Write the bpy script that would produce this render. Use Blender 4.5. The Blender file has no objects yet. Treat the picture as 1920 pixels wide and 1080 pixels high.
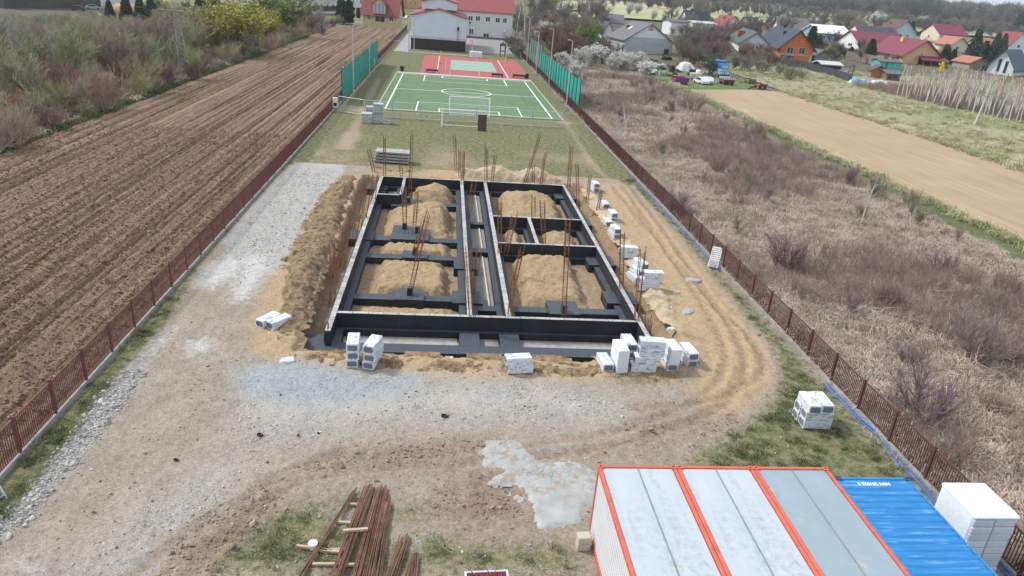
import bpy, math, random
import numpy as np
from mathutils import Vector, Matrix
random.seed(5)
rng = np.random.default_rng(5)
S = bpy.context.scene
COL = S.collection
# ---------------------------------------------------------------- camera
CAM_H, PITCH, ROLL, YAW, FPX = 15.765, 0.39995, 0.07931, 0.11134, 1330.0
_cy, _sy, _cp, _sp = math.cos(YAW), math.sin(YAW), math.cos(PITCH), math.sin(PITCH)
_r = np.array([_cy, -_sy, 0.0]); CF = np.array([_sy*_cp, _cy*_cp, -_sp]); _u = np.cross(_r, CF)
CR = math.cos(ROLL)*_r + math.sin(ROLL)*_u
CU = -math.sin(ROLL)*_r + math.cos(ROLL)*_u
cd = bpy.data.cameras.new('camera'); cam = bpy.data.objects.new('camera', cd); COL.objects.link(cam)
cam.matrix_world = Matrix(((CR[0], CU[0], -CF[0], 0), (CR[1], CU[1], -CF[1], 0), (CR[2], CU[2], -CF[2], CAM_H), (0, 0, 0, 1)))
cd.sensor_width = 36.0; cd.lens = FPX/1920*36; cd.clip_start = 0.5; cd.clip_end = 9000
S.camera = cam
# ---------------------------------------------------------------- sky, sun, exposure
SUN_EL, SUN_AZ = math.radians(47), math.radians(-68)      # azimuth measured from +Y towards +X
W = bpy.data.worlds.new('World'); S.world = W; W.use_nodes = True
wn = W.node_tree.nodes; wl = W.node_tree.links
sk = wn.new('ShaderNodeTexSky'); sk.sky_type = 'NISHITA'; sk.sun_disc = False
sk.sun_elevation = SUN_EL; sk.sun_rotation = SUN_AZ; sk.air_density = 1.0; sk.dust_density = 1.5; sk.ozone_density = 1.0; sk.altitude = 100
wn['Background'].inputs[1].default_value = 0.15
# thin bright overcast: broken white cloud over the clear sky
_tc = wn.new('ShaderNodeTexCoord'); _mp = wn.new('ShaderNodeMapping'); _mp.inputs['Scale'].default_value = (1.5, 1.5, 4.0); wl.new(_tc.outputs['Generated'], _mp.inputs['Vector'])
_cn = wn.new('ShaderNodeTexNoise'); _cn.inputs['Scale'].default_value = 2.2; _cn.inputs['Detail'].default_value = 6; wl.new(_mp.outputs[0], _cn.inputs['Vector'])
_cm = wn.new('ShaderNodeMapRange'); _cm.inputs[1].default_value = .35; _cm.inputs[2].default_value = .65; _cm.inputs[3].default_value = .55; _cm.inputs[4].default_value = .92; wl.new(_cn.outputs['Fac'], _cm.inputs[0])
_cx = wn.new('ShaderNodeMix'); _cx.data_type = 'RGBA'; wl.new(_cm.outputs[0], _cx.inputs[0]); wl.new(sk.outputs[0], _cx.inputs[6]); _cx.inputs[7].default_value = (5.3, 5.75, 6.3, 1)
wl.new(_cx.outputs[2], wn['Background'].inputs[0])
sl = bpy.data.lights.new('sun', 'SUN'); so = bpy.data.objects.new('sun', sl); COL.objects.link(so)
sl.energy = 2.7; sl.angle = math.radians(7); sl.color = (1.0, 0.965, 0.92)
_sd = Vector((math.sin(SUN_AZ)*math.cos(SUN_EL), math.cos(SUN_AZ)*math.cos(SUN_EL), math.sin(SUN_EL)))
so.rotation_euler = _sd.to_track_quat('Z', 'Y').to_euler(); so.location = (-60, 30, 80)
S.view_settings.view_transform = 'Standard'; S.view_settings.look = 'None'
S.view_settings.exposure = 0.42; S.view_settings.gamma = 1.0; S.view_settings.use_curve_mapping = False
# ---------------------------------------------------------------- numbers
def hsh(ix, iy, seed):
    h = (ix.astype(np.int64)*374761393 + iy.astype(np.int64)*668265263 + seed*974634777) & 0xffffffff
    h = ((h ^ (h >> 13))*1274126177) & 0xffffffff
    return ((h ^ (h >> 16)) & 0xffff)/65535.0
def vn(x, y, seed=0):
    x = np.asarray(x, float); y = np.asarray(y, float)
    ix = np.floor(x); iy = np.floor(y); fx = x-ix; fy = y-iy
    fx = fx*fx*(3-2*fx); fy = fy*fy*(3-2*fy)
    a = hsh(ix, iy, seed); b = hsh(ix+1, iy, seed); c = hsh(ix, iy+1, seed); d = hsh(ix+1, iy+1, seed)
    return (a*(1-fx)+b*fx)*(1-fy)+(c*(1-fx)+d*fx)*fy
def fbm(x, y, seed=0, oct=4, gain=.5):
    s = 0.0; a = 1.0; t = 0.0
    for i in range(oct):
        s = s+a*vn(np.asarray(x)*2**i+i*17.3, np.asarray(y)*2**i-i*9.1, seed+i); t += a; a *= gain
    return s/t*2-1
def sst(a, b, x):
    t = np.clip((x-a)/(b-a), 0, 1); return t*t*(3-2*t)
def TH(x, y):                                             # the valley rises very gently to the right, far behind
    x = np.asarray(x, float); y = np.asarray(y, float)
    d = np.maximum(0, y-150)
    return 0.0175*d*sst(15, 95, x)*1.0
def ray(u, v):
    d = (u-960)/FPX*CR-(v-540)/FPX*CU+CF
    return d/np.linalg.norm(d)
def gp(u, v, z=None):                                     # where a sight line meets the ground (or a level z)
    d = ray(u, v)
    if z is not None:
        t = (z-CAM_H)/d[2]; return Vector((t*d[0], t*d[1], z))
    t = 5.0; step = 4.0
    while t < 6000:
        p = d*(t+step); zz = CAM_H+p[2]
        if zz <= TH(p[0], p[1]):
            lo, hi = t, t+step
            for _ in range(30):
                m = (lo+hi)/2
                if CAM_H+d[2]*m <= TH(d[0]*m, d[1]*m): hi = m
                else: lo = m
            return Vector((d[0]*hi, d[1]*hi, CAM_H+d[2]*hi))
        t += step; step = min(step*1.02, 40)
    return Vector((d[0]*t, d[1]*t, float(TH(d[0]*t, d[1]*t))))
def pj(p):
    d = np.array([p[0], p[1], p[2]-CAM_H]); z = d@CF
    return 960+FPX*(d@CR)/z, 540-FPX*(d@CU)/z
def hz(b, v):                                             # height above b at which a vertical through b reaches row v
    lo, hi = 0.0, 40.0
    for _ in range(40):
        m = (lo+hi)/2
        if pj((b[0], b[1], b[2]+m))[1] > v: lo = m
        else: hi = m
    return lo
def ppm(p):                                               # pixels per metre at p
    d = np.array([p[0], p[1], p[2]-CAM_H]); return FPX/(d@CF)
def iny(u, v, y):                                         # sight line at a given y
    d = ray(u, v); t = y/d[1]; return Vector((t*d[0], y, CAM_H+t*d[2]))
# ---------------------------------------------------------------- objects
def put(o, parent=None):
    COL.objects.link(o)
    if parent: o.parent = parent
    return o
def tag(o, label=None, cat=None, group=None, kind=None):
    if label: o['label'] = label
    if cat: o['category'] = cat
    if group: o['group'] = group
    if kind: o['kind'] = kind
    return o
def thing(name, label, cat, loc=(0, 0, 0), rz=0.0, group=None):
    o = bpy.data.objects.new(name, None); put(o); o.location = loc; o.rotation_euler = (0, 0, rz)
    o.empty_display_size = .2
    return tag(o, label, cat, group)
KIDS = {}
def copy_tree(o, parent=None):
    c = o.copy(); put(c, parent)
    for ch in o.children: copy_tree(ch, c)
    return c
class MB:
    def __init__(s): s.v = []; s.f = []; s.m = []
    def add(s, vs, fs, mi=0):
        n = len(s.v); s.v += [tuple(v) for v in vs]; s.f += [tuple(i+n for i in f) for f in fs]
        s.m += (list(mi) if isinstance(mi, (list, tuple)) else [mi]*len(fs)); return s
    def box(s, x0, x1, y0, y1, z0, z1, mi=0):            # faces: bottom top front right back left
        return s.add([(x0,y0,z0),(x1,y0,z0),(x1,y1,z0),(x0,y1,z0),(x0,y0,z1),(x1,y0,z1),(x1,y1,z1),(x0,y1,z1)],
                     [(0,3,2,1),(4,5,6,7),(0,1,5,4),(1,2,6,5),(2,3,7,6),(3,0,4,7)], mi)
    def cbox(s, c, d, mi=0, rz=0.0, tilt=None):
        hx, hy, hz_ = d[0]/2, d[1]/2, d[2]/2
        M = Matrix.Rotation(rz, 3, 'Z')
        if tilt: M = M @ Matrix.Rotation(tilt[1], 3, tilt[0])
        vs = [Vector(c)+M @ Vector(p) for p in [(-hx,-hy,-hz_),(hx,-hy,-hz_),(hx,hy,-hz_),(-hx,hy,-hz_),(-hx,-hy,hz_),(hx,-hy,hz_),(hx,hy,hz_),(-hx,hy,hz_)]]
        return s.add(vs, [(0,3,2,1),(4,5,6,7),(0,1,5,4),(1,2,6,5),(2,3,7,6),(3,0,4,7)], mi)
    def bev(s, x0, x1, y0, y1, z0, z1, b, mi=0):         # box with chamfered edges
        vs = []; idx = {}
        for ix, X in ((0, (x0, x1)), ):
            pass
        for sx in (0, 1):
            for sy in (0, 1):
                for sz in (0, 1):
                    X = (x0, x1)[sx]; Y = (y0, y1)[sy]; Z = (z0, z1)[sz]
                    dx, dy, dz = (b, -b)[sx], (b, -b)[sy], (b, -b)[sz]
                    for k, p in enumerate([(X, Y+dy, Z+dz), (X+dx, Y, Z+dz), (X+dx, Y+dy, Z)]):
                        idx[(sx, sy, sz, k)] = len(vs); vs.append(p)
        I = lambda *a: idx[a]
        fs = []
        for q in (0, 1):
            f = [I(q,0,0,0), I(q,0,1,0), I(q,1,1,0), I(q,1,0,0)]; fs.append(f if q == 0 else f[::-1])
            f = [I(0,q,0,1), I(1,q,0,1), I(1,q,1,1), I(0,q,1,1)]; fs.append(f if q == 0 else f[::-1])
            f = [I(0,0,q,2), I(0,1,q,2), I(1,1,q,2), I(1,0,q,2)]; fs.append(f if q == 0 else f[::-1])
        for a in (0, 1):
            for c in (0, 1):
                fs.append([I(0,a,c,1), I(1,a,c,1), I(1,a,c,2), I(0,a,c,2)])
                fs.append([I(a,0,c,0), I(a,1,c,0), I(a,1,c,2), I(a,0,c,2)])
                fs.append([I(a,c,0,0), I(a,c,1,0), I(a,c,1,1), I(a,c,0,1)])
        for a in (0, 1):
            for c in (0, 1):
                for e in (0, 1): fs.append([I(a,c,e,0), I(a,c,e,1), I(a,c,e,2)])
        return s.add(vs, fs, mi)
    def tube(s, p0, p1, r0, r1=None, n=6, mi=0, caps=False):
        r1 = r0 if r1 is None else r1
        p0 = Vector(p0); p1 = Vector(p1); d = (p1-p0)
        if d.length < 1e-6: return s
        d.normalize(); a = d.orthogonal().normalized(); b = d.cross(a)
        vs = []
        for p, r in ((p0, r0), (p1, r1)):
            for k in range(n):
                t = 2*math.pi*k/n; vs.append(p+a*(r*math.cos(t))+b*(r*math.sin(t)))
        fs = [(k, (k+1) % n, n+(k+1) % n, n+k) for k in range(n)]
        if caps: fs += [tuple(range(n-1, -1, -1)), tuple(range(n, 2*n))]
        return s.add(vs, fs, mi)
    def path(s, pts, r, n=6, mi=0):
        for a, b in zip(pts[:-1], pts[1:]): s.tube(a, b, r, r, n, mi)
        return s
    def prism(s, poly, z0, z1, mi=0, mtop=None):
        n = len(poly); vs = [(x, y, z0) for x, y in poly]+[(x, y, z1) for x, y in poly]
        fs = [(k, (k+1) % n, n+(k+1) % n, n+k) for k in range(n)]
        mm = [mi]*n
        fs += [tuple(range(n-1, -1, -1)), tuple(range(n, 2*n))]; mm += [mi, mi if mtop is None else mtop]
        return s.add(vs, fs, mm)
    def quad(s, a, b, c, d, mi=0): return s.add([a, b, c, d], [(0, 1, 2, 3)], mi)
    def mesh(s, name, mats, smooth=False):
        me = bpy.data.meshes.new(name); me.from_pydata(s.v, [], s.f)
        for m in (mats if isinstance(mats, (list, tuple)) else [mats]): me.materials.append(m)
        if any(s.m): me.polygons.foreach_set('material_index', s.m)
        if smooth: me.polygons.foreach_set('use_smooth', [True]*len(s.f))
        me.update(); return me
    def part(s, name, mats, parent, label=None, smooth=False, kind=None, loc=None, rot=None):
        o = bpy.data.objects.new(name, s.mesh(name, mats, smooth)); put(o, parent)
        if label: o['label'] = label
        if kind: o['kind'] = kind
        if loc is not None: o.location = loc
        if rot is not None: o.rotation_euler = rot
        return o
    def solo(s, name, mats, label, cat, loc=(0, 0, 0), rz=0.0, group=None, kind=None, smooth=False):
        o = bpy.data.objects.new(name, s.mesh(name, mats, smooth)); put(o); o.location = loc; o.rotation_euler = (0, 0, rz)
        return tag(o, label, cat, group, kind)
def npmesh(name, V, F, mats, smooth=True):                # fast mesh: V (n,3), F (m,4) or (m,3)
    me = bpy.data.meshes.new(name); n, m, k = len(V), len(F), F.shape[1]
    me.vertices.add(n); me.vertices.foreach_set('co', np.asarray(V, np.float32).ravel())
    me.loops.add(m*k); me.loops.foreach_set('vertex_index', np.asarray(F, np.int32).ravel())
    me.polygons.add(m); me.polygons.foreach_set('loop_start', np.arange(0, m*k, k, dtype=np.int32))
    me.polygons.foreach_set('use_smooth', np.full(m, smooth))
    for mt in (mats if isinstance(mats, (list, tuple)) else [mats]): me.materials.append(mt)
    me.update(calc_edges=True); return me
def gridmesh(name, xs, ys, zf, mat, keep=None, attrs=None):
    X, Y = np.meshgrid(xs, ys); Z = zf(X, Y)
    nx, ny = len(xs), len(ys)
    i = np.arange((nx-1)*(ny-1)); r = i//(nx-1); c = i % (nx-1); a = r*nx+c
    F = np.stack([a, a+1, a+nx+1, a+nx], 1)
    if keep is not None:
        k = keep(X, Y, Z).ravel(); F = F[k[F].any(1)]
        used = np.zeros(nx*ny, bool); used[F.ravel()] = True; mp = np.cumsum(used)-1
        V = np.stack([X.ravel(), Y.ravel(), Z.ravel()], 1)[used]; F = mp[F]
    else:
        V = np.stack([X.ravel(), Y.ravel(), Z.ravel()], 1)
    me = npmesh(name, V, F, mat)
    if attrs:
        for an, arr in attrs(V[:, 0], V[:, 1], V[:, 2]).items():
            at = me.color_attributes.new(an, 'FLOAT_COLOR', 'POINT')
            at.data.foreach_set('color', np.asarray(arr, np.float32).ravel())
    return me
def struct(name, me, kind='structure', label=None):
    o = bpy.data.objects.new(name, me); put(o); o['kind'] = kind
    if label: o['label'] = label
    return o
# ---------------------------------------------------------------- materials
def nodes_of(name):
    m = bpy.data.materials.new(name); m.use_nodes = True
    t = m.node_tree; t.nodes.clear()
    out = t.nodes.new('ShaderNodeOutputMaterial'); b = t.nodes.new('ShaderNodeBsdfPrincipled')
    t.links.new(b.outputs[0], out.inputs[0]); b.inputs['Specular IOR Level'].default_value = .3
    return m, t, b
class NT:
    def __init__(s, t): s.t = t; s._p = None
    def n(s, ty, **kw):
        x = s.t.nodes.new(ty)
        for k, v in kw.items(): setattr(x, k, v)
        return x
    def L(s, a, b): s.t.links.new(a, b)
    def pos(s):
        if s._p is None: s._p = s.n('ShaderNodeNewGeometry').outputs['Position']
        return s._p
    def obj(s): return s.n('ShaderNodeTexCoord').outputs['Object']
    def noise(s, scale, detail=3, rough=.55, vec=None, dist=0.0):
        x = s.n('ShaderNodeTexNoise'); x.inputs['Scale'].default_value = scale; x.inputs['Detail'].default_value = detail
        x.inputs['Roughness'].default_value = rough; x.inputs['Distortion'].default_value = dist
        s.L(vec if vec is not None else s.pos(), x.inputs['Vector']); return x.outputs['Fac']
    def mapv(s, vec, sc=(1, 1, 1), rot=(0, 0, 0)):
        x = s.n('ShaderNodeMapping'); x.inputs['Scale'].default_value = sc; x.inputs['Rotation'].default_value = rot
        s.L(vec, x.inputs['Vector']); return x.outputs[0]
    def math(s, op, a, b=None, clamp=False):
        x = s.n('ShaderNodeMath', operation=op, use_clamp=clamp)
        for i, q in enumerate((a, b)):
            if q is None: continue
            if hasattr(q, 'links'): s.L(q, x.inputs[i])
            else: x.inputs[i].default_value = q
        return x.outputs[0]
    def mr(s, v, a, b, c=0.0, d=1.0):
        x = s.n('ShaderNodeMapRange'); s.L(v, x.inputs[0])
        for i, q in enumerate((a, b, c, d)): x.inputs[i+1].default_value = q
        return x.outputs[0]
    def mix(s, f, a, b, mode='MIX'):
        x = s.n('ShaderNodeMix', data_type='RGBA', blend_type=mode)
        for i, q in ((0, f), (6, a), (7, b)):
            if hasattr(q, 'links'): s.L(q, x.inputs[i])
            elif i == 0: x.inputs[0].default_value = q
            else: x.inputs[i].default_value = (*q[:3], 1)
        return x.outputs[2]
    def bump(s, h, strength=.4, dist=.05):
        x = s.n('ShaderNodeBump'); x.inputs['Strength'].default_value = strength; x.inputs['Distance'].default_value = dist
        s.L(h, x.inputs['Height']); return x.outputs[0]
def sc(c, k): return tuple(min(1, x*k) for x in c)
def mat(name, c, rough=.8, var=.18, scale=3.0, c2=None, c2t=(.5, .7), c2s=None, bump=0.0, bs=30.0, bd=.02, metal=0.0, spec=.3, use='pos', rnd=0.0, stretch=None):
    m, t, b = nodes_of(name); N = NT(t)
    vec = N.pos() if use == 'pos' else N.obj()
    if stretch: vec = N.mapv(vec, stretch)
    f = N.noise(scale, 4, .6, vec)
    col = N.mix(N.mr(f, .25, .75), sc(c, 1-var), sc(c, 1+var))
    if c2 is not None:
        g = N.noise(c2s or scale*.6, 5, .65, vec)
        col = N.mix(N.mr(g, c2t[0], c2t[1]), col, c2)
    if rnd:
        oi = N.n('ShaderNodeObjectInfo')
        col = N.mix(1.0, col, N.mix(oi.outputs['Random'], (1-rnd,)*3, (1+rnd,)*3), 'MULTIPLY')
    N.L(col, b.inputs['Base Color'])
    b.inputs['Roughness'].default_value = rough; b.inputs['Metallic'].default_value = metal; b.inputs['Specular IOR Level'].default_value = spec
    if bump: N.L(N.bump(N.noise(bs, 4, .6, vec), bump, bd), b.inputs['Normal'])
    return m
def objcol(name, var=.25, scale=4.0, rough=.9):           # takes its colour from the object (kinds of shrub share one mesh)
    m, t, b = nodes_of(name); N = NT(t)
    oi = N.n('ShaderNodeObjectInfo'); f = N.noise(scale, 3, .6, N.obj())
    k = N.mix(N.mr(f, .3, .7), (1-var,)*3, (1+var,)*3)
    N.L(N.mix(1.0, oi.outputs['Color'], k, 'MULTIPLY'), b.inputs['Base Color']); b.inputs['Roughness'].default_value = rough
    return m
def poly_sd(px, py, poly):                                # signed distance to a polygon, positive inside
    P = np.asarray(poly, float); d = np.full(px.shape, 1e9); ins = np.zeros(px.shape, bool)
    for i in range(len(P)):
        a = P[i]; b = P[(i+1) % len(P)]; e = b-a
        t = np.clip(((px-a[0])*e[0]+(py-a[1])*e[1])/max(e@e, 1e-9), 0, 1)
        d = np.minimum(d, np.hypot(px-a[0]-t*e[0], py-a[1]-t*e[1]))
        c = ((a[1] > py) != (b[1] > py)) & (px < (b[0]-a[0])*(py-a[1])/((b[1]-a[1]) if abs(b[1]-a[1]) > 1e-9 else 1e-9)+a[0])
        ins ^= c
    return np.where(ins, d, -d)
def line_d(px, py, pts):                                  # distance to and arc length along a polyline
    d = np.full(px.shape, 1e9); s = np.zeros(px.shape); acc = 0.0
    for a, b in zip(pts[:-1], pts[1:]):
        a = np.asarray(a, float); b = np.asarray(b, float); e = b-a; L = np.hypot(*e)
        t = np.clip(((px-a[0])*e[0]+(py-a[1])*e[1])/(L*L), 0, 1)
        q = np.hypot(px-a[0]-t*e[0], py-a[1]-t*e[1]); k = q < d
        d = np.where(k, q, d); s = np.where(k, acc+t*L, s); acc += L
    return d, s
def pxpoly(pts, z=0.0): return [tuple(gp(u, v, z)[:2]) for u, v in pts]
def smooth_line(pts, n=6):
    P = [np.array(p, float) for p in pts]; o = []
    for i in range(len(P)-1):
        p0 = P[max(i-1, 0)]; p1 = P[i]; p2 = P[i+1]; p3 = P[min(i+2, len(P)-1)]
        for k in range(n):
            t = k/n; o.append(.5*((2*p1)+(-p0+p2)*t+(2*p0-5*p1+4*p2-p3)*t*t+(-p0+3*p1-3*p2+p3)*t**3))
    o.append(P[-1]); return o
# instances of small prototypes for what nobody could count (grass, gravel)
def scatter(name, pts, rots, scl, protos, label=None):
    me = bpy.data.meshes.new(name); n = len(pts)
    me.vertices.add(n); me.vertices.foreach_set('co', np.asarray(pts, np.float32).ravel())
    a = me.attributes.new('rot', 'FLOAT_VECTOR', 'POINT'); a.data.foreach_set('vector', np.asarray(rots, np.float32).ravel())
    a = me.attributes.new('scl', 'FLOAT_VECTOR', 'POINT'); a.data.foreach_set('vector', np.asarray(scl, np.float32).ravel())
    o = bpy.data.objects.new(name, me); put(o); o['kind'] = 'stuff'
    if label: o['label'] = label
    ng = bpy.data.node_groups.new(name, 'GeometryNodeTree')
    ng.interface.new_socket('Geometry', in_out='INPUT', socket_type='NodeSocketGeometry')
    ng.interface.new_socket('Geometry', in_out='OUTPUT', socket_type='NodeSocketGeometry')
    N = ng.nodes; gi = N.new('NodeGroupInput'); go = N.new('NodeGroupOutput')
    ip = N.new('GeometryNodeInstanceOnPoints'); jn = N.new('GeometryNodeJoinGeometry')
    for p in protos[::-1]:
        oi = N.new('GeometryNodeObjectInfo'); oi.inputs['Object'].default_value = p; oi.inputs['As Instance'].default_value = True
        ng.links.new(oi.outputs['Geometry'], jn.inputs[0])
    ng.links.new(gi.outputs[0], ip.inputs['Points']); ng.links.new(jn.outputs[0], ip.inputs['Instance'])
    ip.inputs['Pick Instance'].default_value = True
    ri = N.new('FunctionNodeRandomValue'); ri.data_type = 'INT'; ri.inputs[4].default_value = 0; ri.inputs[5].default_value = len(protos)-1
    ng.links.new(ri.outputs[2], ip.inputs['Instance Index'])
    for nm, sock in (('rot', 'Rotation'), ('scl', 'Scale')):
        na = N.new('GeometryNodeInputNamedAttribute'); na.data_type = 'FLOAT_VECTOR'; na.inputs[0].default_value = nm
        ng.links.new(na.outputs[0], ip.inputs[sock])
    ng.links.new(ip.outputs[0], go.inputs[0])
    md = o.modifiers.new('scatter', 'NODES'); md.node_group = ng
    return o
def proto(name, me):
    return bpy.data.objects.new(name, me)                 # never linked: only instanced
# ================================================================ GROUND
def earth_mat(name, dirt1, dirt2, attrs=True, bump=.85):
    m, t, b = nodes_of(name); N = NT(t)
    n1 = N.noise(.55, 6, .62); n2 = N.noise(7, 5, .65); n3 = N.noise(38, 3, .6); nf = N.noise(2.4, 6, .68)
    col = N.mix(N.mr(n1, .3, .7), dirt1, dirt2)
    col = N.mix(N.mr(n2, .3, .72), N.mix(.45, col, (.12, .088, .062)), col); mic = N.noise(21, 4, .75); mac = N.noise(3.2, 6, .72)
    col = N.mix(N.mr(mac, .52, .70), col, N.mix(.5, col, (.16, .118, .085)))
    # little pale stones in the dirt
    vo = N.n('ShaderNodeTexVoronoi'); vo.inputs['Scale'].default_value = 9.0; N.L(N.pos(), vo.inputs['Vector'])
    st = N.math('MULTIPLY', N.mr(vo.outputs['Distance'], .20, .12), N.mr(N.noise(1.3, 4, .6), .5, .62), clamp=True)
    col = N.mix(N.math('MULTIPLY', st, .8), col, (.5, .48, .44))
    if attrs:
        A = N.n('ShaderNodeVertexColor', layer_name='mask_a'); B = N.n('ShaderNodeVertexColor', layer_name='mask_b')
        sa = N.n('ShaderNodeSeparateColor'); N.L(A.outputs[0], sa.inputs[0]); sb = N.n('ShaderNodeSeparateColor'); N.L(B.outputs[0], sb.inputs[0])
        def edge(sock, noise, amt=.9, sharp=3.0):
            q = N.math('ADD', sock, N.math('MULTIPLY', N.math('SUBTRACT', noise, .5), amt))
            return N.math('ADD', N.math('MULTIPLY', N.math('SUBTRACT', q, .5), sharp), .5, clamp=True)
        nA = N.noise(1.7, 7, .7); nB = N.noise(4.2, 6, .7); nC = N.noise(3.1, 6, .7, N.mapv(N.pos(), (1, 1, 1), (0, 0, 1)))
        sand = N.mix(N.mr(nf, .3, .7), (.355, .25, .145), (.45, .335, .21))
        sand = N.mix(N.mr(n2, .55, .8), sand, (.26, .165, .085))
        col = N.mix(edge(sa.outputs[2], nA, 1.0, 2.2), col, sand)
        grav = N.mix(N.mr(N.noise(13, 5, .8), .36, .64), (.21, .205, .195), (.52, .505, .48))
        grav = N.mix(N.mr(n1, .4, .7), grav, (.42, .385, .34))
        col = N.mix(edge(sa.outputs[1], nB, 1.0, 1.8), col, grav)
        blue = N.mix(N.mr(n2, .3, .7), (.23, .252, .26), (.39, .41, .412))
        col = N.mix(edge(sb.outputs[2], nA, .9, 1.6), col, blue)
        lime = N.mix(N.mr(n2, .3, .7), (.42, .415, .40), (.58, .575, .555))
        col = N.mix(edge(sb.outputs[0], nC, 1.1, 2.4), col, lime)
        mud = N.mix(N.mr(n2, .3, .7), (.185, .125, .083), (.295, .215, .152))
        col = N.mix(edge(sb.outputs[1], nC, 1.2, 1.8), col, mud)
        gr = N.mix(N.mr(N.noise(14, 4, .7), .3, .7), (.060, .078, .030), (.15, .165, .072))
        gr = N.mix(N.mr(nf, .42, .66), gr, (.26, .23, .135))
        col = N.mix(edge(sa.outputs[0], nB, 1.15, 3.2), col, gr)
    col = N.mix(1.0, col, N.mix(N.mr(mic, .3, .7), (.60, .60, .60), (1.32, 1.32, 1.32)), 'MULTIPLY')
    N.L(col, b.inputs['Base Color']); b.inputs['Roughness'].default_value = .95; b.inputs['Specular IOR Level'].default_value = .12
    h = N.math('ADD', N.math('ADD', N.math('MULTIPLY', n2, .7), N.math('MULTIPLY', mac, .9)), N.math('ADD', N.math('MULTIPLY', n3, .22), N.math('MULTIPLY', st, .5)))
    N.L(N.bump(h, bump, .07), b.inputs['Normal'])
    return m
M_site = earth_mat('site_earth', (.325, .270, .212), (.42, .368, .305))
G = lambda pts: pxpoly(pts)
P_grassL = G([(-60,990),(0,905),(60,838),(213,668),(330,540),(470,385),(600,240),(640,205),(760,215),(1080,226),(1110,236),(1105,255),(1040,262),(900,268),(760,262),(650,272),(575,280),(520,330),(470,385),(420,445),(362,512),(345,545),(318,600),(262,655),(228,695),(180,765),(130,825),(75,900),(35,950),(-40,1030)])
P_lawn2 = G([(590,285),(660,262),(780,262),(900,268),(1070,250),(1140,300),(1110,340),(1060,330),(1040,300),(900,306),(780,330),(690,325),(655,300)])
P_grassR = G([(1090,215),(1400,558),(1552,720),(1740,915),(1800,1010),(1780,1079),(1300,940),(1270,870),(1300,835),(1400,785),(1452,720),(1440,650),(1395,595),(1345,535),(1300,480),(1262,432),(1215,385),(1165,345),(1120,315),(1075,255)])
P_grassB = [G([(455,975),(520,950),(600,925),(640,960),(700,1000),(760,1010),(800,985),(870,1005),(960,1010),(1080,1010),(1120,1090),(400,1090),(380,1060)]), G([(700,950),(820,930),(850,960),(740,990)]), G([(1150,690),(1200,705),(1290,690),(1290,715),(1200,725),(1130,715)]), G([(590,985),(600,930),(700,905),(720,950)]), G([(1100,350),(1125,350),(1140,395),(1115,400)])]
P_gravU = G([(575,283),(655,284),(642,325),(618,365),(570,425),(552,462),(530,500),(470,500),(430,470),(412,455),(470,385)])
P_gravF = G([(455,735),(640,690),(800,700),(1000,705),(1150,735),(1190,760),(1160,795),(980,800),(760,800),(560,830),(420,850),(330,900),(240,960),(160,1040),(60,1079),(200,1090),(340,1060),(480,880),(420,800)])
P_gravL = G([(40,945),(80,895),(140,820),(230,700),(262,690),(250,730),(190,810),(140,865),(90,925),(20,1000),(-40,1050),(-60,1020)])
P_blue = G([(432,690),(560,672),(700,700),(800,700),(780,735),(640,760),(520,758),(440,742)])
P_sandR = G([(1115,345),(1165,345),(1262,432),(1345,535),(1440,655),(1452,720),(1400,770),(1330,780),(1290,730),(1300,690),(1230,590),(1150,420)])
P_sandL = G([(640,325),(690,330),(560,660),(1200,672),(1310,680),(1280,720),(1130,712),(900,712),(700,705),(560,690),(470,655),(470,600),(530,480),(560,400)])
P_rear = G([(690,310),(860,308),(1045,318),(1075,345),(700,330)])
P_lime = [G([(350,540),(372,500),(430,470),(475,488),(455,520),(400,545)]), G([(225,700),(262,655),(318,605),(345,615),(310,650),(262,690)]), G([(478,505),(520,498),(528,515),(485,522)]), G([(440,480),(500,470),(520,500),(470,570),(420,570)]), G([(330,640),(400,620),(420,650),(350,680)]), G([(1050,755),(1090,750),(1095,768),(1060,772)]), G([(1010,832),(1070,828),(1070,836),(1010,840)]), G([(0,1060),(60,1030),(90,1060),(40,1090)])]
P_mud = [G([(850,880),(960,870),(1010,960),(960,1000),(880,1020),(800,960)]), G([(560,880),(700,830),(900,830),(900,860),(700,890)]), G([(860,990),(900,985),(905,1060),(870,1060)]), G([(690,1000),(560,1000),(540,1079),(700,1079)]), G([(1180,800),(1300,760),(1380,790),(1200,850)]), G([(300,1010),(520,900),(560,960),(400,1079),(300,1079)])]
TRACKS = [smooth_line(G(p)) for p in (
    [(1168,350),(1230,440),(1300,545),(1352,640),(1352,700),(1290,760),(1180,800),(1040,830),(860,850),(640,850)],
    [(1182,350),(1250,440),(1322,545),(1385,640),(1392,705),(1340,770),(1230,815),(1080,848),(900,868),(700,880),(560,900)],
    [(1150,350),(1225,440),(1315,545),(1410,640),(1425,700),(1330,750),(1190,765)],
    [(640,850),(520,900),(420,960),(330,1020),(240,1090)], [(560,905),(480,960),(410,1020),(350,1090)])]
PIT = [(-6.45,29.15),(-3,28.95),(3,28.85),(11.6,28.9),(11.95,34),(12.3,45),(12.0,52),(12.2,61.0),(4,60.9),(-6.7,60.7),(-6.75,55),(-6.5,46),(-6.45,38)]
CONT = [(4.9,10.9),(15.0,10.9),(15.0,17.6),(4.9,17.6)]
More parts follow.
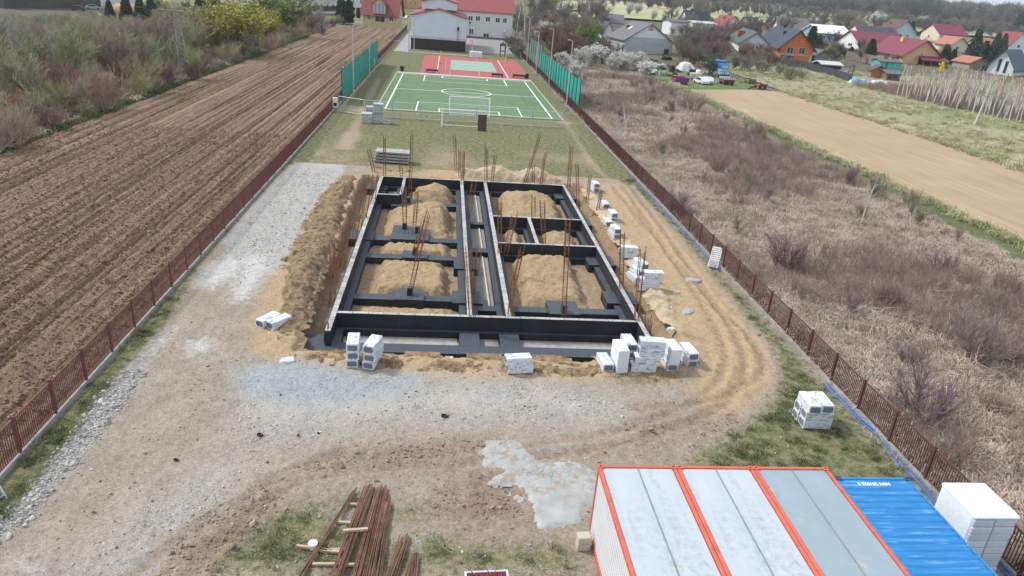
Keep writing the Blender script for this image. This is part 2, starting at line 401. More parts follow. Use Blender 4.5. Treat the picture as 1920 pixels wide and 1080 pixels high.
def site_z(X, Y):
    z = .06*fbm(X*.45, Y*.45, 3, 4)+.05*fbm(X*2.2, Y*2.2, 9, 3)+.035*fbm(X*6, Y*6, 12, 2)
    for k, ln in enumerate(TRACKS):
        d, s = line_d(X, Y, ln)
        d = np.abs(d+.26*fbm(X*.8, Y*.8, 30+k, 4)); w_ = .7+.9*vn(X*.35, Y*.35, 90+k)
        tread = .026*np.sin(s*2*np.pi/.40)
        z = z-w_*np.exp(-(d/.22)**2)*(.055+tread)+.028*w_*np.exp(-((d-.42)/.16)**2)
    mud = sum(np.clip(poly_sd(X, Y, p)/.8+.3, 0, 1) for p in P_mud[:3])
    z = z+np.clip(mud, 0, 1)*.10*fbm(X*3.2, Y*3.2, 77, 3)
    gl = np.clip(poly_sd(X, Y, P_gravL)/.25+.5, 0, 1); z = z+gl*.05
    sdp = poly_sd(X, Y, PIT)+.30*fbm(X*.9, Y*.9, 21, 4)+.10*fbm(X*4, Y*4, 23, 2)
    right = sst(10.5, 11.6, X)
    t = sst(-.22-.5*right, .14, sdp)
    zp = -.93+.05*fbm(X*1.3, Y*1.3, 41, 3)+.03*fbm(X*5, Y*5, 43, 2)
    z = z*(1-t)+zp*t
    rim = np.exp(-((sdp+.75)/.45)**2)*sst(33, 29.2, Y)*.10; z = z+rim*(.6+.7*fbm(X*2, Y*2, 51, 3))
    z = z+.10*right*np.exp(-((sdp+.9)/.6)**2)*(.5+fbm(X*1.2, Y*1.2, 53, 3))
    c = sst(-1.2, .2, poly_sd(X, Y, CONT)); z = z*(1-c)+.0*c
    e = np.minimum(np.minimum(X+13.8, 18.1-X), 64-Y); z = z*np.clip(e/.5, 0, 1)
    return z
def site_attr(X, Y, Z):
    n = X.shape[0]; one = np.ones(n)
    so = lambda p, w: np.clip(.5+poly_sd(X, Y, p)/w*.5, 0, 1)
    lawn = sst(63.5, 76, Y)
    grass = np.maximum(so(P_grassL, .5), so(P_grassR, .9)*.74)
    grass = np.maximum(grass, np.maximum.reduce([so(p, 1.2)*.76 for p in P_grassB]))
    grass = np.maximum(grass, so(P_lawn2, 1.5)*.55)
    pit = poly_sd(X, Y, PIT)
    grass = np.where(pit > -.3, 0, grass)
    for ln in TRACKS[:4]:
        d, s = line_d(X, Y, ln); grass = grass*(1-.75*np.exp(-(d/.5)**2))
    gravel = np.maximum.reduce([so(P_gravU, .5), so(P_gravF, 2.0)*.74, so(P_gravL, .35)*1.0])
    sand = np.maximum.reduce([so(P_sandR, 1.2), so(P_sandL, 1.0), so(P_rear, 1.0)*.8, np.where(pit > -.6, .85, 0)])
    lime = np.maximum.reduce([so(p, .9)*.64 for p in P_lime]); lime = np.where(pit > -.2, 0, lime)
    mud = np.maximum.reduce([so(p, 1.8)*.78 for p in P_mud])
    mud = np.maximum(mud, np.where((pit > -.4) & (Z < -.25), .5, 0))
    for ln in TRACKS:
        d, s = line_d(X, Y, ln); mud = np.maximum(mud, .52*np.exp(-(d/.30)**2))
    blue = so(P_blue, .8)*.88
    return dict(mask_a=np.stack([grass, gravel, sand, one], 1), mask_b=np.stack([lime, mud, blue, one], 1))
_ys = np.concatenate([np.arange(2, 13.2, .4), np.arange(13.2, 40, .12), np.arange(40, 64.01, .16)]); _ys[-1] = 64.0
struct('site_ground', gridmesh('site_ground', np.linspace(-13.8, 18.1, 270), _ys, site_z, M_site, attrs=site_attr))
# ---- lawn and school yard behind
def lawn_attr(X, Y, Z):
    one = np.ones(X.shape[0])
    g = .92-.5*np.exp(-((X+10.6+.03*(Y-100))/.9)**2)*(Y > 70)*sst(135, 120, Y)-.42*np.exp(-((X-15.6)/.8)**2)*sst(140, 100, Y)
    g = g-.55*sst(86, 70, Y)*(.55+.6*fbm(X*.22, Y*.22, 61, 3))-.35*np.exp(-((Y-93)/1.2)**2)
    g = np.maximum(g, .9*sst(-11.3, -12.6, X)); g = np.maximum(g, .85*sst(14.5, 16, X)*sst(95, 80, Y))
    return dict(mask_a=np.stack([g, 0*one, .35*sst(75, 66, Y), one], 1), mask_b=np.stack([0*one, 0*one, 0*one, one], 1))
def lawn_z(X, Y): return (.04*fbm(X*.3, Y*.3, 8, 3)+.02*fbm(X*2, Y*2, 5, 2))*np.clip((Y-64)/1.0, 0, 1)*sst(91, 88, Y)
M_lawn = earth_mat('lawn_earth', (.36, .285, .20), (.42, .335, .235))
struct('lawn', gridmesh('lawn', np.linspace(-13.8, 20.3, 110), np.concatenate([np.arange(64, 100, .35), np.arange(100, 262.1, 1.5)]), lawn_z, M_lawn, attrs=lawn_attr))
# ---- ploughed field
FUR = [-14.9, -16.6, -18.1, -20.2, -21.3, -23.1, -23.9, -25.6, -27.5, -30.2, -31.4, -33.1]
def plough_z(X, Y):
    xw = X+.06*fbm(Y*.08, X*.2, 4, 2)+.02*fbm(Y*1.5, X*2, 6, 2)
    amp = .055*(.5+1.0*vn(X*.9, Y*.03, 15))
    z = 1.25*amp*np.sin(xw*2*np.pi/.58)+.045*np.sin(xw*2*np.pi/2.3+1)*vn(X*.3, Y*.05, 3)
    for i, f in enumerate(FUR): z = z-.26*np.exp(-((xw-f)/.18)**2)+.11*np.exp(-((xw-f-.38)/.2)**2)
    z = z+.10*fbm(X*3.0, Y*2.2, 17, 3)+.10*np.abs(fbm(X*5, Y*4, 19, 2))+.05*fbm(X*9, Y*8, 23, 1)+.10*sst(-14.6, -15.4, X)
    e = np.clip(np.minimum(-13.86-X, X+36.4)/.5, 0, 1)
    return .02+z*e
m, t, b = nodes_of('ploughed_earth'); N = NT(t)
_f = N.noise(1.1, 5, .65); _g = N.noise(9, 5, .65); _st = N.noise(.8, 3, .6, N.mapv(N.pos(), (1.6, .03, 1)))
c = N.mix(N.mr(_f, .3, .7), (.215, .136, .084), (.29, .195, .126)); c = N.mix(N.mr(_st, .42, .62), c, (.365, .255, .17)); _fu = N.noise(1.0, 2, .5, N.mapv(N.pos(), (4.2, .025, 1))); c = N.mix(N.mr(_fu, .54, .64), c, (.12, .076, .049)); c = N.mix(N.mr(_fu, .42, .34), c, (.33, .235, .16)); c = N.mix(N.mr(_g, .5, .75), c, (.29, .215, .16)); c = N.mix(N.mr(_g, .46, .32), c, (.075, .046, .030)); _h = N.noise(24, 4, .75); c = N.mix(1.0, c, N.mix(N.mr(_h, .3, .7), (.62, .62, .62), (1.3, 1.3, 1.3)), 'MULTIPLY')
N.L(c, b.inputs['Base Color']); b.inputs['Roughness'].default_value = .95; b.inputs['Specular IOR Level'].default_value = .1; N.L(N.bump(N.math('ADD', N.math('ADD', _g, N.math('MULTIPLY', _fu, -1.5)), N.math('MULTIPLY', _h, .5)), 1.0, .12), b.inputs['Normal'])
M_plough = m
struct('ploughed_field', gridmesh('ploughed_field', np.arange(-36.4, -13.84, .12), np.concatenate([np.arange(2, 13, .6), np.arange(13, 62, .20), np.arange(62, 120, .42), np.arange(120, 255, 1.2)]), plough_z, M_plough))
# ---- ground under the thicket on the left
def veg_mat(name, cols, s1=.5, s2=3.0, bump=.6):
    m, t, b = nodes_of(name); N = NT(t)
    f = N.noise(s1, 5, .65); g = N.noise(s2, 5, .7); h = N.noise(s2*6, 3, .7)
    c = N.mix(N.mr(f, .35, .65), cols[0], cols[1]); c = N.mix(N.mr(g, .42, .68), c, cols[2])
    if len(cols) > 3: c = N.mix(N.mr(N.noise(s1*.35, 4, .6), .5, .62), c, cols[3])
    c = N.mix(N.mr(h, .2, .6), sc(cols[0], .35), c)
    N.L(c, b.inputs['Base Color']); b.inputs['Roughness'].default_value = .95; b.inputs['Specular IOR Level'].default_value = .1
    N.L(N.bump(N.math('ADD', g, h), bump, .12), b.inputs['Normal']); return m
M_thick = veg_mat('thicket_floor', [(.15, .12, .085), (.21, .175, .12), (.09, .105, .045), (.20, .17, .13)])
struct('thicket_ground', gridmesh('thicket_ground', np.concatenate([np.arange(-150, -60, 4.), np.arange(-60, -36.3, .8), [-36.3]]), np.arange(30, 300, 1.5), lambda X, Y: .25*fbm(X*.15, Y*.15, 2, 3)*np.clip((-36.3-X)/3, 0, 1), M_thick))
# green verge between field and thicket
M_verge = veg_mat('verge_grass', [(.055, .085, .026), (.085, .115, .04), (.17, .155, .08)], .6, 4)
struct('field_verge', gridmesh('field_verge', np.linspace(-38.6, -35.9, 14), np.arange(36, 250, .6), lambda X, Y: .06+.08*fbm(X*.9, Y*.5, 5, 3)*sst(-38.6, -37.8, X)-.12*sst(-36.6, -35.9, X)+.02, M_verge))
# ---- waste land, verge strip and the tan field on the right
M_waste = veg_mat('waste_grass', [(.34, .275, .22), (.41, .34, .275), (.25, .19, .17), (.29, .22, .20)], .35, 2.2)
struct('waste_ground', gridmesh('waste_ground', np.linspace(18.1, 42.2, 60), np.arange(2, 166, .5), lambda X, Y: (.16*fbm(X*.5, Y*.5, 7, 4)+.05)*np.clip((X-18.1)/.8, 0, 1)*np.clip((166-Y)/3, 0, 1), M_waste))
M_strip = veg_mat('strip_grass', [(.10, .13, .05), (.145, .17, .075), (.22, .205, .12)], .5, 3)
struct('grass_strip', gridmesh('grass_strip', np.linspace(41.9, 45.9, 16), np.arange(26, 162, .8), lambda X, Y: .03+.10*fbm(X*1.2, Y*.3, 5, 3)-.08*np.exp(-((X-44.6)/.2)**2), M_strip))
m, t, b = nodes_of('tilled_tan_earth'); N = NT(t)
_f = N.noise(.12, 5, .6); _l = N.noise(1.6, 3, .6, N.mapv(N.pos(), (2.4, .04, 1))); _g = N.noise(5, 5, .7)
c = N.mix(N.mr(_f, .3, .7), (.345, .262, .165), (.41, .318, .21)); c = N.mix(N.mr(_l, .45, .65), c, (.30, .225, .14)); c = N.mix(N.mr(_g, .6, .8), c, (.31, .225, .14))
N.L(c, b.inputs['Base Color']); b.inputs['Roughness'].default_value = .95; b.inputs['Specular IOR Level'].default_value = .1; N.L(N.bump(N.math('ADD', _g, _l), .35, .05), b.inputs['Normal'])
struct('tan_field', gridmesh('tan_field', np.linspace(45.6, 69.8, 70), np.arange(30, 146, .8), lambda X, Y: .05+.03*fbm(X*2, Y*.6, 3, 3), m))
M_rough = veg_mat('rough_grass', [(.35, .315, .20), (.27, .285, .135), (.42, .37, .26), (.22, .26, .11)], .10, 1.2)
struct('rough_meadow', gridmesh('rough_meadow', np.arange(69.6, 182, 1.6), np.arange(24, 200, 1.6), lambda X, Y: TH(X, Y)+.06+.06*(1+fbm(X*.4, Y*.4, 3, 3))*np.clip((X-69.6)/3, 0, 1), M_rough))
M_yard = veg_mat('yard_ground', [(.15, .13, .10), (.115, .115, .065), (.24, .205, .155), (.10, .125, .05)], .16, 1.0)
struct('village_ground', gridmesh('village_ground', np.arange(20.3, 420, 4.), np.arange(144, 440, 4.), lambda X, Y: TH(X, Y)-.10, M_yard))
M_green = mat('orchard_grass', (.095, .15, .04), .95, .3, .4, (.19, .18, .09), (.55, .7), bump=.4, bs=6, bd=.1)
gpoly = pxpoly([(1185,140),(1225,128),(1270,135),(1330,145),(1400,150),(1420,160),(1400,168),(1280,168),(1240,165)])
struct('orchard_grass', MB().prism(gpoly, -.2, .14).mesh('orchard_grass', M_green))
# ---- the wide country behind
M_far = veg_mat('far_country', [(.20, .19, .11), (.15, .165, .075), (.28, .25, .15), (.12, .14, .06)], .012, .05, .1)
_ax = np.concatenate([-np.geomspace(5200, 40, 34), np.linspace(-36, 60, 49), np.geomspace(64, 5200, 44)])
_ay = np.concatenate([np.linspace(-60, 80, 36), np.geomspace(84, 5600, 60)])
def far_z(X, Y):
    hole = sst(-150, -140, X)*sst(185, 175, X)*sst(425, 410, Y)*sst(-20, -5, Y)
    return TH(X, Y)-.35-1.6*hole*sst(310, 290, Y)-.8*hole
struct('ground', gridmesh('ground', _ax, _ay, far_z, M_far))
def far_patch(name, px, c1, c2, lift):
    P = [gp(u, v) for u, v in px]
    bm_ = MB(); pts = [(p.x, p.y) for p in P]
    # a strip lying on the slope: fine quads between its near and far edge
    n = 24; A, B = P[0], P[1]; C_, D = P[2], P[3]; vs = []
    for i in range(n+1):
        a = A.lerp(B, i/n); d = D.lerp(C_, i/n)
        for j in range(9):
            q = a.lerp(d, j/8); vs.append((q.x, q.y, float(TH(q.x, q.y))+lift))
    fs = [(i*9+j, (i+1)*9+j, (i+1)*9+j+1, i*9+j+1) for i in range(n) for j in range(8)]
    bm_.add(vs, fs); m = mat(name, c1, .95, .2, .02, c2, (.5, .62), .01)
    struct(name, bm_.mesh(name, m))
far_patch('pale_field', [(1010,24),(1420,34),(1500,8),(1060,2)], (.42, .36, .25), (.33, .35, .17), .5)  # patchy sunlight on the yellowish far fields is painted into their colours
far_patch('meadow', [(1080,36),(1380,50),(1400,26),(1100,14)], (.36, .36, .19), (.27, .30, .12), .9)
far_patch('green_field', [(1400,44),(1900,74),(1920,50),(1460,22)], (.16, .21, .10), (.32, .31, .21), 1.2)
far_patch('sun_tinted_field', [(1450,28),(1640,38),(1640,33),(1455,23)], (.30, .36, .12), (.36, .36, .2), 1.6)  # bright base colour stands in for sun falling on this field
# ================================================================ FOUNDATION
def bitumen():
    m, t, b = nodes_of('bitumen'); N = NT(t)
    f = N.noise(1.2, 5, .65); g = N.noise(.5, 4, .6, N.mapv(N.pos(), (1, 1, .15))); d = N.noise(6, 5, .7)
    c = N.mix(N.mr(f, .3, .7), (.012, .014, .018), (.026, .030, .037)); c = N.mix(N.mr(g, .55, .75), c, (.040, .046, .056))
    geo = N.n('ShaderNodeNewGeometry'); sx = N.n('ShaderNodeSeparateXYZ'); N.L(geo.outputs['Normal'], sx.inputs[0])
    up = N.mr(sx.outputs[2], .5, .9)                      # dust settles on the level tops
    c = N.mix(N.math('MULTIPLY', up, N.mr(d, .25, .8, .45, 1.0)), c, (.074, .088, .108))
    c = N.mix(N.math('MULTIPLY', up, N.mr(N.noise(2.2, 5, .7), .62, .72)), c, (.16, .15, .13))
    N.L(c, b.inputs['Base Color']); b.inputs['Roughness'].default_value = .62; b.inputs['Specular IOR Level'].default_value = .35
    N.L(N.bump(d, .25, .02), b.inputs['Normal']); return m
M_bit = bitumen()
M_conc = mat('concrete', (.34, .335, .32), .9, .16, 3, (.22, .21, .20), (.5, .75), 2.2, .4, 40, .01)
M_block = mat('block_top', (.40, .39, .37), .92, .2, 8, (.24, .23, .22), (.52, .7), 5, .5, 60, .01, rnd=.14)
M_lean = mat('lean_concrete', (.25, .24, .22), .95, .25, 4, (.36, .28, .19), (.5, .7), 1.2, .6, 30, .02)
M_sand = mat('sand', (.42, .31, .185), .98, .3, 2.6, (.265, .18, .10), (.52, .66), 2.6, 1.0, 11, .12, spec=.1)
M_spoil = mat('spoil', (.37, .265, .16), .98, .35, 3.0, (.19, .13, .08), (.50, .60), 2.2, 1.0, 12, .22, spec=.1)
M_pale = mat('pale_sand', (.46, .37, .25), .98, .18, 1.6, (.33, .25, .16), (.5, .7), 2.5, .8, 8, .1, spec=.1)
M_rust = mat('rusty_steel', (.20, .082, .042), .75, .35, 5, (.30, .14, .07), (.45, .65), 3, metal=.2, spec=.3)
M_bare = mat('bare_steel', (.30, .27, .24), .6, .3, 5, (.20, .12, .08), (.5, .7), 3, metal=.5)
Z0, ZF, ZW = -.90, -.50, .30
fnd = thing('foundation', 'black bitumen coated strip foundation with pale block wall tops and rusty starter bars', 'foundation', (0, 0, 0))
def F(name, *boxes, mats=M_bit):
    q = MB()
    for bx in boxes: q.box(*bx)
    return q.part(name, mats, fnd)
# footings (each strip its own part, butted end to end)
for bx in [(-5.60,-4.65,31.56,59.0),(9.95,10.90,32.91,58.98),(-6.2,11.0,59.0,60.05),(1.12,2.12,32.91,58.98),(3.15,4.13,32.91,58.98),
           (-4.648,11.0,32.25,32.9),(-4.6,10.6,29.96,30.84),
           (-4.648,1.118,36.0,36.72),(-4.648,1.118,42.35,43.1),(-4.648,1.118,45.7,46.5),(-4.648,1.118,54.2,55.0),
           (4.132,9.948,34.95,35.67),(4.132,9.948,43.55,44.35),(4.132,9.948,49.35,50.15),
           (2.122,3.148,34.94,35.6),(2.122,3.148,44.1,44.9),(2.122,3.148,50.0,50.6),(6.0,6.75,44.352,49.348),(-3.75,-2.9,55.002,58.998)]:
    F('footing', (bx[0], bx[1], bx[2], bx[3], Z0, ZF))
F('footing', (1.10,2.10,30.842,32.248,Z0,ZF+.003)); F('footing', (3.12,4.12,30.842,32.248,Z0,ZF+.003))
F('column_pad', (-6.35,-4.602,29.95,31.55,Z0,ZF+.02))
for bx, zt in [((-2.40,-.82,35.75,37.2),-.36),((-2.38,-.82,42.2,43.5),-.36),((-3.35,-.82,45.6,48.6),-.36),((.75,2.45,35.62,37.32),-.40),((.87,2.38,40.75,42.35),-.40),
               ((9.58,11.42,36.25,38.0),-.38),((9.60,11.40,42.25,44.0),-.38),((9.58,11.42,57.7,59.6),-.38),((10.2,11.4,50.6,52.4),-.40),((6.04,7.76,34.62,36.4),-.40),((6.03,7.78,43.3,44.72),-.41),
               ((-3.9,-1.6,53.4,55.4),-.40),((6.2,7.9,58.3,60.2),-.41),((-6.3,-4.55,57.9,59.9),-.42),((-6.2,-4.5,45.4,47.2),-.42)]:
    F('column_pad', (*bx, Z0-.02, zt))
for bx in [(-4.4,1.0,30.86,32.23),(2.13,3.1,30.86,32.23),(4.16,10.4,30.86,32.23),(2.14,3.13,32.95,34.92),(2.14,3.13,35.62,44.08),(2.14,3.13,44.92,49.98),(2.14,3.13,50.62,58.96),(-4.6,-3.8,55.05,58.95)]:
    F('blinding', (*bx, -.99, -.845), mats=M_lean)
pl = MB(); pl.box(-4.55, 1.05, 31.25, 31.62, -.845, -.76); pl.part('kerb_plank', M_conc, fnd)
pl = MB(); pl.box(4.16, 10.2, 31.25, 31.62, -.845, -.76); pl.part('kerb_plank', M_conc, fnd)
for y0, y1 in ((35.7, 44.0), (45.0, 49.9), (50.7, 58.8)):
    pp = MB(); pp.tube((2.86, y0, -.80), (2.80, y1, -.80), .06, .06, 8); pp.part('drain_pipe', mat('pale_pipe', (.5, .48, .44), .7, .2), fnd)
# walls
WALLS = [(-5.27,-5.0,30.40,59.38),(10.30,10.56,30.40,59.38),(-5.27,10.56,59.381,59.65),(-4.998,10.298,32.42,32.66),(1.47,1.73,32.662,59.378),(3.46,3.73,32.662,59.378),
         (3.732,10.298,43.80,44.05),(3.732,10.298,49.62,49.86),(6.25,6.50,44.052,49.618),(-4.998,-3.32,53.95,54.20),(-3.33,-3.09,54.202,59.378)]
blk = {}
for x0, x1, y0, y1 in WALLS:
    F('wall', (x0, x1, y0, y1, ZF-.01, ZW-.06))
    alongx = (x1-x0) > (y1-y0); L = (x1-x0) if alongx else (y1-y0); n = max(1, round(L/.75)); st = L/n
    w = (y1-y0) if alongx else (x1-x0)
    key = (round(st, 3), round(w, 3), alongx)
    if key not in blk:
        q = MB(); lx, ly = (st-.014, w) if alongx else (w, st-.014)
        q.bev(-lx/2, lx/2, -ly/2, ly/2, 0, .06, .006); q.m = [1]*len(q.f); q.m[5] = 0
        blk[key] = q.mesh('block', [M_block, M_bit])
    for k in range(n):
        o = bpy.data.objects.new('block', blk[key]); put(o, fnd)
        c = (x0+(k+.5)*st, (y0+y1)/2) if alongx else ((x0+x1)/2, y0+(k+.5)*st)
        o.location = (c[0], c[1], ZW-.06+random.uniform(0, .006))
# column stubs on pads
for x, y, zt in [(-1.6,36.45,-.36),(-2.55,47.8,-.36),(-1.62,47.1,-.36),(-1.6,42.85,-.36),(-2.62,54.4,-.40),(6.85,34.9,-.40)]:
    F('column_stub', (x-.15, x+.15, y-.15, y+.15, zt, zt+.45))
# starter-bar cages
def cage(base, top, w=.13, rb=.021, st=.22, mt=None, parent=fnd, name='rebar_cage', nb=4):
    base = Vector(base); top = Vector(top); mt = mt or M_rust
    L = (top-base).length; d = (top-base).normalized(); a = Vector((1, 0, 0)); a = (a-d*a.dot(d)).normalized(); b = d.cross(a)
    q = MB(); n = max(2, int(L/st))
    for k in range(n):
        c = base+d*(.1+k*st); ww = w+rb
        P = [c+a*sx*ww+b*sy*ww for sx, sy in ((-1,-1),(1,-1),(1,1),(-1,1))]
        for i in range(4): q.tube(P[i], P[(i+1) % 4], .011, .011, 3)
    cg = q.part(name, mt, parent, kind='stuff')
    for sx, sy in ((-1,-1),(1,-1),(1,1),(-1,1))[:nb]:
        bb = MB(); e = random.uniform(-.25, .25); j = Vector((random.uniform(-.08, .08), random.uniform(-.06, .06), 0))
        p0 = base+a*sx*w+b*sy*w; p2 = top+a*sx*w+b*sy*w+d*e+j; p1 = p0.lerp(p2, .55)+Vector((random.uniform(-.03, .03), random.uniform(-.03, .03), 0))
        bb.path([p0, p1, p2], rb, 5); bb.part('bar', mt, cg)
    return cg
CAGES = [((769,549),-.36,(800,402)),((759,424),-.36,(757,347)),((776,436),-.36,(783,357)),((775,478),-.36,(792,420)),((769,365),-.40,(772,249)),
 ((882,560),-.5,(899,468)),((884,592),.30,(876,468)),((867,345),.3,(870,284)),((855,322),.25,(853,256)),((877,408),-.5,(889,345)),((862,330),.25,(862,282)),
 ((984,341),.3,(1014,250)),((911,343),.3,(911,274)),((922,343),.3,(928,290)),((1014,345),.3,(1024,283)),((1000,342),.3,(1001,310)),
 ((937,474),.30,(938,374)),((947,480),-.5,(965,404)),((966,526),-.4,(980,464)),((956,590),.3,(962,520)),((1020,457),.3,(1017,374)),((1000,424),-.5,(1000,366)),
 ((1057,592),-.40,(1065,412)),((1165,540),.3,(1166,436)),((1193,600),.3,(1206,468)),((1066,351),.2,(1071,273)),((1084,392),-.4,(1082,305)),((1101,380),-.3,(1106,331)),((1119,400),-.3,(1128,360)),
 ((1250,585),-.3,(1250,500)),((721,332),.2,(721,258)),((753,332),.25,(752,300)),((703,330),-.4,(690,278)),((699,395),-.5,(703,330)),((680,430),-.6,(696,330)),((640,505),-.6,(655,420)),((622,575),-.6,(633,455)),((647,470),-.6,(660,390)),((628,520),-.6,(622,460)),((613,643),-.46,(613,606)),((1215,630),-.4,(1217,596)),((676,400),-.6,(684,340)),((661,465),-.6,(672,400))]
for (bu, bv), z, (tu, tv) in CAGES:
    if (bu, bv) == (1250, 585): continue
    B = gp(bu, bv, z); T = iny(tu, tv, B.y)
    cage(B, T, w=.10 if z > -.45 else .12, mt=M_rust)
# ================================================================ SAND HEAPS
def heap(name, label, cat, poly, hfun, m, base=-.9, res=.11, seed=1, rough=1.0, ew=.9, shr=.0):
    P = np.array(poly); x0, y0 = P.min(0)-.4; x1, y1 = P.max(0)+.4
    def zf(X, Y):
        sd = poly_sd(X, Y, poly)-shr+.32*fbm(X*1.1, Y*1.1, seed, 4)+.14*fbm(X*4, Y*4, seed+5, 2)
        e = np.clip(sd/ew, -.3, 1.0); e = np.where(e > 0, np.sin(np.clip(e, 0, 1)*np.pi/2)**.85, e*.6)
        h = hfun(X, Y)*(1+.16*fbm(X*.8, Y*.8, seed+2, 3))
        return base+np.maximum(e, -.15)*h+rough*np.clip(e*1.5, 0, 1)*(.09*fbm(X*1.9, Y*1.9, seed+9, 4)+.085*fbm(X*5, Y*5, seed+11, 3)+.03*fbm(X*13, Y*13, seed+12, 1))
    me = gridmesh(name, np.arange(x0, x1, res), np.arange(y0, y1, res), zf, m, keep=lambda X, Y, Z: Z > base-.02)
    o = bpy.data.objects.new(name, me); put(o); return tag(o, label, cat)
R_ = lambda a, b, c, d: [(a, c), (b, c), (b, d), (a, d)]
cone = lambda cx, cy, rx, ry, h, lo: (lambda X, Y: lo+(h-lo)*np.clip(1-np.hypot((X-cx)/rx, (Y-cy)/ry), 0, 1)**.9)
heap('sand_heap', 'low strip of tan sand along the near left beam behind the front wall', 'sand heap', R_(-4.4, .9, 32.95, 35.8), cone(-1, 34, 6, 5, .35, .15), M_sand, seed=3)
heap('sand_heap', 'wide flat topped sand block in the front left compartment', 'sand heap', R_(-3.95, .75, 37.0, 42.2), cone(-1.3, 40, 5, 4, .72, .48), M_sand, seed=13, ew=.55, shr=.3)
heap('sand_heap', 'narrow ridge of sand between the two middle left beams', 'sand heap', R_(-3.9, .8, 43.15, 45.6), cone(-1.3, 44.3, 6, 3, .55, .35), M_sand, seed=23, ew=.5, shr=.15)
heap('sand_heap', 'tall tan sand cone behind the double column pad on the left', 'sand heap', R_(-4.3, .9, 46.6, 54.0), cone(-.8, 51.2, 3.6, 3.8, 1.45, .35), M_sand, seed=33, shr=.25)
heap('sand_heap', 'pointed sand cone at the rear wall of the left half', 'sand heap', R_(-2.7, 1.0, 55.1, 58.8), cone(-.6, 57.2, 2.6, 2.2, 1.55, .35), M_sand, seed=43)
heap('sand_heap', 'largest sand heap filling the front right compartment', 'sand heap', R_(4.3, 9.0, 35.8, 43.4), cone(6.2, 41.2, 5.2, 5.5, 1.12, .40), M_sand, seed=53, shr=.45, ew=.7)
heap('sand_heap', 'small rounded sand heap left of the short partition wall', 'sand heap', R_(4.3, 6.0, 44.4, 49.3), cone(5.0, 46.8, 2.2, 3, .95, .4), M_sand, seed=63, shr=.2)
heap('sand_heap', 'round sand heap right of the short partition wall', 'sand heap', R_(6.9, 9.8, 44.5, 49.3), cone(8.2, 46.8, 2.6, 3, 1.0, .4), M_sand, seed=73, shr=.2)
heap('sand_heap', 'broad sand mound in the rear right compartment', 'sand heap', R_(4.3, 9.7, 50.3, 58.8), cone(6.3, 55.5, 4.6, 4.6, 1.5, .5), M_sand, seed=83, shr=.3)
SP = [(-6.45,30.4),(-6.5,36),(-6.6,41),(-6.8,47),(-7.1,54),(-7.2,59.6),(-7.6,60.2),(-9.0,59.2),(-9.4,54),(-9.5,46),(-9.2,40),(-7.95,34),(-7.6,29.9),(-7.0,29.5)]
heap('spoil_bank', 'long ochre bank of dug earth between the left trench and the gravel track', 'earth bank', SP,
     lambda X, Y: (.16+.40*sst(-9.0, -7.4, X+.5*fbm(X*.3, Y*.4, 66, 3)))*(.55+.2*np.sin(Y*.6)*np.sin(Y*.23+1)+.25*sst(33, 37, Y)+.5*fbm(X*.5, Y*.5, 67, 3)), M_spoil, base=-.06, seed=93, rough=1.5, ew=.75)
heap('spoil_bank', 'pale sand ridge heaped behind the rear wall', 'earth bank', [(1.2,61.4),(5,61.1),(10,61.2),(10.9,62),(9,63.6),(5,63.8),(2.0,63.7),(1.0,62.6)],
     lambda X, Y: .75+.2*np.sin(X*1.7), M_pale, base=-.05, seed=103, rough=1.5, ew=.9)
heap('spoil_bank', 'low ochre sand berm along the front edge of the foundation pit', 'earth bank', [(-6.6,29.0),(-6.8,27.9),(-3,27.4),(2,27.1),(7,27.2),(11.4,27.6),(11.3,28.6),(6,28.65),(0,28.7)],
     lambda X, Y: .13+.06*np.sin(X*2.1), M_spoil, base=-.07, seed=113, rough=1.6, ew=.7)
heap('spoil_bank', 'crumbling sandy bank with grass along the right trench', 'earth bank', [(11.9,34),(12.5,33),(13.1,36),(13.5,44),(13.4,52),(13.2,58),(12.3,60),(12.2,52),(12.3,44)],
     lambda X, Y: .22+.08*np.sin(Y*.9), M_pale, base=-.05, seed=123, rough=1.2, ew=.6)
# ================================================================ INSULATION PACKS
def film_mat():
    m, t, b = nodes_of('printed_film'); N = NT(t); o = N.obj()
    oi = N.n('ShaderNodeObjectInfo'); ad = N.n('ShaderNodeVectorMath', operation='ADD'); N.L(o, ad.inputs[0])
    cm = N.n('ShaderNodeCombineXYZ'); N.L(N.math('MULTIPLY', oi.outputs['Random'], 13.0), cm.inputs[0]); N.L(cm.outputs[0], ad.inputs[1]); v = ad.outputs[0]
    wr = N.noise(7, 4, .7, v); c = N.mix(N.mr(wr, .3, .7), (.55, .60, .66), (.72, .75, .77))
    p1 = N.noise(9, 6, .75, N.mapv(v, (1, .30, 1.6))); ar = N.noise(2.6, 2, .5, v)
    pr = N.math('MULTIPLY', N.mr(p1, .52, .57), N.mr(ar, .42, .50), clamp=True)
    c = N.mix(N.math('MULTIPLY', pr, .8), c, (.17, .20, .27))
    p2 = N.noise(7, 4, .7, N.mapv(v, (1, .5, 1), (0, 0, .4))); c = N.mix(N.math('MULTIPLY', N.mr(p2, .60, .64), N.mr(ar, .50, .44), clamp=True), c, (.50, .20, .19))
    N.L(c, b.inputs['Base Color']); b.inputs['Roughness'].default_value = .38; b.inputs['Specular IOR Level'].default_value = .45
    N.L(N.bump(N.noise(16, 5, .7, v), .35, .02), b.inputs['Normal']); return m
M_film = film_mat()
M_filmp = mat('plain_film', (.68, .72, .77), .4, .06, 9, bump=.4, bs=14, bd=.02, spec=.45, use='obj')
M_eps = mat('graphite_foam', (.17, .19, .22), .9, .14, 12, bump=.3, bs=70, use='obj')
PW, PL_, PH = .52, 1.12, .385
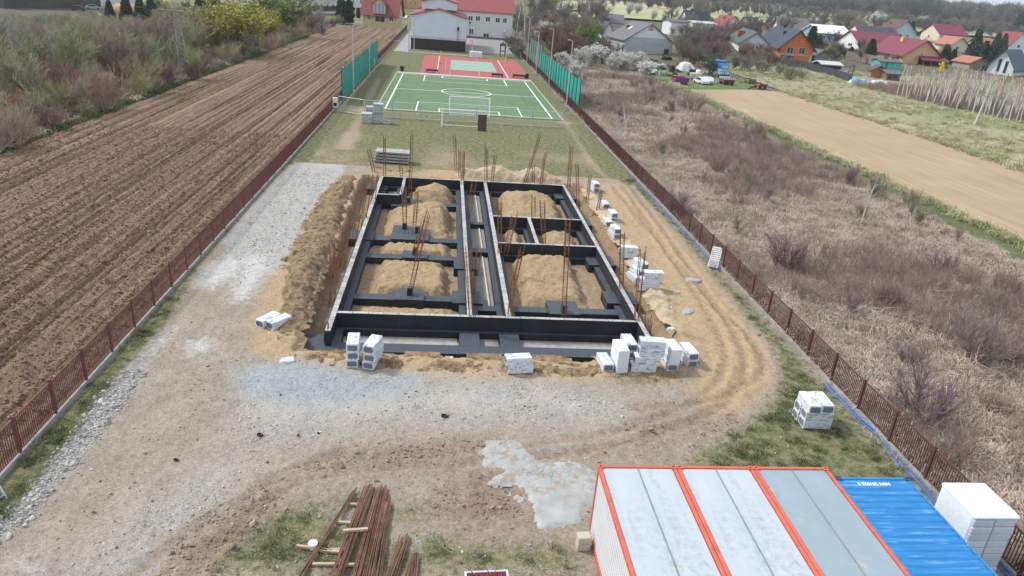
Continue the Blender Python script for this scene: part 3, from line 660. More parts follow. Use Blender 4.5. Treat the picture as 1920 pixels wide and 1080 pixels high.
def rr(w, h, r, n=4):
    o = []
    for cx, cz, a0 in ((w/2-r, h/2-r, 0), (-w/2+r, h/2-r, 90), (-w/2+r, -h/2+r, 180), (w/2-r, -h/2+r, 270)):
        for k in range(n+1):
            a = math.radians(a0+90*k/n); o.append((cx+r*math.cos(a), cz+r*math.sin(a)))
    return o
def pack_meshes(ends='open'):
    q = MB(); n = 20; out = rr(PW, PH, .035); hole = rr(PW*.80, PH*.66, .085)
    L = PL_/2
    for y in (-L, L): q.v += [(x, y, z+PH/2) for x, z in out]
    q.f += [(k, (k+1) % n, n+(k+1) % n, n+k) for k in range(n)]; q.m += [0]*n
    for s, y in ((0, -L), (1, L)):
        b0 = len(q.v); q.v += [(x*.97, y+(-.012 if s == 0 else .012), z*.97+PH/2) for x, z in out]
        for k in range(n):
            f = (s*n+k, s*n+(k+1) % n, b0+(k+1) % n, b0+k); q.f.append(f if s else f[::-1]); q.m.append(0)
        if ends == 'open':
            b1 = len(q.v); q.v += [(x, y+(-.014 if s == 0 else .014), z+PH/2) for x, z in hole]
            for k in range(n):
                f = (b0+k, b0+(k+1) % n, b1+(k+1) % n, b1+k); q.f.append(f if s else f[::-1]); q.m.append(0)
        else:
            f = tuple(range(b0, b0+n)); q.f.append(f if s else f[::-1]); q.m.append(0)
    film = q.mesh('film', M_film if ends == 'open' else M_filmp)
    c = MB(); ns = 4; hh = PH*.96/ns
    for k in range(ns): c.box(-PW*.45, PW*.45, -L+.01, L-.01, PH*.02+k*hh+.004, PH*.02+(k+1)*hh-.004)
    return film, c.mesh('foam_sheets', M_eps)
PM = {k: pack_meshes(k) for k in ('open', 'closed')}
def pack(x, y, z, rz, label, group=None, kind='open', tilt=0.0):
    t = thing('insulation_pack', label, 'insulation pack', (x, y, z), rz, group); t.rotation_euler = (random.uniform(-.015, .015), tilt, rz)
    f, c = PM[kind]
    for nm, me in (('film', f), ('foam_sheets', c)):
        o = bpy.data.objects.new(nm, me); put(o, t)
    return t
def pk(u, v, rz, dz=0.0, z0=0.02, off=(0, 0)):            # (u,v): middle of the near bottom edge
    p = gp(u, v, z0); s = Vector((-math.sin(rz), math.cos(rz), 0)); r = Vector((math.cos(rz), math.sin(rz), 0))
    q = p+s*(PL_/2+.01+off[1])+r*off[0]; return q.x, q.y, z0+dz*PH, rz
A_ = math.radians
pack(*pk(487, 614, A_(-32), 0), 'grey white insulation pack standing left of the flat one beside the spoil bank', tilt=0)
pack(*pk(506, 617, A_(-38), 0), 'insulation pack with open foam end lying right of its twin by the spoil bank')
for k, nm in enumerate(('bottom', 'middle', 'top')):
    pack(*pk(661, 690, A_(3), k, off=(random.uniform(-.03, .03), random.uniform(-.03, .03))), 'insulation pack, %s of the left three high stack at the front left of the pit' % nm, 'packs stacked at the front left')
    pack(*pk(692, 693, A_(-14), k, off=(random.uniform(-.05, .02), -.02)), 'insulation pack, %s of the right twisted stack at the front left of the pit' % nm, 'packs stacked at the front left')
def side(u, v, rz, dz, label, group=None, off=(0, 0), kind='open'):   # (u,v): middle of the near long side at the ground
    p = gp(u, v, .02); r = Vector((math.cos(rz), math.sin(rz), 0)); n = Vector((-math.sin(rz), math.cos(rz), 0))
    q = p+n*(PW/2+off[1])+r*off[0]; return pack(q.x, q.y, .02+dz*PH, rz-math.pi/2, label, group, kind)
side(976, 701, A_(8), 0, 'lower insulation pack of the lone crosswise pair before the front footing', 'crosswise pack pair')
side(974, 701, A_(10), 1, 'upper insulation pack of the lone crosswise pair before the front footing', 'crosswise pack pair', (-.04, .02))
g = 'packs clustered at the front right corner'
pack(*pk(1140, 697, A_(5), 0), 'low single insulation pack at the left end of the front right cluster', g)
for k, nm in enumerate(('bottom', 'middle', 'top')):
    pack(*pk(1166, 700, A_(3), k, off=(random.uniform(-.03, .03), 0)), 'closed insulation pack, %s of the second stack from left at the front right' % nm, g, 'closed')
for k, (ox, nm) in enumerate(((0, 'lowest'), (.14, 'second'), (.30, 'third'), (.30, 'topmost'))):
    side(1206, 699, A_(-3), k, 'crosswise insulation pack, %s of the four in the middle of the front right cluster' % nm, g, (ox, .05*k))
pack(*pk(1192, 688, A_(4), 1, off=(0, .75)), 'insulation pack half hidden behind the crosswise stack at the front right', g)
pack(*pk(1192, 688, A_(4), 0, off=(0, .75)), 'insulation pack under the half hidden one behind the crosswise stack', g)
for k, nm in enumerate(('bottom', 'middle', 'top')):
    pack(*pk(1260, 697, A_(2), k, off=(.02*k, -.03*k)), 'insulation pack, %s of the stack right of the crosswise ones at the front right' % nm, g, 'open' if k == 0 else 'closed')
for k, nm in enumerate(('lower', 'upper')):
    pack(*pk(1297, 690, A_(6), k), '%s insulation pack of the rightmost pair in the front right cluster' % nm, g)
g = 'pack pile on the grass by the right fence'
for k, nm in enumerate(('bottom', 'second')):
    side(1531, 805, A_(-3), k, 'front crosswise insulation pack, %s layer of the pile on the grass by the fence' % nm, g, (0, 0))
    side(1531, 805, A_(-3), k, 'rear crosswise insulation pack, %s layer of the pile on the grass by the fence' % nm, g, (-.04, .56))
pp = gp(1531, 805, .02)
pack(pp.x-.29, pp.y+.50, .02+2*PH, A_(-3), 'left lengthwise insulation pack on top of the pile by the fence', g)
pack(pp.x+.26, pp.y+.53, .02+2*PH, A_(-3), 'right lengthwise insulation pack on top of the pile by the fence', g)
g = 'packs along the right trench'
for k, nm in enumerate(('lower', 'upper')): pack(*pk(1118, 361, A_(4), k), '%s insulation pack of the farthest pair along the right trench' % nm, g)
pack(*pk(1137, 391, A_(4), 0), 'single insulation pack, second along the right trench from the far end', g)
pack(*pk(1142, 425, A_(2), 0), 'lone low insulation pack left of the pair, third spot along the right trench', g)
for k, nm in enumerate(('lower', 'upper')):
    pack(*pk(1152, 419, A_(4), k, off=(0, .1)), '%s insulation pack of the pair at the third spot along the right trench' % nm, g)
    pack(*pk(1157, 449, A_(5), k), '%s insulation pack of the pair at the fourth spot along the right trench' % nm, g)
    side(1178, 485, A_(-2), k, '%s crosswise insulation pack between the fourth pair and the slanting stack' % nm, g)
for k, nm in enumerate(('bottom', 'middle', 'top')):
    pack(*pk(1198+6*k, 532, A_(14), k, off=(0, .15*k)), 'slanting insulation pack, %s of its stack along the right trench' % nm, g)
    side(1216, 546, A_(1), k, 'crosswise insulation pack, %s of the nearest stack along the right trench' % nm, g, ((0, 0), (.0, 0), (.22, .02))[k])
# ================================================================ CONCRETE SLABS behind the pit
p0 = gp(701, 307); 
for k, nm in enumerate(('lowest', 'second lowest', 'third', 'topmost')):
    q = MB(); q.bev(-1.6, 1.6, -.75, .75, 0, .16, .02)
    q.solo('concrete_slab', M_conc, 'grey precast concrete slab, %s of the stack behind the foundation' % nm, 'concrete slab', (p0.x+1.55+.05*k, p0.y+1.0+.04*math.sin(k*3), .12+k*.27), A_(-4)+.03*math.sin(k*2.3), 'stacked concrete slabs')
    for dx in (-1.1, 1.1):
        q = MB(); q.box(-.06, .06, -.8, .8, 0, .1)
        q.solo('timber_batten', mat('batten', (.2, .15, .1), .9), 'dark timber batten under the %s concrete slab of the stack, %s side' % (nm, 'left' if dx < 0 else 'right'), 'batten', (p0.x+1.55+dx, p0.y+1.0, .01+k*.27), A_(-4), 'battens in the slab stack')
# ================================================================ REBAR BUNDLES near the camera
M_rebar = mat('rusty_rebar', (.125, .066, .045), .7, .35, 6, (.20, .105, .065), (.45, .65), 2.2, metal=.2, rnd=.45)
BUND = [((561,571),1080,(661,669),923.5,8,'thin lone rusty rebar bundle at the far left of the steel pile'),((620,647),1080,(682,702),918,24,'wide dark rusty rebar bundle, second from left'),
        ((660,694),1080,(704,728),919,26,'broad brown rusty rebar bundle, third from left'),((693,715),1080,(722,734),943,14,'orange rusty rebar bundle leaning against the broad one'),
        ((724,747),1080,(749,768),1012,16,'short orange rebar bundle with its end in the grass'),((761,783),1080,(768,786),1045,14,'shortest reddish rebar bundle, rightmost of the pile')]
for (nu0, nu1), nv, (fu0, fu1), fv, nb, lab in BUND:
    t = thing('rebar_bundle', lab, 'rebar bundle', gp((fu0+fu1)/2, fv), 0, 'rebar bundles on the grass')
    base = t.location.copy()
    for k in range(nb):
        f = (k+.5)/nb; f2 = min(1, max(0, f+random.uniform(-.08, .08)))
        p1 = gp(fu0+(fu1-fu0)*f, fv)+Vector((0, random.uniform(-.25, .15), 0)); p2 = gp(nu0+(nu1-nu0)*f2, nv)
        d = (p2-p1); p2 = p2+d.normalized()*4.0
        lay = random.random(); z1 = .09+.07*lay*(1-abs(2*f-1)); z2 = .09+.08*random.random()
        mid = p1.lerp(p2, .5)+Vector((random.uniform(-.05, .05), 0, .10+.05*random.random())); p1.z = z1; p2.z = z2; mid.z = .09+.08*random.random()
        q = MB(); q.path([p1-base, mid-base, p2-base], .017, 5); q.part('bar', M_rebar, t)
M_timber = mat('timber', (.42, .33, .22), .85, .2, 8, use='obj', rnd=.15)
for u, v, L, a, lab in [(585,1029,.95,-12,'pale timber batten under the thin rebar bundle, left of it'),(613,1034,.75,-8,'pale timber batten between the two left rebar bundles'),(645,981,.6,-6,'short pale batten bridging the two left rebar bundles'),
                    (667,1001,.75,6,'pale batten lying across the dark rebar bundle'),(664,947,.35,-5,'small pale timber offcut near the far end of the thin bundle'),(612,1059,.8,0,'lowest pale batten between the left bundles'),(668,1060,.7,2,'lowest batten under the dark bundle gap'),(627,1032,.35,2,'stubby pale timber block beside the dark bundle')]:
    p = gp(u, v, .03); q = MB(); q.bev(-L/2, L/2, -.045, .045, -.04, .05, .008)
    q.solo('timber_batten', M_timber, lab, 'batten', (p.x, p.y, .18 if 'across' in lab else .05), A_(a), 'battens under the rebar')
p = gp(587, 1027); q = MB(); q.tube((0, 0, 0), (0, 0, .2), .13, .15, 14); q.tube((0, 0, .2), (0, 0, .2), .15, .01, 14); q.tube((0, 0, .19), (0, 0, .192), .145, .001, 14)
M_white = mat('white_plastic', (.72, .73, .74), .5, .04, 4)
t = thing('bucket', 'white plastic bucket beside the thin rebar bundle', 'bucket', p); q.part('bucket_body', M_white, t)
q = MB(); q.path([(-.15, 0, .19), (-.08, .1, .24), (.08, .1, .24), (.15, 0, .19)], .006, 5); q.part('handle', M_bare, t)
# red mesh crate at the bottom edge
t = thing('mesh_crate', 'open crate with red netting and tangled rusty wire', 'crate', gp(914, 1116)+Vector((0, .12, 0)), .05)
M_rednet = mat('red_netting', (.32, .03, .06), .8, .4, 14); M_crate = mat('grey_crate', (.5, .52, .56), .6, .1, 3)
q = MB()
for a in (-.6, .6): q.box(a-.03, a+.03, -.5, .5, 0, .30)
q.box(-.57, .57, -.53, -.47, 0, .3); q.box(-.57, .57, .44, .5, 0, .3); q.part('crate_side', M_crate, t)
q = MB()
for k in range(14):
    f = -.55+1.1*k/13; q.tube((f, -.45, .22), (f*.9, .43, .3), .012, .012, 4); q.tube((-.55, f*.8, .25), (.55, f*.8, .28), .012, .012, 4)
q.part('netting', M_rednet, t)
q = MB()
for k in range(40):
    a = Vector((random.uniform(-.4, .4), random.uniform(-.3, .35), random.uniform(.15, .4))); q.tube(a, a+Vector((random.uniform(-.3, .3), random.uniform(-.3, .3), random.uniform(-.05, .22))), .011, .011, 4)
q.part('wire_tangle', M_rust, t)
# ================================================================ SITE CONTAINERS
M_orange = mat('orange_steel', (.55, .125, .080), .55, .15, 3, (.33, .085, .05), (.56, .74), 4)
def roof_mat(name, c, dirt):
    m, t, b = nodes_of(name); N = NT(t); o = N.obj()
    big = N.noise(.8, 5, .65, N.mapv(o, (1.6, .5, 1))); fine = N.noise(5, 7, .8, o); band = N.noise(2.0, 3, .5, N.mapv(o, (1.0, .12, 1)))
    cc = N.mix(N.mr(big, .3, .7), sc(c, .93), sc(c, 1.05))
    d = N.math('MULTIPLY', N.mr(fine, .44, .80), N.mr(band, .44, .66), clamp=True)
    cc = N.mix(N.math('MULTIPLY', d, dirt), cc, (.16, .165, .16)); cc = N.mix(N.math('MULTIPLY', N.mr(N.noise(26, 5, .8, o), .58, .70), N.mr(band, .40, .60), True), cc, (.20, .205, .20)); cc = N.mix(N.mr(N.noise(1.3, 4, .6, o), .64, .74), cc, (.40, .38, .33)); N.L(cc, b.inputs['Base Color']); b.inputs['Roughness'].default_value = .55; b.inputs['Specular IOR Level'].default_value = .3
    N.L(N.bump(big, .15, .03), b.inputs['Normal']); return m
M_roofA = roof_mat('pale_roof_sheet', (.44, .485, .52), .85); M_roofB = roof_mat('grey_roof_sheet', (.27, .335, .375), .25)
M_cwall = mat('white_wall_sheet', (.66, .67, .68), .5, .05, 2, (.45, .45, .45), (.66, .8), 3)
M_dark = mat('dark_gap', (.03, .03, .035), .8)
M_glass = mat('window_glass', (.035, .045, .055), .12, .2, 2, spec=.6)
CW, CLN, CH = 2.44, 6.06, 2.60
def site_container(x, y1, roof, label):
    t = thing('site_container', label, 'container', (x, y1-CLN, 0), 0, 'site containers with orange frames')
    f = MB(); b = .11
    for X in (0, CW-b):
        for Y in (0, CLN-b): f.part if False else None
    def beam(*bx):
        q = MB(); q.bev(*bx, .012); q.part('frame_beam', M_orange, t)
    for X in (0, CW-b):
        beam(X, X+b, .162, CLN-.162, CH-.16, CH); beam(X, X+b, .162, CLN-.162, .02, .18)
        for Y in (0.03, CLN-.14): beam(X, X+b, Y, Y+b, .18, CH-.162)
    for Y in (.0, CLN-b): beam(.172, CW-.172, Y, Y+b, CH-.16, CH-.004); beam(.172, CW-.172, Y, Y+b, .02, .18)
    for X in (0, CW-.17):
        for Y in (0, CLN-.16):
            q = MB(); z0, z1 = CH-.12, CH+.012            # casting with its slot
            q.box(X, X+.05, Y, Y+.16, z0, z1); q.box(X+.12, X+.17, Y, Y+.16, z0, z1); q.box(X+.05, X+.12, Y, Y+.045, z0, z1); q.box(X+.05, X+.12, Y+.115, Y+.16, z0, z1)
            q.box(X+.05, X+.12, Y+.045, Y+.115, z0, z0+.03); c = q.part('corner_casting', M_orange, t)
    for k in range(2):
        q = MB(); x0 = .125+k*(CW-.25)/2; x1 = x0+(CW-.25)/2-.008; n = 10
        q.bev(x0, x1, .125, CLN-.125, CH-.10, CH-.035, .01); q.part('roof_sheet', roof, t)
    q = MB(); q.bev(CW/2-.022, CW/2+.018, .13, CLN-.13, CH-.035, CH-.012, .008); q.part('roof_seam', mat('seam', (.2, .23, .25), .6), t)
    for X, s in ((.03, -1), (CW-.03, 1)):                  # profiled side walls
        q = MB(); n = int((CLN-.3)/.15)
        pr = []
        for k in range(n):
            y0 = .14+k*(CLN-.28)/n; st = (CLN-.28)/n
            pr += [(0, y0), (0, y0+st*.55), (.022, y0+st*.65), (.022, y0+st*.9)]
        pr.append((0, CLN-.14))
        vs = [(X-s*d, y, .18) for d, y in pr]+[(X-s*d, y, CH-.16) for d, y in pr]; m_ = len(pr)
        q.add(vs, [(k, k+1, m_+k+1, m_+k) for k in range(m_-1)]); q.part('side_wall', M_cwall, t)
    for Y in (.05, CLN-.05):
        q = MB(); q.box(.112, CW-.112, Y-.03, Y+.03, .18, CH-.16); w = q.part('end_wall', M_cwall, t)
        if Y < 1:
            q = MB(); q.box(.4, 1.25, -.01, .02, .2, 2.2); d = q.part('door', M_cwall, t)
            q = MB(); q.box(1.15, 1.18, -.04, -.01, 1.1, 1.25); q.part('handle', M_dark, d)
            q = MB(); q.box(1.5, 2.15, -.005, .02, 1.0, 2.0); q.part('window', M_glass, t)
    q = MB(); q.box(.12, CW-.12, .12, CLN-.12, .06, .16); q.part('floor', M_dark, t)
    return t
CX, CY = 5.0, 17.45
site_container(CX, CY, M_roofA, 'leftmost orange framed site container with dirty pale grey roof and white side wall')
site_container(CX+2.46, CY, M_roofA, 'middle orange framed site container with mould streaked pale roof')
site_container(CX+4.92, CY, M_roofB, 'orange framed site container with clean darker grey roof beside the blue one')
M_blue = mat('blue_container_paint', (.022, .185, .44), .5, .2, 2, (.16, .36, .60), (.54, .70), 1.6, stretch=(.5, 4, 1))
t = thing('shipping_container', 'bright blue shipping container with ribbed roof and white code', 'container', (CX+7.42, CY-.42-6.06, -.03))
for X in (0, CW-.08-.02):
    q = MB(); q.bev(X, X+.06, .1, 5.96, CH-.14, CH-.02, .012); q.part('top_rail', M_blue, t)
    q = MB(); q.bev(X, X+.08, .1, 5.96, 0, .16, .012); q.part('bottom_rail', M_blue, t)
for Y in (0, 5.94):
    q = MB(); q.bev(.1, CW-.12, Y, Y+.12, CH-.14, CH-.01, .012); q.part('end_rail', M_blue, t)
    for X in (0, CW-.12):
        q = MB(); q.bev(X, X+.1, Y, Y+.12, .16, CH-.12, .012); q.part('corner_post', M_blue, t)
M_cast = mat('casting', (.05, .07, .12), .6)
for X in (0, CW-.18):
    for Y in (0, 5.90):
        q = MB(); z0, z1 = CH-.118, CH+.006
        q.box(X, X+.05, Y, Y+.16, z0, z1); q.box(X+.12, X+.17, Y, Y+.16, z0, z1); q.box(X+.05, X+.12, Y, Y+.04, z0, z1); q.box(X+.05, X+.12, Y+.12, Y+.16, z0, z1); q.box(X+.05, X+.12, Y+.04, Y+.12, z0, z0+.03)
        q.part('corner_casting', M_blue if Y < 1 else M_cast, t)
q = MB(); pr = [(5.93, 0), (5.55, 0)]; y = 5.55
while y > .2: pr += [(y-.05, -.026), (y-.13, -.026), (y-.17, 0), (y-.285, 0)]; y -= .285
pr.append((.12, 0)); m_ = len(pr); vs = [(.062, y_, CH-.035+d) for y_, d in pr]+[(CW-.12, y_, CH-.035+d) for y_, d in pr]
q.add(vs, [(k, k+1, m_+k+1, m_+k) for k in range(m_-1)]); q.part('ribbed_roof', M_blue, t)
for X in (.03, CW-.06):
    q = MB(); pr = []; y = .13
    while y < 5.75: pr += [(y, 0), (y+.07, 0), (y+.11, .036), (y+.18, .036)]; y += .22
    m_ = len(pr); s = 1 if X < 1 else -1
    q.add([(X+s*d, y_, .16) for y_, d in pr]+[(X+s*d, y_, CH-.14) for y_, d in pr], [(k, k+1, m_+k+1, m_+k) for k in range(m_-1)]); q.part('ribbed_side', M_blue, t)
for Y in (.06, 5.98):
    q = MB(); q.box(.1, CW-.12, Y-.02, Y+.02, .16, CH-.14); q.part('end_wall', M_blue, t)
fc = bpy.data.curves.new('code', 'FONT'); fc.body = 'HSN 281822 5'; fc.size = .175; fc.align_x = 'CENTER'; fc.extrude = .002; fc.offset = .006
fo = bpy.data.objects.new('tmp', fc); COL.objects.link(fo); bpy.context.view_layer.update()
me = bpy.data.meshes.new_from_object(fo.evaluated_get(bpy.context.evaluated_depsgraph_get())); bpy.data.objects.remove(fo)
me.name = 'roof_code'; me.materials.clear(); me.materials.append(mat('white_paint', (.8, .8, .8), .6, .03)); o = bpy.data.objects.new('roof_code', me); put(o, t); o.location = (1.10, 5.80, CH-.030); o.rotation_euler = (0, 0, math.pi)
# blocks beside the container
M_blk = mat('beige_block', (.46, .42, .34), .9, .12, 6, bump=.3, bs=40, use='obj')
pb = gp(1094, 1036)
for k, nm in enumerate(('lower', 'upper')):
    q = MB(); q.bev(-.2, .2, -.16, .16, 0, .25, .015)
    q.solo('building_block', M_blk, '%s beige block of the pair beside the white container wall' % nm, 'block', (pb.x, pb.y+.2, .01+.255*k), .03+.04*k, 'blocks beside the container')
# ---- tall wrapped pallet of white boards
PX0, PX1, PY0, PY1, PT = 15.75, 17.2, 15.2, 16.75, 2.62
M_wrap = mat('stretch_film', (.78, .80, .82), .35, .05, 5, bump=.35, bs=10, bd=.03, spec=.5, use='obj')
M_board = mat('white_board', (.58, .61, .65), .7, .08, 8, use='obj', rnd=.1)
t = thing('board_pallet', 'tall film wrapped pallet of white insulation boards beside the blue container', 'pallet', (PX0, PY0, 0))
w_, d_ = PX1-PX0, PY1-PY0; q = MB(); q.bev(.03, w_-.03, .05, d_-.02, .14, PT-.04, .04); q.m = [0]*len(q.f)
nr = 9; rows = []
for r in range(nr):
    z0 = .17+r*(PT-.32)/nr; z1 = z0+(PT-.32)/nr-.02
    for c, (xa, xb) in enumerate(((.05, w_*.5-.02), (w_*.5+.02, w_-.05))):
        bq = MB(); e = random.uniform(0, .03); bq.bev(xa, xb, -.0-e, .06, z0, z1, .02); bq.part('board', M_board, t)
q.part('wrap', M_wrap, t)
q = MB(); q.bev(0, w_, -.04, d_, PT-.14, PT, .05); q.part('top_wrap', M_wrap, t)
q = MB(); q.box(-.012, .028, .62, .80, .95, 1.15); q.part('label_sheet', mat('label_green', (.25, .42, .38), .5, .4, 20), t)
q = MB()
for xx in (.1, w_/2, w_-.1): q.box(xx-.07, xx+.07, 0, d_, 0, .12)
q.part('pallet_base', M_timber, t)
# ---- yellow tub, bagged pallet, plank
M_yel = mat('yellow_plastic', (.62, .50, .02), .5, .1, 3)
pt = Vector((15.45, 17.25, 0)); t = thing('yellow_tub', 'yellow plastic tub with dark contents between blue container and fence', 'tub', (pt.x, pt.y, .75))
q = MB(); q.tube((0, 0, 0), (0, 0, .55), .24, .30, 16); q.tube((0, 0, .55), (0, 0, .545), .30, .27, 16); q.tube((0, 0, .545), (0, 0, .2), .27, .23, 16); q.part('tub_body', M_yel, t)
q = MB(); q.tube((0, 0, .42), (0, 0, .421), .26, .001, 16); q.part('contents', M_dark, t)
q = MB(); q.path([(-.29, 0, .53), (-.33, 0, .42), (-.28, 0, .36)], .012, 5); q.path([(.29, 0, .53), (.33, 0, .42), (.28, 0, .36)], .012, 5); q.part('handle', M_yel, t)
q = MB(); q.bev(-.55, .5, -.5, .45, 0, .75, .03); q.solo('crate', M_timber, 'wooden crate under the yellow tub', 'crate', (pt.x-.0, pt.y+.05, 0))
t = thing('bag_pallet', 'pallet of pale cement bags beside the blue container corner', 'pallet', (15.35, 18.3, 0))
M_bag = mat('paper_bag', (.44, .42, .40), .85, .15, 6, bump=.4, bs=14, use='obj', rnd=.12)
q = MB(); q.box(-.5, .5, -.55, .55, 0, .13); q.part('pallet_base', M_timber, t)
for r in range(4):
    for c in range(4):
        q = MB(); q.bev(-.23, .23, -.25, .25, 0, .15, .045); q.part('bag', M_bag, t, loc=(-.25+.5*(c % 2)+random.uniform(-.02, .02), -.27+.54*(c//2), .135+r*.15), rot=(0, 0, random.uniform(-.06, .06)))
q = MB(); q.bev(-.07, .07, -.3, .3, 0, .05, .01); o = q.solo('timber_plank', M_timber, 'short pale plank leaning on the cement bags', 'plank', (15.35, 18.2, .80), .2); o.rotation_euler = (1.0, .1, .15)
# ---- white lounger by the right fence
t = thing('garden_lounger', 'white plastic lounger tipped against the right fence', 'lounger', gp(1338, 499), -.5)
q = MB()
for k in range(7): q.cbox((0, .05+.11*k*.45, .42+.125*k), (.56, .03, .105), 0, 0, ('X', -.42))
q.part('backrest', M_white, t)
q = MB()
for k in range(5): q.cbox((0, -.12-.12*k, .36-.05*k), (.56, .11, .03), 0, 0, ('X', -.4))
q.part('seat', M_white, t)
for x_, y_, yt, zt in ((-.26, -.55, -.5, .2), (.26, -.55, -.5, .2), (-.26, .35, .1, .62), (.26, .35, .1, .62)):
    q = MB(); q.tube((x_, y_, 0), (x_, yt, zt), .022, .022, 6); q.part('leg', M_white, t)
for x_ in (-.3, .3):
    q = MB(); q.path([(x_, -.6, .1), (x_, -.1, .5), (x_, .35, 1.15)], .022, 6); q.part('side_rail', M_white, t)
# ---- concrete spill
spill = smooth_line(pxpoly([(905,842),(912,828),(945,824),(975,830),(990,850),(1000,862),(1030,868),(1075,862),(1110,880),(1125,905),(1120,945),(1098,948),(1094,965),(1085,982),(1050,988),(1015,986),(1000,970),(1000,940),(990,920),(965,905),(915,908),(930,895),(945,885),(915,870),(905,842)]), 5)
sp_ = [(float(a[0])+.05*float(fbm(a[0]*4, a[1]*4, 3, 2)), float(a[1])+.05*float(fbm(a[0]*4, a[1]*4, 9, 2))) for a in spill[:-1]]
def spill_z(X, Y):
    sd = poly_sd(X, Y, sp_); sd = sd+.16*fbm(X*2.2, Y*2.2, 15, 4); return -.05+.10*sst(-.14, .16, sd)+.012*fbm(X*1.5, Y*1.5, 5, 3)
m, t_, b = nodes_of('spilled_concrete'); N = NT(t_)
vo = N.n('ShaderNodeTexVoronoi', feature='DISTANCE_TO_EDGE'); vo.inputs['Scale'].default_value = 1.7
wv = N.n('ShaderNodeVectorMath', operation='ADD'); N.L(N.pos(), wv.inputs[0]); nz = N.n('ShaderNodeTexNoise'); nz.inputs['Scale'].default_value = 2.0; N.L(N.pos(), nz.inputs['Vector']); N.L(nz.outputs['Color'], wv.inputs[1]); N.L(wv.outputs[0], vo.inputs['Vector'])
sep = N.n('ShaderNodeSeparateXYZ'); N.L(N.pos(), sep.inputs[0])
crk = N.math('MULTIPLY', N.mr(vo.outputs['Distance'], .035, .012), N.mr(sep.outputs[1], 19.2, 20.2), clamp=True)
c = N.mix(N.mr(N.noise(1.5, 5, .65), .3, .7), (.28, .29, .285), (.42, .425, .41)); c = N.mix(N.mr(N.noise(7, 5, .7), .56, .72), c, (.31, .265, .215)); c = N.mix(N.math('MULTIPLY', N.math('MULTIPLY', crk, N.mr(N.noise(1.1, 3, .6), .45, .6)), .7, True), c, (.15, .13, .11))
c = N.mix(N.math('MULTIPLY', N.mr(N.noise(2.3, 6, .7), .50, .57), N.mr(sep.outputs[1], 18.6, 19.6), True), c, (.31, .255, .20)); c = N.mix(N.mr(N.noise(1.6, 6, .75), .60, .68), c, (.33, .29, .24))
N.L(c, b.inputs['Base Color']); b.inputs['Roughness'].default_value = .85; N.L(N.bump(N.math('SUBTRACT', N.noise(12, 5, .7), crk), .5, .03), b.inputs['Normal'])
PA = np.array(sp_); me = gridmesh('concrete_spill', np.arange(PA[:, 0].min()-.2, PA[:, 0].max()+.2, .07), np.arange(PA[:, 1].min()-.2, PA[:, 1].max()+.2, .07), spill_z, m, keep=lambda X, Y, Z: Z > -.045)
tag(put_o := bpy.data.objects.new('concrete_spill', me), 'pale puddle of hardened concrete with cracks beside the white container', 'concrete spill'); put(put_o)
# broken concrete pieces in the right track and along the edge
for i, (u, v, s, lab) in enumerate([(1301,527,.55,'long grey rubble patch in the right earth track'),(1290,585,.5,'grey rubble slab lying in the sand near the right trench'),(1253,576,.32,'white lime lump by the right trench'),(1258,617,.3,'whitish broken concrete lump near the right corner cluster'),(1290,524,.3,'small broken grey slab by the nearest crosswise packs'),(1265,548,.4,'pale broken concrete lump before the crosswise stack'),(538,678,.5,'broken pale concrete lump at the front left edge of the pit'),(190,752,.28,'flat pale stone in the grass by the left fence'),(909,688,.16,'round pale stone on the front sand berm'),(845,672,.2,'flat white stone on the front berm left of the round one')]):
    p = gp(u, v); q = MB(); n = 9; ring = []
    for k in range(n):
        a = 2*math.pi*k/n; r = s*(.55+.6*float(vn(k*1.7, i*3.1, 4))); ring.append((r*math.cos(a), r*.75*math.sin(a)))
    vs = [(x, y, -.05) for x, y in ring]+[(x*.8, y*.8, s*.22*(.6+.6*float(vn(k*.9, i, 7)))) for k, (x, y) in enumerate(ring)]+[(0, 0, s*.26)]
    q.add(vs, [(k, (k+1) % n, n+(k+1) % n, n+k) for k in range(n)]+[(n+k, n+(k+1) % n, 2*n) for k in range(n)])
    q.solo('concrete_lump', M_conc if 'grey' in lab else mat('pale_lump', (.52, .51, .48), .95, .2, 6, bump=.5, bs=14), lab, 'rubble', (p.x, p.y, .0 if v > 640 or v < 660 else .1), i*1.1)
# dark dung-like clods on the track
for i, (u, v, s) in enumerate([(833,780,.22),(487,815,.18),(1030,775,.10),(1038,804,.10),(597,812,.08),(330,862,.14)]):
    p = gp(u, v); q = MB()
    for k in range(7):
        a = k*2.4; q.cbox((s*.6*math.cos(a)*(k % 3)/2, s*.4*math.sin(a)*(k % 3)/2, s*.12), (s*.5, s*.4, s*.3), 0, a)
    q.solo('dark_clod', mat('clod', (.05, .034, .024), .95), ('largest dark clod in the middle of the gravel apron', 'dark clod left of the blue grey gravel', 'small dark clod on the right of the apron', 'small dark clod nearest the cracked concrete', 'tiny dark clod near the left clod', 'dark clod in the gravel patch on the left')[i], 'clod', (p.x, p.y, 0))
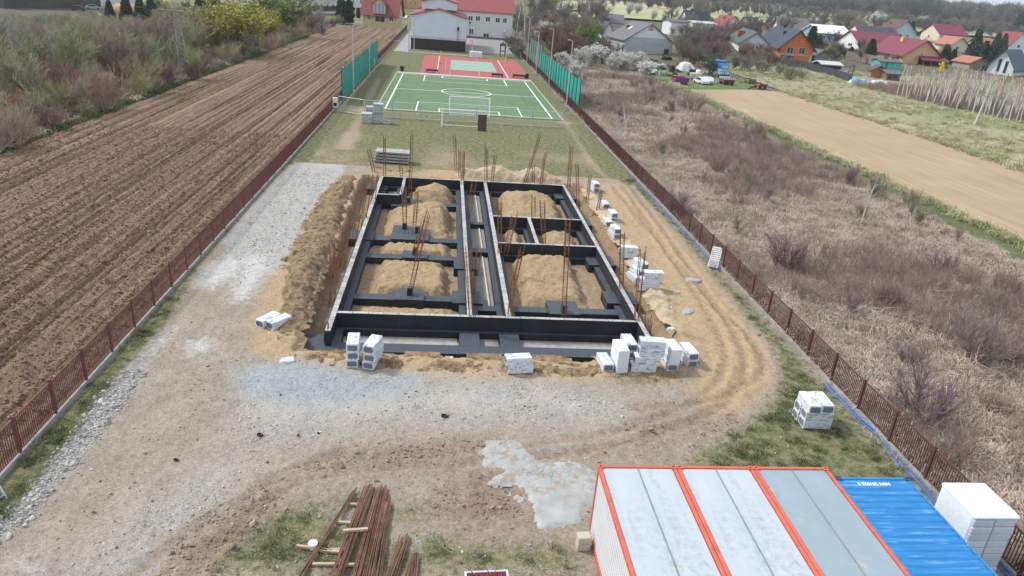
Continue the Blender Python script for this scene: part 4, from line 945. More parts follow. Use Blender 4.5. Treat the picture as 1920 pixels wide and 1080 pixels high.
# ================================================================ FENCES
M_fL = mat('maroon_fence_paint', (.165, .060, .054), .6, .2, 4, (.13, .045, .04), (.55, .7), 2)
M_fR = mat('brown_fence_paint', (.105, .040, .038), .6, .2, 4, (.09, .034, .03), (.55, .7), 2)
M_plin = mat('plinth', (.30, .29, .27), .9, .2, 3, (.17, .17, .14), (.5, .7), 2, .4, 20, .01)
def bar_fence(name, label, x, y0, y1, yp, m, hp=1.5, far_dark=None):
    t = thing(name, label, 'fence', (x, y0, 0))
    q = MB(); y = y0
    while y < y1:
        L = min(6, y1-y); q = MB(); q.bev(-.07, .07, y-y0, y-y0+L-.012, -.25, .16, .012); q.part('plinth', M_plin, t); y += L
    k0 = math.ceil((y0-yp)/2.37); ys = []
    while yp+k0*2.37 < y1: ys.append(yp+k0*2.37); k0 += 1
    pm = MB(); pm.bev(-.045, .045, -.045, .045, .162, hp+.08, .008); pme = pm.mesh('post', m)
    rm = MB(); rm.box(-.02, .02, .05, 2.32, .24, .28); rm.box(-.02, .02, .05, 2.32, hp-.04, hp)
    up = MB(); up.box(-.022, .022, .048, 2.322, hp-.045, hp); lo = MB(); lo.box(-.022, .022, .048, 2.322, .235, .28)
    ume, lme = up.mesh('rail', m), lo.mesh('rail', m)
    bme = MB().box(-.011, .011, -.013, .013, .282, hp-.047).mesh('bar', m)
    nbar = 0; far = MB()
    for y in ys:
        o = bpy.data.objects.new('post', pme); put(o, t); o.location = (0, y-y0, 0)
        if y+2.37 > y1+.1: continue
        for me in (ume, lme):
            o = bpy.data.objects.new('rail', me); put(o, t); o.location = (0, y-y0, 0)
        for k in range(19):
            yy = y-y0+.05+(k+.75)*2.27/19.5
            if nbar < 296:
                if pj((x, y0+yy, 1))[1] < 1100:
                    o = bpy.data.objects.new('bar', bme); put(o, t); o.location = (0, yy, 0); nbar += 1
                    continue
            far.box(-.011, .011, yy-.013, yy+.013, .282, hp-.047)
    far.part('bars', m, t, kind='stuff')
    return t
bar_fence('bar_fence', 'long maroon bar fence between the building site and the ploughed field', -13.83, 6.0, 256, 21.04, M_fL)
bar_fence('bar_fence', 'long dark brown bar fence between the building site and the waste land', 18.15, 6.0, 182, 20.06, M_fR)
# blue hose along the right fence
M_hose = mat('blue_hose', (.035, .13, .42), .5, .15, 3)
pts = [(17.86+.10*math.sin(y*.9)+.05*math.sin(y*2.3), y, .05+.03*math.sin(y*1.7)) for y in np.arange(14, 27.5, .5)]
q = MB(); q.path(pts, .032, 6); q.path([(x+.16+.04*math.sin(y), y+.1, z) for x, y, z in pts], .028, 6); q.solo('hose', M_hose, 'pair of blue hoses lying along the near right fence plinth', 'hose')
pts = [(17.84+.06*math.sin(y*.7), y, .05) for y in np.arange(41, 66, .6)]
q = MB(); q.path(pts, .026, 6); q.path([(x+.12, y, z) for x, y, z in pts], .02, 6); q.solo('hose', M_hose, 'blue hose along the right fence plinth behind the white lounger', 'hose')
# folded blue trestle at the left edge
M_trest = mat('pale_blue_steel', (.42, .52, .60), .5, .1, 4)
t = thing('barrier_frame', 'pale blue tubular barrier frame lying by the left fence', 'barrier', gp(4, 930)); q = MB()
q.path([(-1.2, .35, .9), (-.35, .25, .75), (.16, -.1, .12), (-.5, -.9, .06), (-1.3, -1.0, .06)], .035, 6); q.path([(.16, -.1, .12), (.22, -.16, .02)], .05, 6); q.part('tube', M_trest, t)
# ---- green ball nets
def net_mat(name, c, alpha):
    m, t, b = nodes_of(name); N = NT(t)
    f = N.noise(1.2, 4, .6); b.inputs['Base Color'].default_value = (*c, 1)
    N.L(N.mix(N.mr(f, .3, .7), sc(c, .8), sc(c, 1.15)), b.inputs['Base Color']); b.inputs['Roughness'].default_value = .7; b.inputs['Alpha'].default_value = alpha
    return m
M_net = net_mat('green_net', (.008, .285, .225), .94); M_oldnet = net_mat('faded_net', (.15, .26, .24), .60); M_npost = mat('dark_post', (.03, .035, .035), .6)
def ball_net(label, x, y0, y1, h, m, step=3.0, z0=.45):
    t = thing('ball_net', label, 'net', (x, y0, 0)); n = round((y1-y0)/step); st = (y1-y0)/n
    for k in range(n+1):
        q = MB(); q.tube((0, k*st, 0), (0, k*st, h+.05), .055, .055, 6); q.part('post', M_npost, t)
        if k < n:
            q = MB(); vs = []; ny, nz = 7, 7
            for i in range(ny):
                for j in range(nz):
                    a, c = i/(ny-1), j/(nz-1)
                    vs.append((.10*math.sin(math.pi*a)*math.sin(math.pi*c)*math.sin(k*2.3)+.04, k*st+.03+a*(st-.06), z0+c*(h-z0)-.14*math.sin(math.pi*a)*c*c))
            q.add(vs, [(i*nz+j, (i+1)*nz+j, (i+1)*nz+j+1, i*nz+j+1) for i in range(ny-1) for j in range(nz-1)]); q.part('net_panel', m, t, smooth=True)
    return t
ball_net('bright green ball net on the left side of the football pitch', -13.55, 97, 147, 4.55, M_net)
ball_net('bright green ball net on the right side of the football pitch', 18.75, 101.5, 147.5, 4.45, M_net)
ball_net('faded see through grey green net behind the bright right net', 18.8, 147.6, 171, 5.6, M_oldnet, 3.9)
# ---- lamp posts along the pitch
M_galv = mat('galvanised', (.46, .47, .48), .5, .1, 3, metal=.3)
for i, ((u, v), tv, lab) in enumerate([((692.7,145),40,'tall grey flood light pole at the middle of the left net'),((662.8,182),48,'tall grey flood light pole nearest on the left of the pitch'),((766,126),30,'tall grey pole left of the red court'),((776,107),30,'tall grey pole before the left corner of the gym'),
          ((1061,207),77,'tall grey flood light pole nearest on the right of the pitch'),((1028.5,165),55,'tall grey flood light pole at the middle of the right net'),((1004.5,141),60,'tall grey flood light pole before the faded net'),((987.5,120),33,'tall grey flood light pole farthest on the right')]):
    p = gp(u, v); h = hz(p, tv); t = thing('light_pole', lab, 'light pole', p, 0, 'flood light poles round the pitch')
    q = MB(); q.tube((0, 0, 0), (0, 0, h*.5), .10, .085, 8); q.tube((0, 0, h*.5), (0, 0, h), .075, .06, 8); q.part('pole', M_galv, t)
    s = 1 if u < 900 else -1
    q = MB(); q.tube((0, 0, h), (s*.35, 0, h+.1), .04, .04, 6); q.cbox((s*.5, 0, h+.12), (.4, .26, .1)); q.part('lamp_head', M_galv, t)
    q = MB(); q.tube((0, 0, 0), (0, 0, .06), .2, .2, 10); q.part('base', M_conc, t)
# ================================================================ FOOTBALL PITCH AND RED COURT
m, t_, b = nodes_of('artificial_turf'); N = NT(t_)
c = N.mix(N.mr(N.noise(.4, 5, .6), .3, .7), (.098, .165, .078), (.128, .205, .102)); c = N.mix(N.mr(N.noise(1.0, 3, .6, N.mapv(N.pos(), (1.2, .04, 1))), .55, .8), c, (.075, .155, .07))
N.L(c, b.inputs['Base Color']); b.inputs['Roughness'].default_value = .9; N.L(N.bump(N.noise(20, 3), .3, .02), b.inputs['Normal']); M_turf = m
q = MB(); q.box(-8.9, 15.5, 94.2, 134.6, -.2, .05); struct('football_pitch', q.mesh('football_pitch', M_turf))
M_line = mat('line_paint', (.72, .74, .70), .8, .06, 6)
def strip(pts, w, z, name, label):
    q = MB()
    for a, b_ in zip(pts[:-1], pts[1:]):
        a = Vector((*a, 0)); b_ = Vector((*b_, 0)); d = (b_-a).normalized(); n = Vector((-d.y, d.x, 0))*w/2; e = d*w/2*.999
        q.add([(*(a-n-e)[:2], z), (*(b_-n+e)[:2], z), (*(b_+n+e)[:2], z), (*(a+n-e)[:2], z)], [(0, 1, 2, 3)]); z += .0015
    me = q.mesh(name, M_line); o = struct(name, me); return o
lz = .056
gx = lambda u, v: tuple(gp(u, v, .05)[:2])
c1 = lambda a, b_: gx(700+a/5.3333, 80+b_/5.3333)
PXL, PXR, PYN, PYF, PYM = -7.8, 14.2, 95.1, 133.6, 114.4
strip([(PXL, PYN), (PXL, PYF)], .22, lz, 'pitch_line', ''); strip([(PXR, PYN), (PXR, PYF)], .22, lz, 'pitch_line', '')
strip([(PXL+.2, PYF), (PXR-.2, PYF)], .18, lz+.004, 'pitch_line', ''); strip([(PXL+.2, PYN), (PXR-.2, PYN)], .2, lz+.004, 'pitch_line', '')
strip([(PXL+.2, PYM), (PXR-.2, PYM)], .22, lz, 'pitch_line', '')
strip([(3.2+3.85*math.cos(a*math.pi/24), PYM+4.0*math.sin(a*math.pi/24)) for a in range(49)], .22, lz+.006, 'centre_circle', '')
a1, a2, a3, a4 = c1(517, 322), c1(505, 380), c1(1335, 432), c1(1303, 374); X0, X1, Y = (a1[0]+a2[0])/2, (a3[0]+a4[0])/2, (a2[1]+a3[1])/2
strip([(X0, PYF-.2), (X0, Y), (X1, Y), (X1, PYF-.2)], .18, lz+.002, 'penalty_line', '')
a1, a2, a3 = c1(690, 352), c1(1142, 382), c1(1142, 364); strip([(a1[0], PYF-.2), (a1[0], a1[1]), (a2[0], a1[1]), (a2[0], PYF-.2)], .2, lz+.003, 'goal_area_line', '')
a1, a2, a3, a4 = c1(445, 592), c1(427, 685), c1(1438, 650), c1(1488, 744); X0, X1, Y = (a1[0]+a2[0])/2, (a3[0]+a4[0])/2, (a1[1]+a3[1])/2
strip([(X0, PYN+.2), (X0, Y), (X1, Y), (X1, PYN+.2)], .18, lz+.002, 'penalty_line', '')
a1, a2 = c1(660, 660), c1(1250, 692); Y = (a1[1]+a2[1])/2; strip([(a1[0], PYN+.2), (a1[0], Y), (a2[0], Y), (a2[0], PYN+.2)], .2, lz+.003, 'goal_area_line', '')
for nm, bx in (('pitch_kerb', (-9.05, -8.9, 94.2, 134.6)), ('pitch_kerb', (15.5, 15.65, 94.2, 134.6)), ('pitch_kerb', (-9.05, 15.65, 134.6, 136.4))):
    q = MB(); q.box(*bx, -.2, .07); struct(nm, q.mesh(nm, mat('kerb', (.44, .43, .40), .9, .12, 3)))
M_red = mat('red_court_surface', (.36, .098, .092), .9, .1, .6, bump=.2, bs=25); M_mint = mat('mint_court_surface', (.25, .36, .29), .9, .08, .6)
q = MB(); q.box(-5.05, 16.0, 136.4, 172, -.2, .06); struct('red_court', q.mesh('red_court', M_red))
k = [c1(775, 172), c1(1190, 200), c1(1235, 298), c1(775, 270)]; kx0 = (k[0][0]+k[3][0])/2; kx1 = (k[1][0]+k[2][0])/2; ky0 = (k[2][1]+k[3][1])/2; ky1 = (k[0][1]+k[1][1])/2
q = MB(); q.box(kx0, kx1, ky0, ky1, .055, .066); struct('court_key', q.mesh('court_key', M_mint))
strip([(kx1+1.6, 137.5), (kx1+1.6, 170)], .16, .064, 'court_line', ''); strip([(-1.8, 137.5), (-1.8, 171.5)], .12, .064, 'court_line', '')
M_gw = mat('goal_white', (.75, .76, .75), .5, .04, 3); M_gnet = net_mat('goal_net', (.55, .6, .58), .22)
def goal(label, xl, xr, y, h, depth, r=.065, net=False, sgn=-1):
    t = thing('football_goal', label, 'goal', (xl, y, .05)); w = xr-xl
    for x in (0, w):
        q = MB(); q.tube((x, 0, 0), (x, 0, h+r), r, r, 8); q.part('post', M_gw, t)
        q = MB(); q.path([(x, 0, h), (x, sgn*depth*.35, h), (x, sgn*depth, .04), (x, 0, .04)], r*.5, 6); q.part('side_frame', M_gw, t)
    q = MB(); q.tube((0, 0, h), (w, 0, h), r, r, 8); q.part('crossbar', M_gw, t)
    q = MB(); q.tube((0, sgn*depth, .04), (w, sgn*depth, .04), r*.5, r*.5, 6); q.part('back_rail', M_gw, t)
    if net:
        q = MB(); q.quad((0, sgn*.35*depth, h), (w, sgn*.35*depth, h), (w, sgn*depth, .05), (0, sgn*depth, .05)); q.part('net', M_gnet, t)
    return t
pl_, pr_ = gp(842.5, 212, .05), gp(917, 217, .05); goal('white football goal on the near end line of the green pitch', pl_.x, pr_.x, PYN-.1, hz(Vector((pl_.x, PYN, 0)), 181), 1.5, .07, True)
pl_, pr_ = gp(844, 142.5, .05), gp(898, 146, .05); goal('white football goal on the far end line before the red court', pl_.x, pr_.x, PYF+.2, 2.2, 1.2, .06, False, 1)
pl_, pr_ = gp(828.5, 239.5), gp(910, 244); goal('portable white goal standing in front of the temporary fence', pl_.x, pr_.x, (pl_.y+pr_.y)/2, 2.1, 1.4, .075, False, -1 if False else 1)
q = MB(); q.cbox((0, 0, .95), (1.0, .06, 1.9), 0, 0, ('X', -.22)); q.solo('board', mat('brown_board', (.085, .045, .04), .8, .2, 3), 'dark brown board leaning on the right post of the portable goal', 'board', (pr_.x-.45, pr_.y-.75, 0), .0)
# temporary mesh fence
M_tf = mat('fence_steel', (.50, .53, .54), .5, .1, 3, metal=.2)
tx = [gp(631, 214).x, -9.75, -6.43, -3.0, .4, 3.8, 7.2, 10.7, 14.4]; ty = [90.6, 88.9] + [88.55]*7
for k in range(8):
    a = Vector((tx[k]+.04, ty[k], 0)); b_ = Vector((tx[k+1]-.04, ty[k+1], 0)); L = (b_-a).length
    nm = ('at the left fence corner', 'behind the wrapped paver stacks', 'third from the left', 'left of the portable goal', 'behind the left half of the portable goal', 'behind the brown board', 'second from the right end', 'at the right end')[k]
    t = thing('mesh_fence_panel', 'grey temporary mesh fence panel '+nm, 'fence panel', a, math.atan2((b_-a).y, (b_-a).x), 'temporary fence panels before the pitch')
    q = MB(); q.path([(0, 0, .1), (0, 0, 1.95), (L, 0, 1.95), (L, 0, .1)], .034, 6); q.tube((0, 0, .18), (L, 0, .18), .03, .03, 6); q.part('frame', M_tf, t)
    q = MB(); n = 22
    for i in range(1, n): q.tube((L*i/n, .0, .2), (L*i/n, 0, 1.93), .005, .005, 3)
    for i in range(1, 6): q.tube((0, .0, .2+1.73*i/6), (L, 0, .2+1.73*i/6), .005, .005, 3)
    q.part('mesh', M_tf, t, kind='stuff')
    q = MB(); q.bev(-.12, .12, -.35, .35, 0, .13, .02); q.part('foot', M_conc, t)
    if k in (2, 5, 7):
        q = MB(); q.path([(.05, 0, 1.2), (.15, .9, .05)], .03, 6); q.part('stay', M_tf, t)
# wrapped paver cubes
M_pav = mat('wrapped_pavers', (.44, .46, .48), .5, .22, 3, (.28, .29, .30), (.45, .7), 3.5, .7, 9, .04, use='obj', rnd=.1)
def paver(u, v, w, h, lab, dz=0.0):
    p = gp(u, v); t = thing('paver_pack', lab, 'paver pack', (p.x, p.y+w/2, dz), .05, 'wrapped packs of grey pavers')
    q = MB(); q.box(-w/2, w/2, -w/2, w/2, 0, .12); q.part('pallet_base', M_timber, t); n = max(2, round(h/.28))
    for k in range(n):
        q = MB(); e = random.uniform(-.02, .02); q.bev(-w/2+.02, w/2-.02+e, -w/2+.02, w/2-.02, .125+k*h/n, .125+(k+1)*h/n-.015, .03); q.part('paver_layer', M_pav, t)
    return p
paver(687, 232, 1.25, 1.05, 'wide film wrapped paver pack, lower left of the group'); paver(693, 215, .95, .85, 'smaller wrapped paver pack on the lower left one', .0)
pq = paver(709, 232, 1.2, 1.0, 'wrapped paver pack, lower right of the group'); paver(709, 232, 1.2, 1.0, 'wrapped paver pack stacked on the lower right one', 1.14)
q = MB()
for k in range(9): q.cbox((random.uniform(-.5, .5), random.uniform(-.4, .4), .1+.08*(k % 3)), (.45, .3, .16), 0, random.random()*3)
q.solo('bag_heap', M_pav, 'low heap of pale bags beside the wrapped pavers', 'bag heap', gp(722, 232))
for u, v, lab in ((629, 210, 'white electric cabinet on a post by the left fence corner'), (700, 128, 'small white electric cabinet at the far end of the left net')):
    p = gp(u, v); t = thing('electric_cabinet', lab, 'cabinet', p); q = MB(); q.bev(-.28, .28, -.16, .16, .55, 1.75, .02); q.part('cabinet_body', M_white, t)
    q = MB(); q.box(-.2, .2, -.18, -.162, .75, 1.15); q.part('window', M_dark, t); q = MB(); q.box(-.2, .2, -.1, .1, 0, .55); q.part('plinth', M_conc, t)
# posts, hoop and benches round the red court
M_ypost = mat('yellow_post', (.75, .50, .03), .5, .08, 3)
for u, v, tv, lab in ((826, 119.7, 95.4, 'yellow volleyball post on the left of the red court'), (946.8, 127.8, 103, 'yellow volleyball post on the right of the red court')):
    p = gp(u, v); h = hz(p, tv); t = thing('volleyball_post', lab, 'post', p, 0, 'yellow volleyball posts'); q = MB(); q.tube((0, 0, 0), (0, 0, h), .11, .10, 8, caps=True); q.part('pole', M_ypost, t); q = MB(); q.tube((0, 0, 0), (0, 0, .1), .2, .2, 8, caps=True); q.part('socket', M_npost, t)
for u, v, tv, lab in ((835, 132.5, 108.5, 'thin white pole on the left part of the red court'), (892, 135, 107, 'thin white pole in the mint green key')):
    p = gp(u, v); q = MB(); q.tube((0, 0, 0), (0, 0, hz(p, tv)), .045, .04, 6); q.solo('thin_pole', M_gw, lab, 'pole', p)
p = gp(892, 108); t = thing('basketball_hoop', 'basketball hoop with white board and white padded base at the far court edge', 'basketball hoop', p)
q = MB(); q.bev(-1.45, 1.45, -.7, .9, 0, 1.35, .06); q.part('padded_base', M_white, t); hb = hz(p, 83)
q = MB(); q.tube((-.9, .3, 1.35), (-.9, .3, hb), .11, .11, 8); q.tube((-.9, .3, hb-.4), (-.9, -1.0, hb+.3), .08, .08, 8); q.part('pole', M_galv, t)
w_ = 16.3/ppm(p); h_ = 9.5/ppm(p); q = MB(); q.bev(-.9-w_/2-.25, -.9+w_/2-.25, -1.1, -1.04, hb, hb+h_, .015); bd = q.part('backboard', M_white, t)
q = MB(); q.path([(-1.45, -1.12, hb+.35), (-1.45, -1.12, hb+.85), (-.85, -1.12, hb+.85), (-.85, -1.12, hb+.35), (-1.45, -1.12, hb+.35)], .03, 4); q.part('target_frame', mat('orange_paint', (.6, .2, .04)), bd)
q = MB(); q.path([(-1.15+.24*math.cos(a), -1.38+.24*math.sin(a), hb+.3) for a in np.linspace(0, 2*math.pi, 13)], .025, 5); q.part('ring', mat('ring_orange', (.6, .15, .03)), t)
for x0_, x1_, v0, v1, tv, lab in ((799, 821, 136, 137.5, 130, 'low black bench frame left behind the pitch'), (922, 943, 144.5, 146, 138, 'low black bench frame right of the far goal'), (962, 986, 146.5, 148, 140, 'low black bench frame at the right court corner')):
    a = gp(x0_, v0); b_ = gp(x1_, v1); L = (b_-a).length; h = hz(a, tv); t = thing('bench_frame', lab, 'bench', a, math.atan2((b_-a).y, (b_-a).x), 'low black benches behind the pitch')
    for x in (.05, L-.05):
        q = MB(); q.path([(x, 0, 0), (x, 0, h), (x, .9, h), (x, .9, 0)], .07, 6); q.part('leg', M_npost, t)
    q = MB(); q.box(0, L, -.08, .08, h-.14, h+.05); q.part('top_rail', M_npost, t); q = MB(); q.box(.06, L-.06, .25, .8, h*.5, h*.5+.08); q.part('seat', M_dark, t)
    q = MB(); q.box(.06, L-.06, .88, .94, h*.45, h); q.part('backrest', M_dark, t)
for u, v, lab in ((754, 133.5, 'small black bin at the far left pitch corner'), (988, 148, 'small black bin at the right end of the benches')):
    t = thing('litter_bin', lab, 'bin', gp(u, v)); q = MB(); q.tube((0, 0, 0), (0, 0, .9), .3, .36, 10); q.part('bin_body', M_npost, t); q = MB(); q.tube((0, 0, .9), (0, 0, .97), .37, .1, 10, caps=True); q.part('lid', M_dark, t)
# ================================================================ BUILDINGS
def house(name, label, P, rz, Wd, D, hw, hr, wallm, roofm, ridge='side', wins=(), chim=(), ov=.5, cat='house', group=None, roof_t=.22, z0=0.0, framem=None, panem=None, gablem=None, clip=0.0):
    """front-left corner at P; x along the front, y into the depth. ridge='side': the gable faces the front."""
    t = thing(name, label, cat, P, rz, group); framem = framem or M_frame; panem = panem or M_glass
    q = MB()
    if ridge == 'side':
        pr = [(0, -1.5), (Wd, -1.5), (Wd, hw), (Wd/2, hr), (0, hw)]
        vs = [(x, 0, z) for x, z in pr]+[(x, D, z) for x, z in pr]; fr = 0
        q.add(vs, [(0, 1, 2, 3, 4), (9, 8, 7, 6, 5)]+[(k, k+5, (k+1) % 5+5, (k+1) % 5) for k in range(5)])
    else:
        pr = [(0, -1.5), (D, -1.5), (D, hw), (D/2, hr), (0, hw)]
        vs = [(0, y, z) for y, z in pr]+[(Wd, y, z) for y, z in pr]
        q.add(vs, [(4, 3, 2, 1, 0), (5, 6, 7, 8, 9)]+[((k+1) % 5, (k+1) % 5+5, k+5, k) for k in range(5)])
    q.part('wall', wallm, t)
    if ridge == 'side' and gablem is not None:
        q = MB(); zc = hw+clip; k = (hr-zc)/(hr-hw)*Wd/2; q.add([(Wd/2-k, -.03, zc), (Wd/2+k, -.03, zc), (Wd/2, -.03, hr-.02)], [(0, 1, 2)]); q.part('gable_panel', gablem, t)
    half = (Wd if ridge == 'side' else D)/2; sl = (hr-hw)/half; L = D if ridge == 'side' else Wd
    rparts = []
    for s in (-1, 1):
        q = MB(); a0 = half+s*(half+ov); z_e = hw-ov*sl+.03; z_r = hr+.03
        e = [(a0, z_e), (half+s*.0, z_r), (half, z_r+roof_t), (a0, z_e+roof_t)]
        if ridge == 'side': vs = [(a, -ov, z) for a, z in e]+[(a, L+ov, z) for a, z in e]
        else: vs = [(-ov, a, z) for a, z in e]+[(L+ov, a, z) for a, z in e]
        q.add(vs, [(0, 1, 2, 3), (7, 6, 5, 4)]+[(k, k+4, (k+1) % 4+4, (k+1) % 4) for k in range(4)]); rparts.append(q.part('roof', roofm, t))
    for cx, cy, cw, ch, cm in chim:
        q = MB(); zz = hw+(half-abs((cx if ridge == 'side' else cy)-half))*sl; q.box(cx-cw/2, cx+cw/2, cy-cw/2, cy+cw/2, zz-.6, zz+ch); q.box(cx-cw/2-.08, cx+cw/2+.08, cy-cw/2-.08, cy+cw/2+.08, zz+ch, zz+ch+.12); q.part('chimney', cm, rparts[0])
    for w in wins:
        face, u0, u1, z0_, z1_ = w[:5]; nm = w[5] if len(w) > 5 else 'window'; fm = w[6] if len(w) > 6 else framem
        def bx(a0, a1, zz0, zz1, d0, d1):
            if face == 'front': return (a0, a1, -d1, -d0, zz0, zz1)
            if face == 'left': return (-d1, -d0, a0, a1, zz0, zz1)
            return (Wd+d0, Wd+d1, a0, a1, zz0, zz1)
        q = MB(); f = min(.14, (u1-u0)*.13)
        q.box(*bx(u0, u0+f, z0_, z1_, -.05, .07)); q.box(*bx(u1-f, u1, z0_, z1_, -.05, .07)); q.box(*bx(u0+f, u1-f, z0_, z0_+f, -.05, .06)); q.box(*bx(u0+f, u1-f, z1_-f, z1_, -.05, .06)); 
        if u1-u0 > 1.0: mid = (u0+u1)/2; q.box(*bx(mid-f*.4, mid+f*.4, z0_+f, z1_-f, -.05, .05))
        fo = q.part(nm, fm, t)
        q = MB(); q.box(*bx(u0+f, u1-f, z0_+f, z1_-f, -.04, .015)); q.part('pane', panem, fo)
    return t
M_frame = mat('white_frame', (.70, .71, .71), .5, .04, 3)
def plaster(name, c, var=.06): return mat(name, c, .9, var, .5, sc(c, .85), (.62, .85), .9)
def roofm(name, c): return mat(name, c, .65, .12, .8, sc(c, .75), (.55, .8), 1.4, .4, 3, .06, stretch=(1, 1, 3))
M_gym = plaster('gym_plaster', (.60, .655, .70)); M_school = plaster('school_plaster', (.60, .60, .565)); M_redroof = roofm('red_sheet_roof', (.29, .075, .075)); M_brownclad = mat('brown_cladding', (.040, .024, .024), .7, .25, 1.5, (.07, .045, .042), (.5, .7), 3, stretch=(3, 3, .3))
M_trim = mat('pale_trim', (.50, .50, .49), .8, .1, 2)
# gym with white gable
gl, gr_ = gp(770, 91.5), gp(872, 97.5); rz = 0.0; Wg = gr_.x-gl.x; yg = (gl.y+gr_.y)/2
gl = Vector((gl.x, yg, 0)); he = hz(gl, 28); hr_ = hz(Vector((gl.x+Wg/2, yg, 0)), 18)
t = house('school_gym', 'school gym with bluish white gable, dark brown base and red roof', gl, 0, Wg, 26, he, hr_, M_gym, M_redroof, 'side', [], [], .45, 'school')
hb1 = hz(gl, 66); hb0 = hz(gl, 70.5)
q = MB(); q.box(-.02, Wg+.02, -.14, -.002, .02, hb0); q.part('brown_base', M_brownclad, t)
q = MB(); q.box(-.25, Wg+.25, -.32, -.003, hb0+.003, hb1); q.part('ledge', M_trim, t)
n = 24
for k in range(n):
    q = MB(); q.box(Wg*k/n+.02, Wg*(k+1)/n-.05, -.19, -.143, .05, hb0-.03); q.part('cladding_board', M_brownclad, t)
q = MB(); q.add([(Wg*.18, 3, he+1.6), (Wg*.82, 3, he+1.6), (Wg*.82, 3, he+3.2), (Wg*.5, 3, he+4.3), (Wg*.18, 3, he+3.2), (Wg*.18, 26, he+1.6), (Wg*.82, 26, he+1.6), (Wg*.82, 26, he+3.2), (Wg*.5, 26, he+4.3), (Wg*.18, 26, he+3.2)], [(0, 1, 2, 3, 4), (9, 8, 7, 6, 5), (0, 5, 6, 1), (1, 6, 7, 2), (2, 7, 8, 3), (3, 8, 9, 4), (4, 9, 5, 0)]); q.part('raised_clerestory', M_gym, t)
for s in (-1, 1):
    q = MB(); x0 = Wg*.5; x1 = Wg*.5+s*Wg*.36; q.add([(x0, 2.6, he+4.33), (x1, 2.6, he+3.1), (x1, 26.4, he+3.1), (x0, 26.4, he+4.33), (x0, 2.6, he+4.55), (x1, 2.6, he+3.32), (x1, 26.4, he+3.32), (x0, 26.4, he+4.55)], [(0, 1, 2, 3), (4, 5, 6, 7), (0, 1, 5, 4), (1, 2, 6, 5), (2, 3, 7, 6), (3, 0, 4, 7)]); q.part('upper_roof', M_redroof, t)
# classroom wing behind
wr_ = gp(957, 74.5); wl_ = gp(872, 71.5); yw = (wr_.y+wl_.y)/2; Ww = (wr_.x-wl_.x); P = Vector((wl_.x-14, yw, 0)); Wt = Ww+14; s_ = Ww/85.0
X = lambda u: 14+(u-872)*s_
hh = hz(Vector((wr_.x, yw, 0)), 25.5); hR = hh+4.2; zz = lambda v, u: hz(Vector((P.x+X(u), yw, 0)), v)
wins = [('front', X(u0), X(u1), zz(v1, u0), zz(v0, u0)) for u0, u1, v0, v1 in ((876, 885, 29, 39), (889.5, 898.5, 29.5, 39.5), (907.5, 916.5, 31, 41), (925.5, 934.5, 32.5, 42.5), (939, 947, 33, 43.5), (879, 887.5, 53, 64))]
wins.append(('front', X(905), X(916), zz(75, 905), zz(61.5, 905), 'door'))
t = house('school_wing', 'two storey white school wing with long red roof behind the playground', P, math.atan2(0, 1), Wt, 12, hh, hR, M_school, M_redroof, 'front', wins, [(X(922), 6, 1.0, 1.0, M_trim)], .5, 'school')
q = MB(); q.box(14.5, Wt, -.1, -.003, .02, zz(71, 930)); q.part('plinth', mat('grey_plinth', (.14, .14, .14), .8), t)
q = MB(); q.bev(X(941), X(946), -.45, -.004, zz(60, 943), zz(56, 943), .03); q.part('cooler_box', M_white, t)
# paved yard between
q = MB(); q.box(gl.x+Wg+.2, 19.5, yg+.5, yw-.3, -.25, .05); struct('school_yard', q.mesh('school_yard', mat('yard_paving', (.235, .225, .215), .9, .15, .5, (.30, .235, .22), (.5, .62), .12)))
q = MB(); q.box(-12.6, gl.x-.1, yg-9, 252, -.25, .05); struct('school_path', q.mesh('school_path', mat('path_paving', (.30, .29, .28), .9, .12, .6)))
q = MB(); q.box(-12.6, gl.x+Wg+.3, yg-9.6, yg-9.001, -.2, .09); struct('yard_kerb', q.mesh('yard_kerb', M_trim))
q = MB(); q.prism([(1.5, 0), (6.5, -.6), (9, .5), (7, 1.5), (2, 1.2)], -.1, .07); o = struct('blue_mat', q.mesh('blue_mat', mat('blue_rubber', (.10, .24, .36), .8))); o.location = gp(904, 93)-Vector((1.5, 0, 0))
# playground frame and yard lamps
p = gp(938, 107); t = thing('climbing_frame', 'wooden climbing frame with small roof in the school yard', 'play frame', p); M_wood = mat('brown_wood', (.19, .125, .08), .85, .25, 3); s_ = 1/ppm(p)
for x in (0, 9*s_):
    for y in (0, 1.8):
        q = MB(); q.tube((x, y, 0), (x, y, 24*s_), .09, .09, 6); q.part('post', M_wood, t)
q = MB(); q.box(-.1, 9*s_+.1, -.1, 1.9, 1.3, 1.42); q.part('deck', M_wood, t)
q = MB(); q.add([(-.3, -.3, 20*s_), (9*s_+.3, -.3, 20*s_), (9*s_+.3, 2.1, 20*s_), (-.3, 2.1, 20*s_), (4.5*s_, .9, 27*s_)], [(0, 1, 4), (1, 2, 4), (2, 3, 4), (3, 0, 4), (3, 2, 1, 0)]); q.part('roof', M_npost, t)
q = MB(); q.tube((9*s_, .9, 18*s_), (25*s_, .9, 18*s_), .07, .07, 6); q.tube((25*s_, .9, 18*s_), (25*s_, .2, 0), .08, .08, 6); q.tube((25*s_, .9, 18*s_), (25*s_, 1.6, 0), .08, .08, 6); q.part('swing_beam', M_white, t)
for x in (14, 20):
    q = MB(); q.tube((x*s_, .9, 18*s_), (x*s_, .9, .7), .015, .015, 4); q.tube((x*s_+.5, .9, 18*s_), (x*s_+.5, .9, .7), .015, .015, 4); q.box(x*s_-.03, x*s_+.53, .75, 1.05, .64, .7); q.part('swing_seat', M_npost, t)
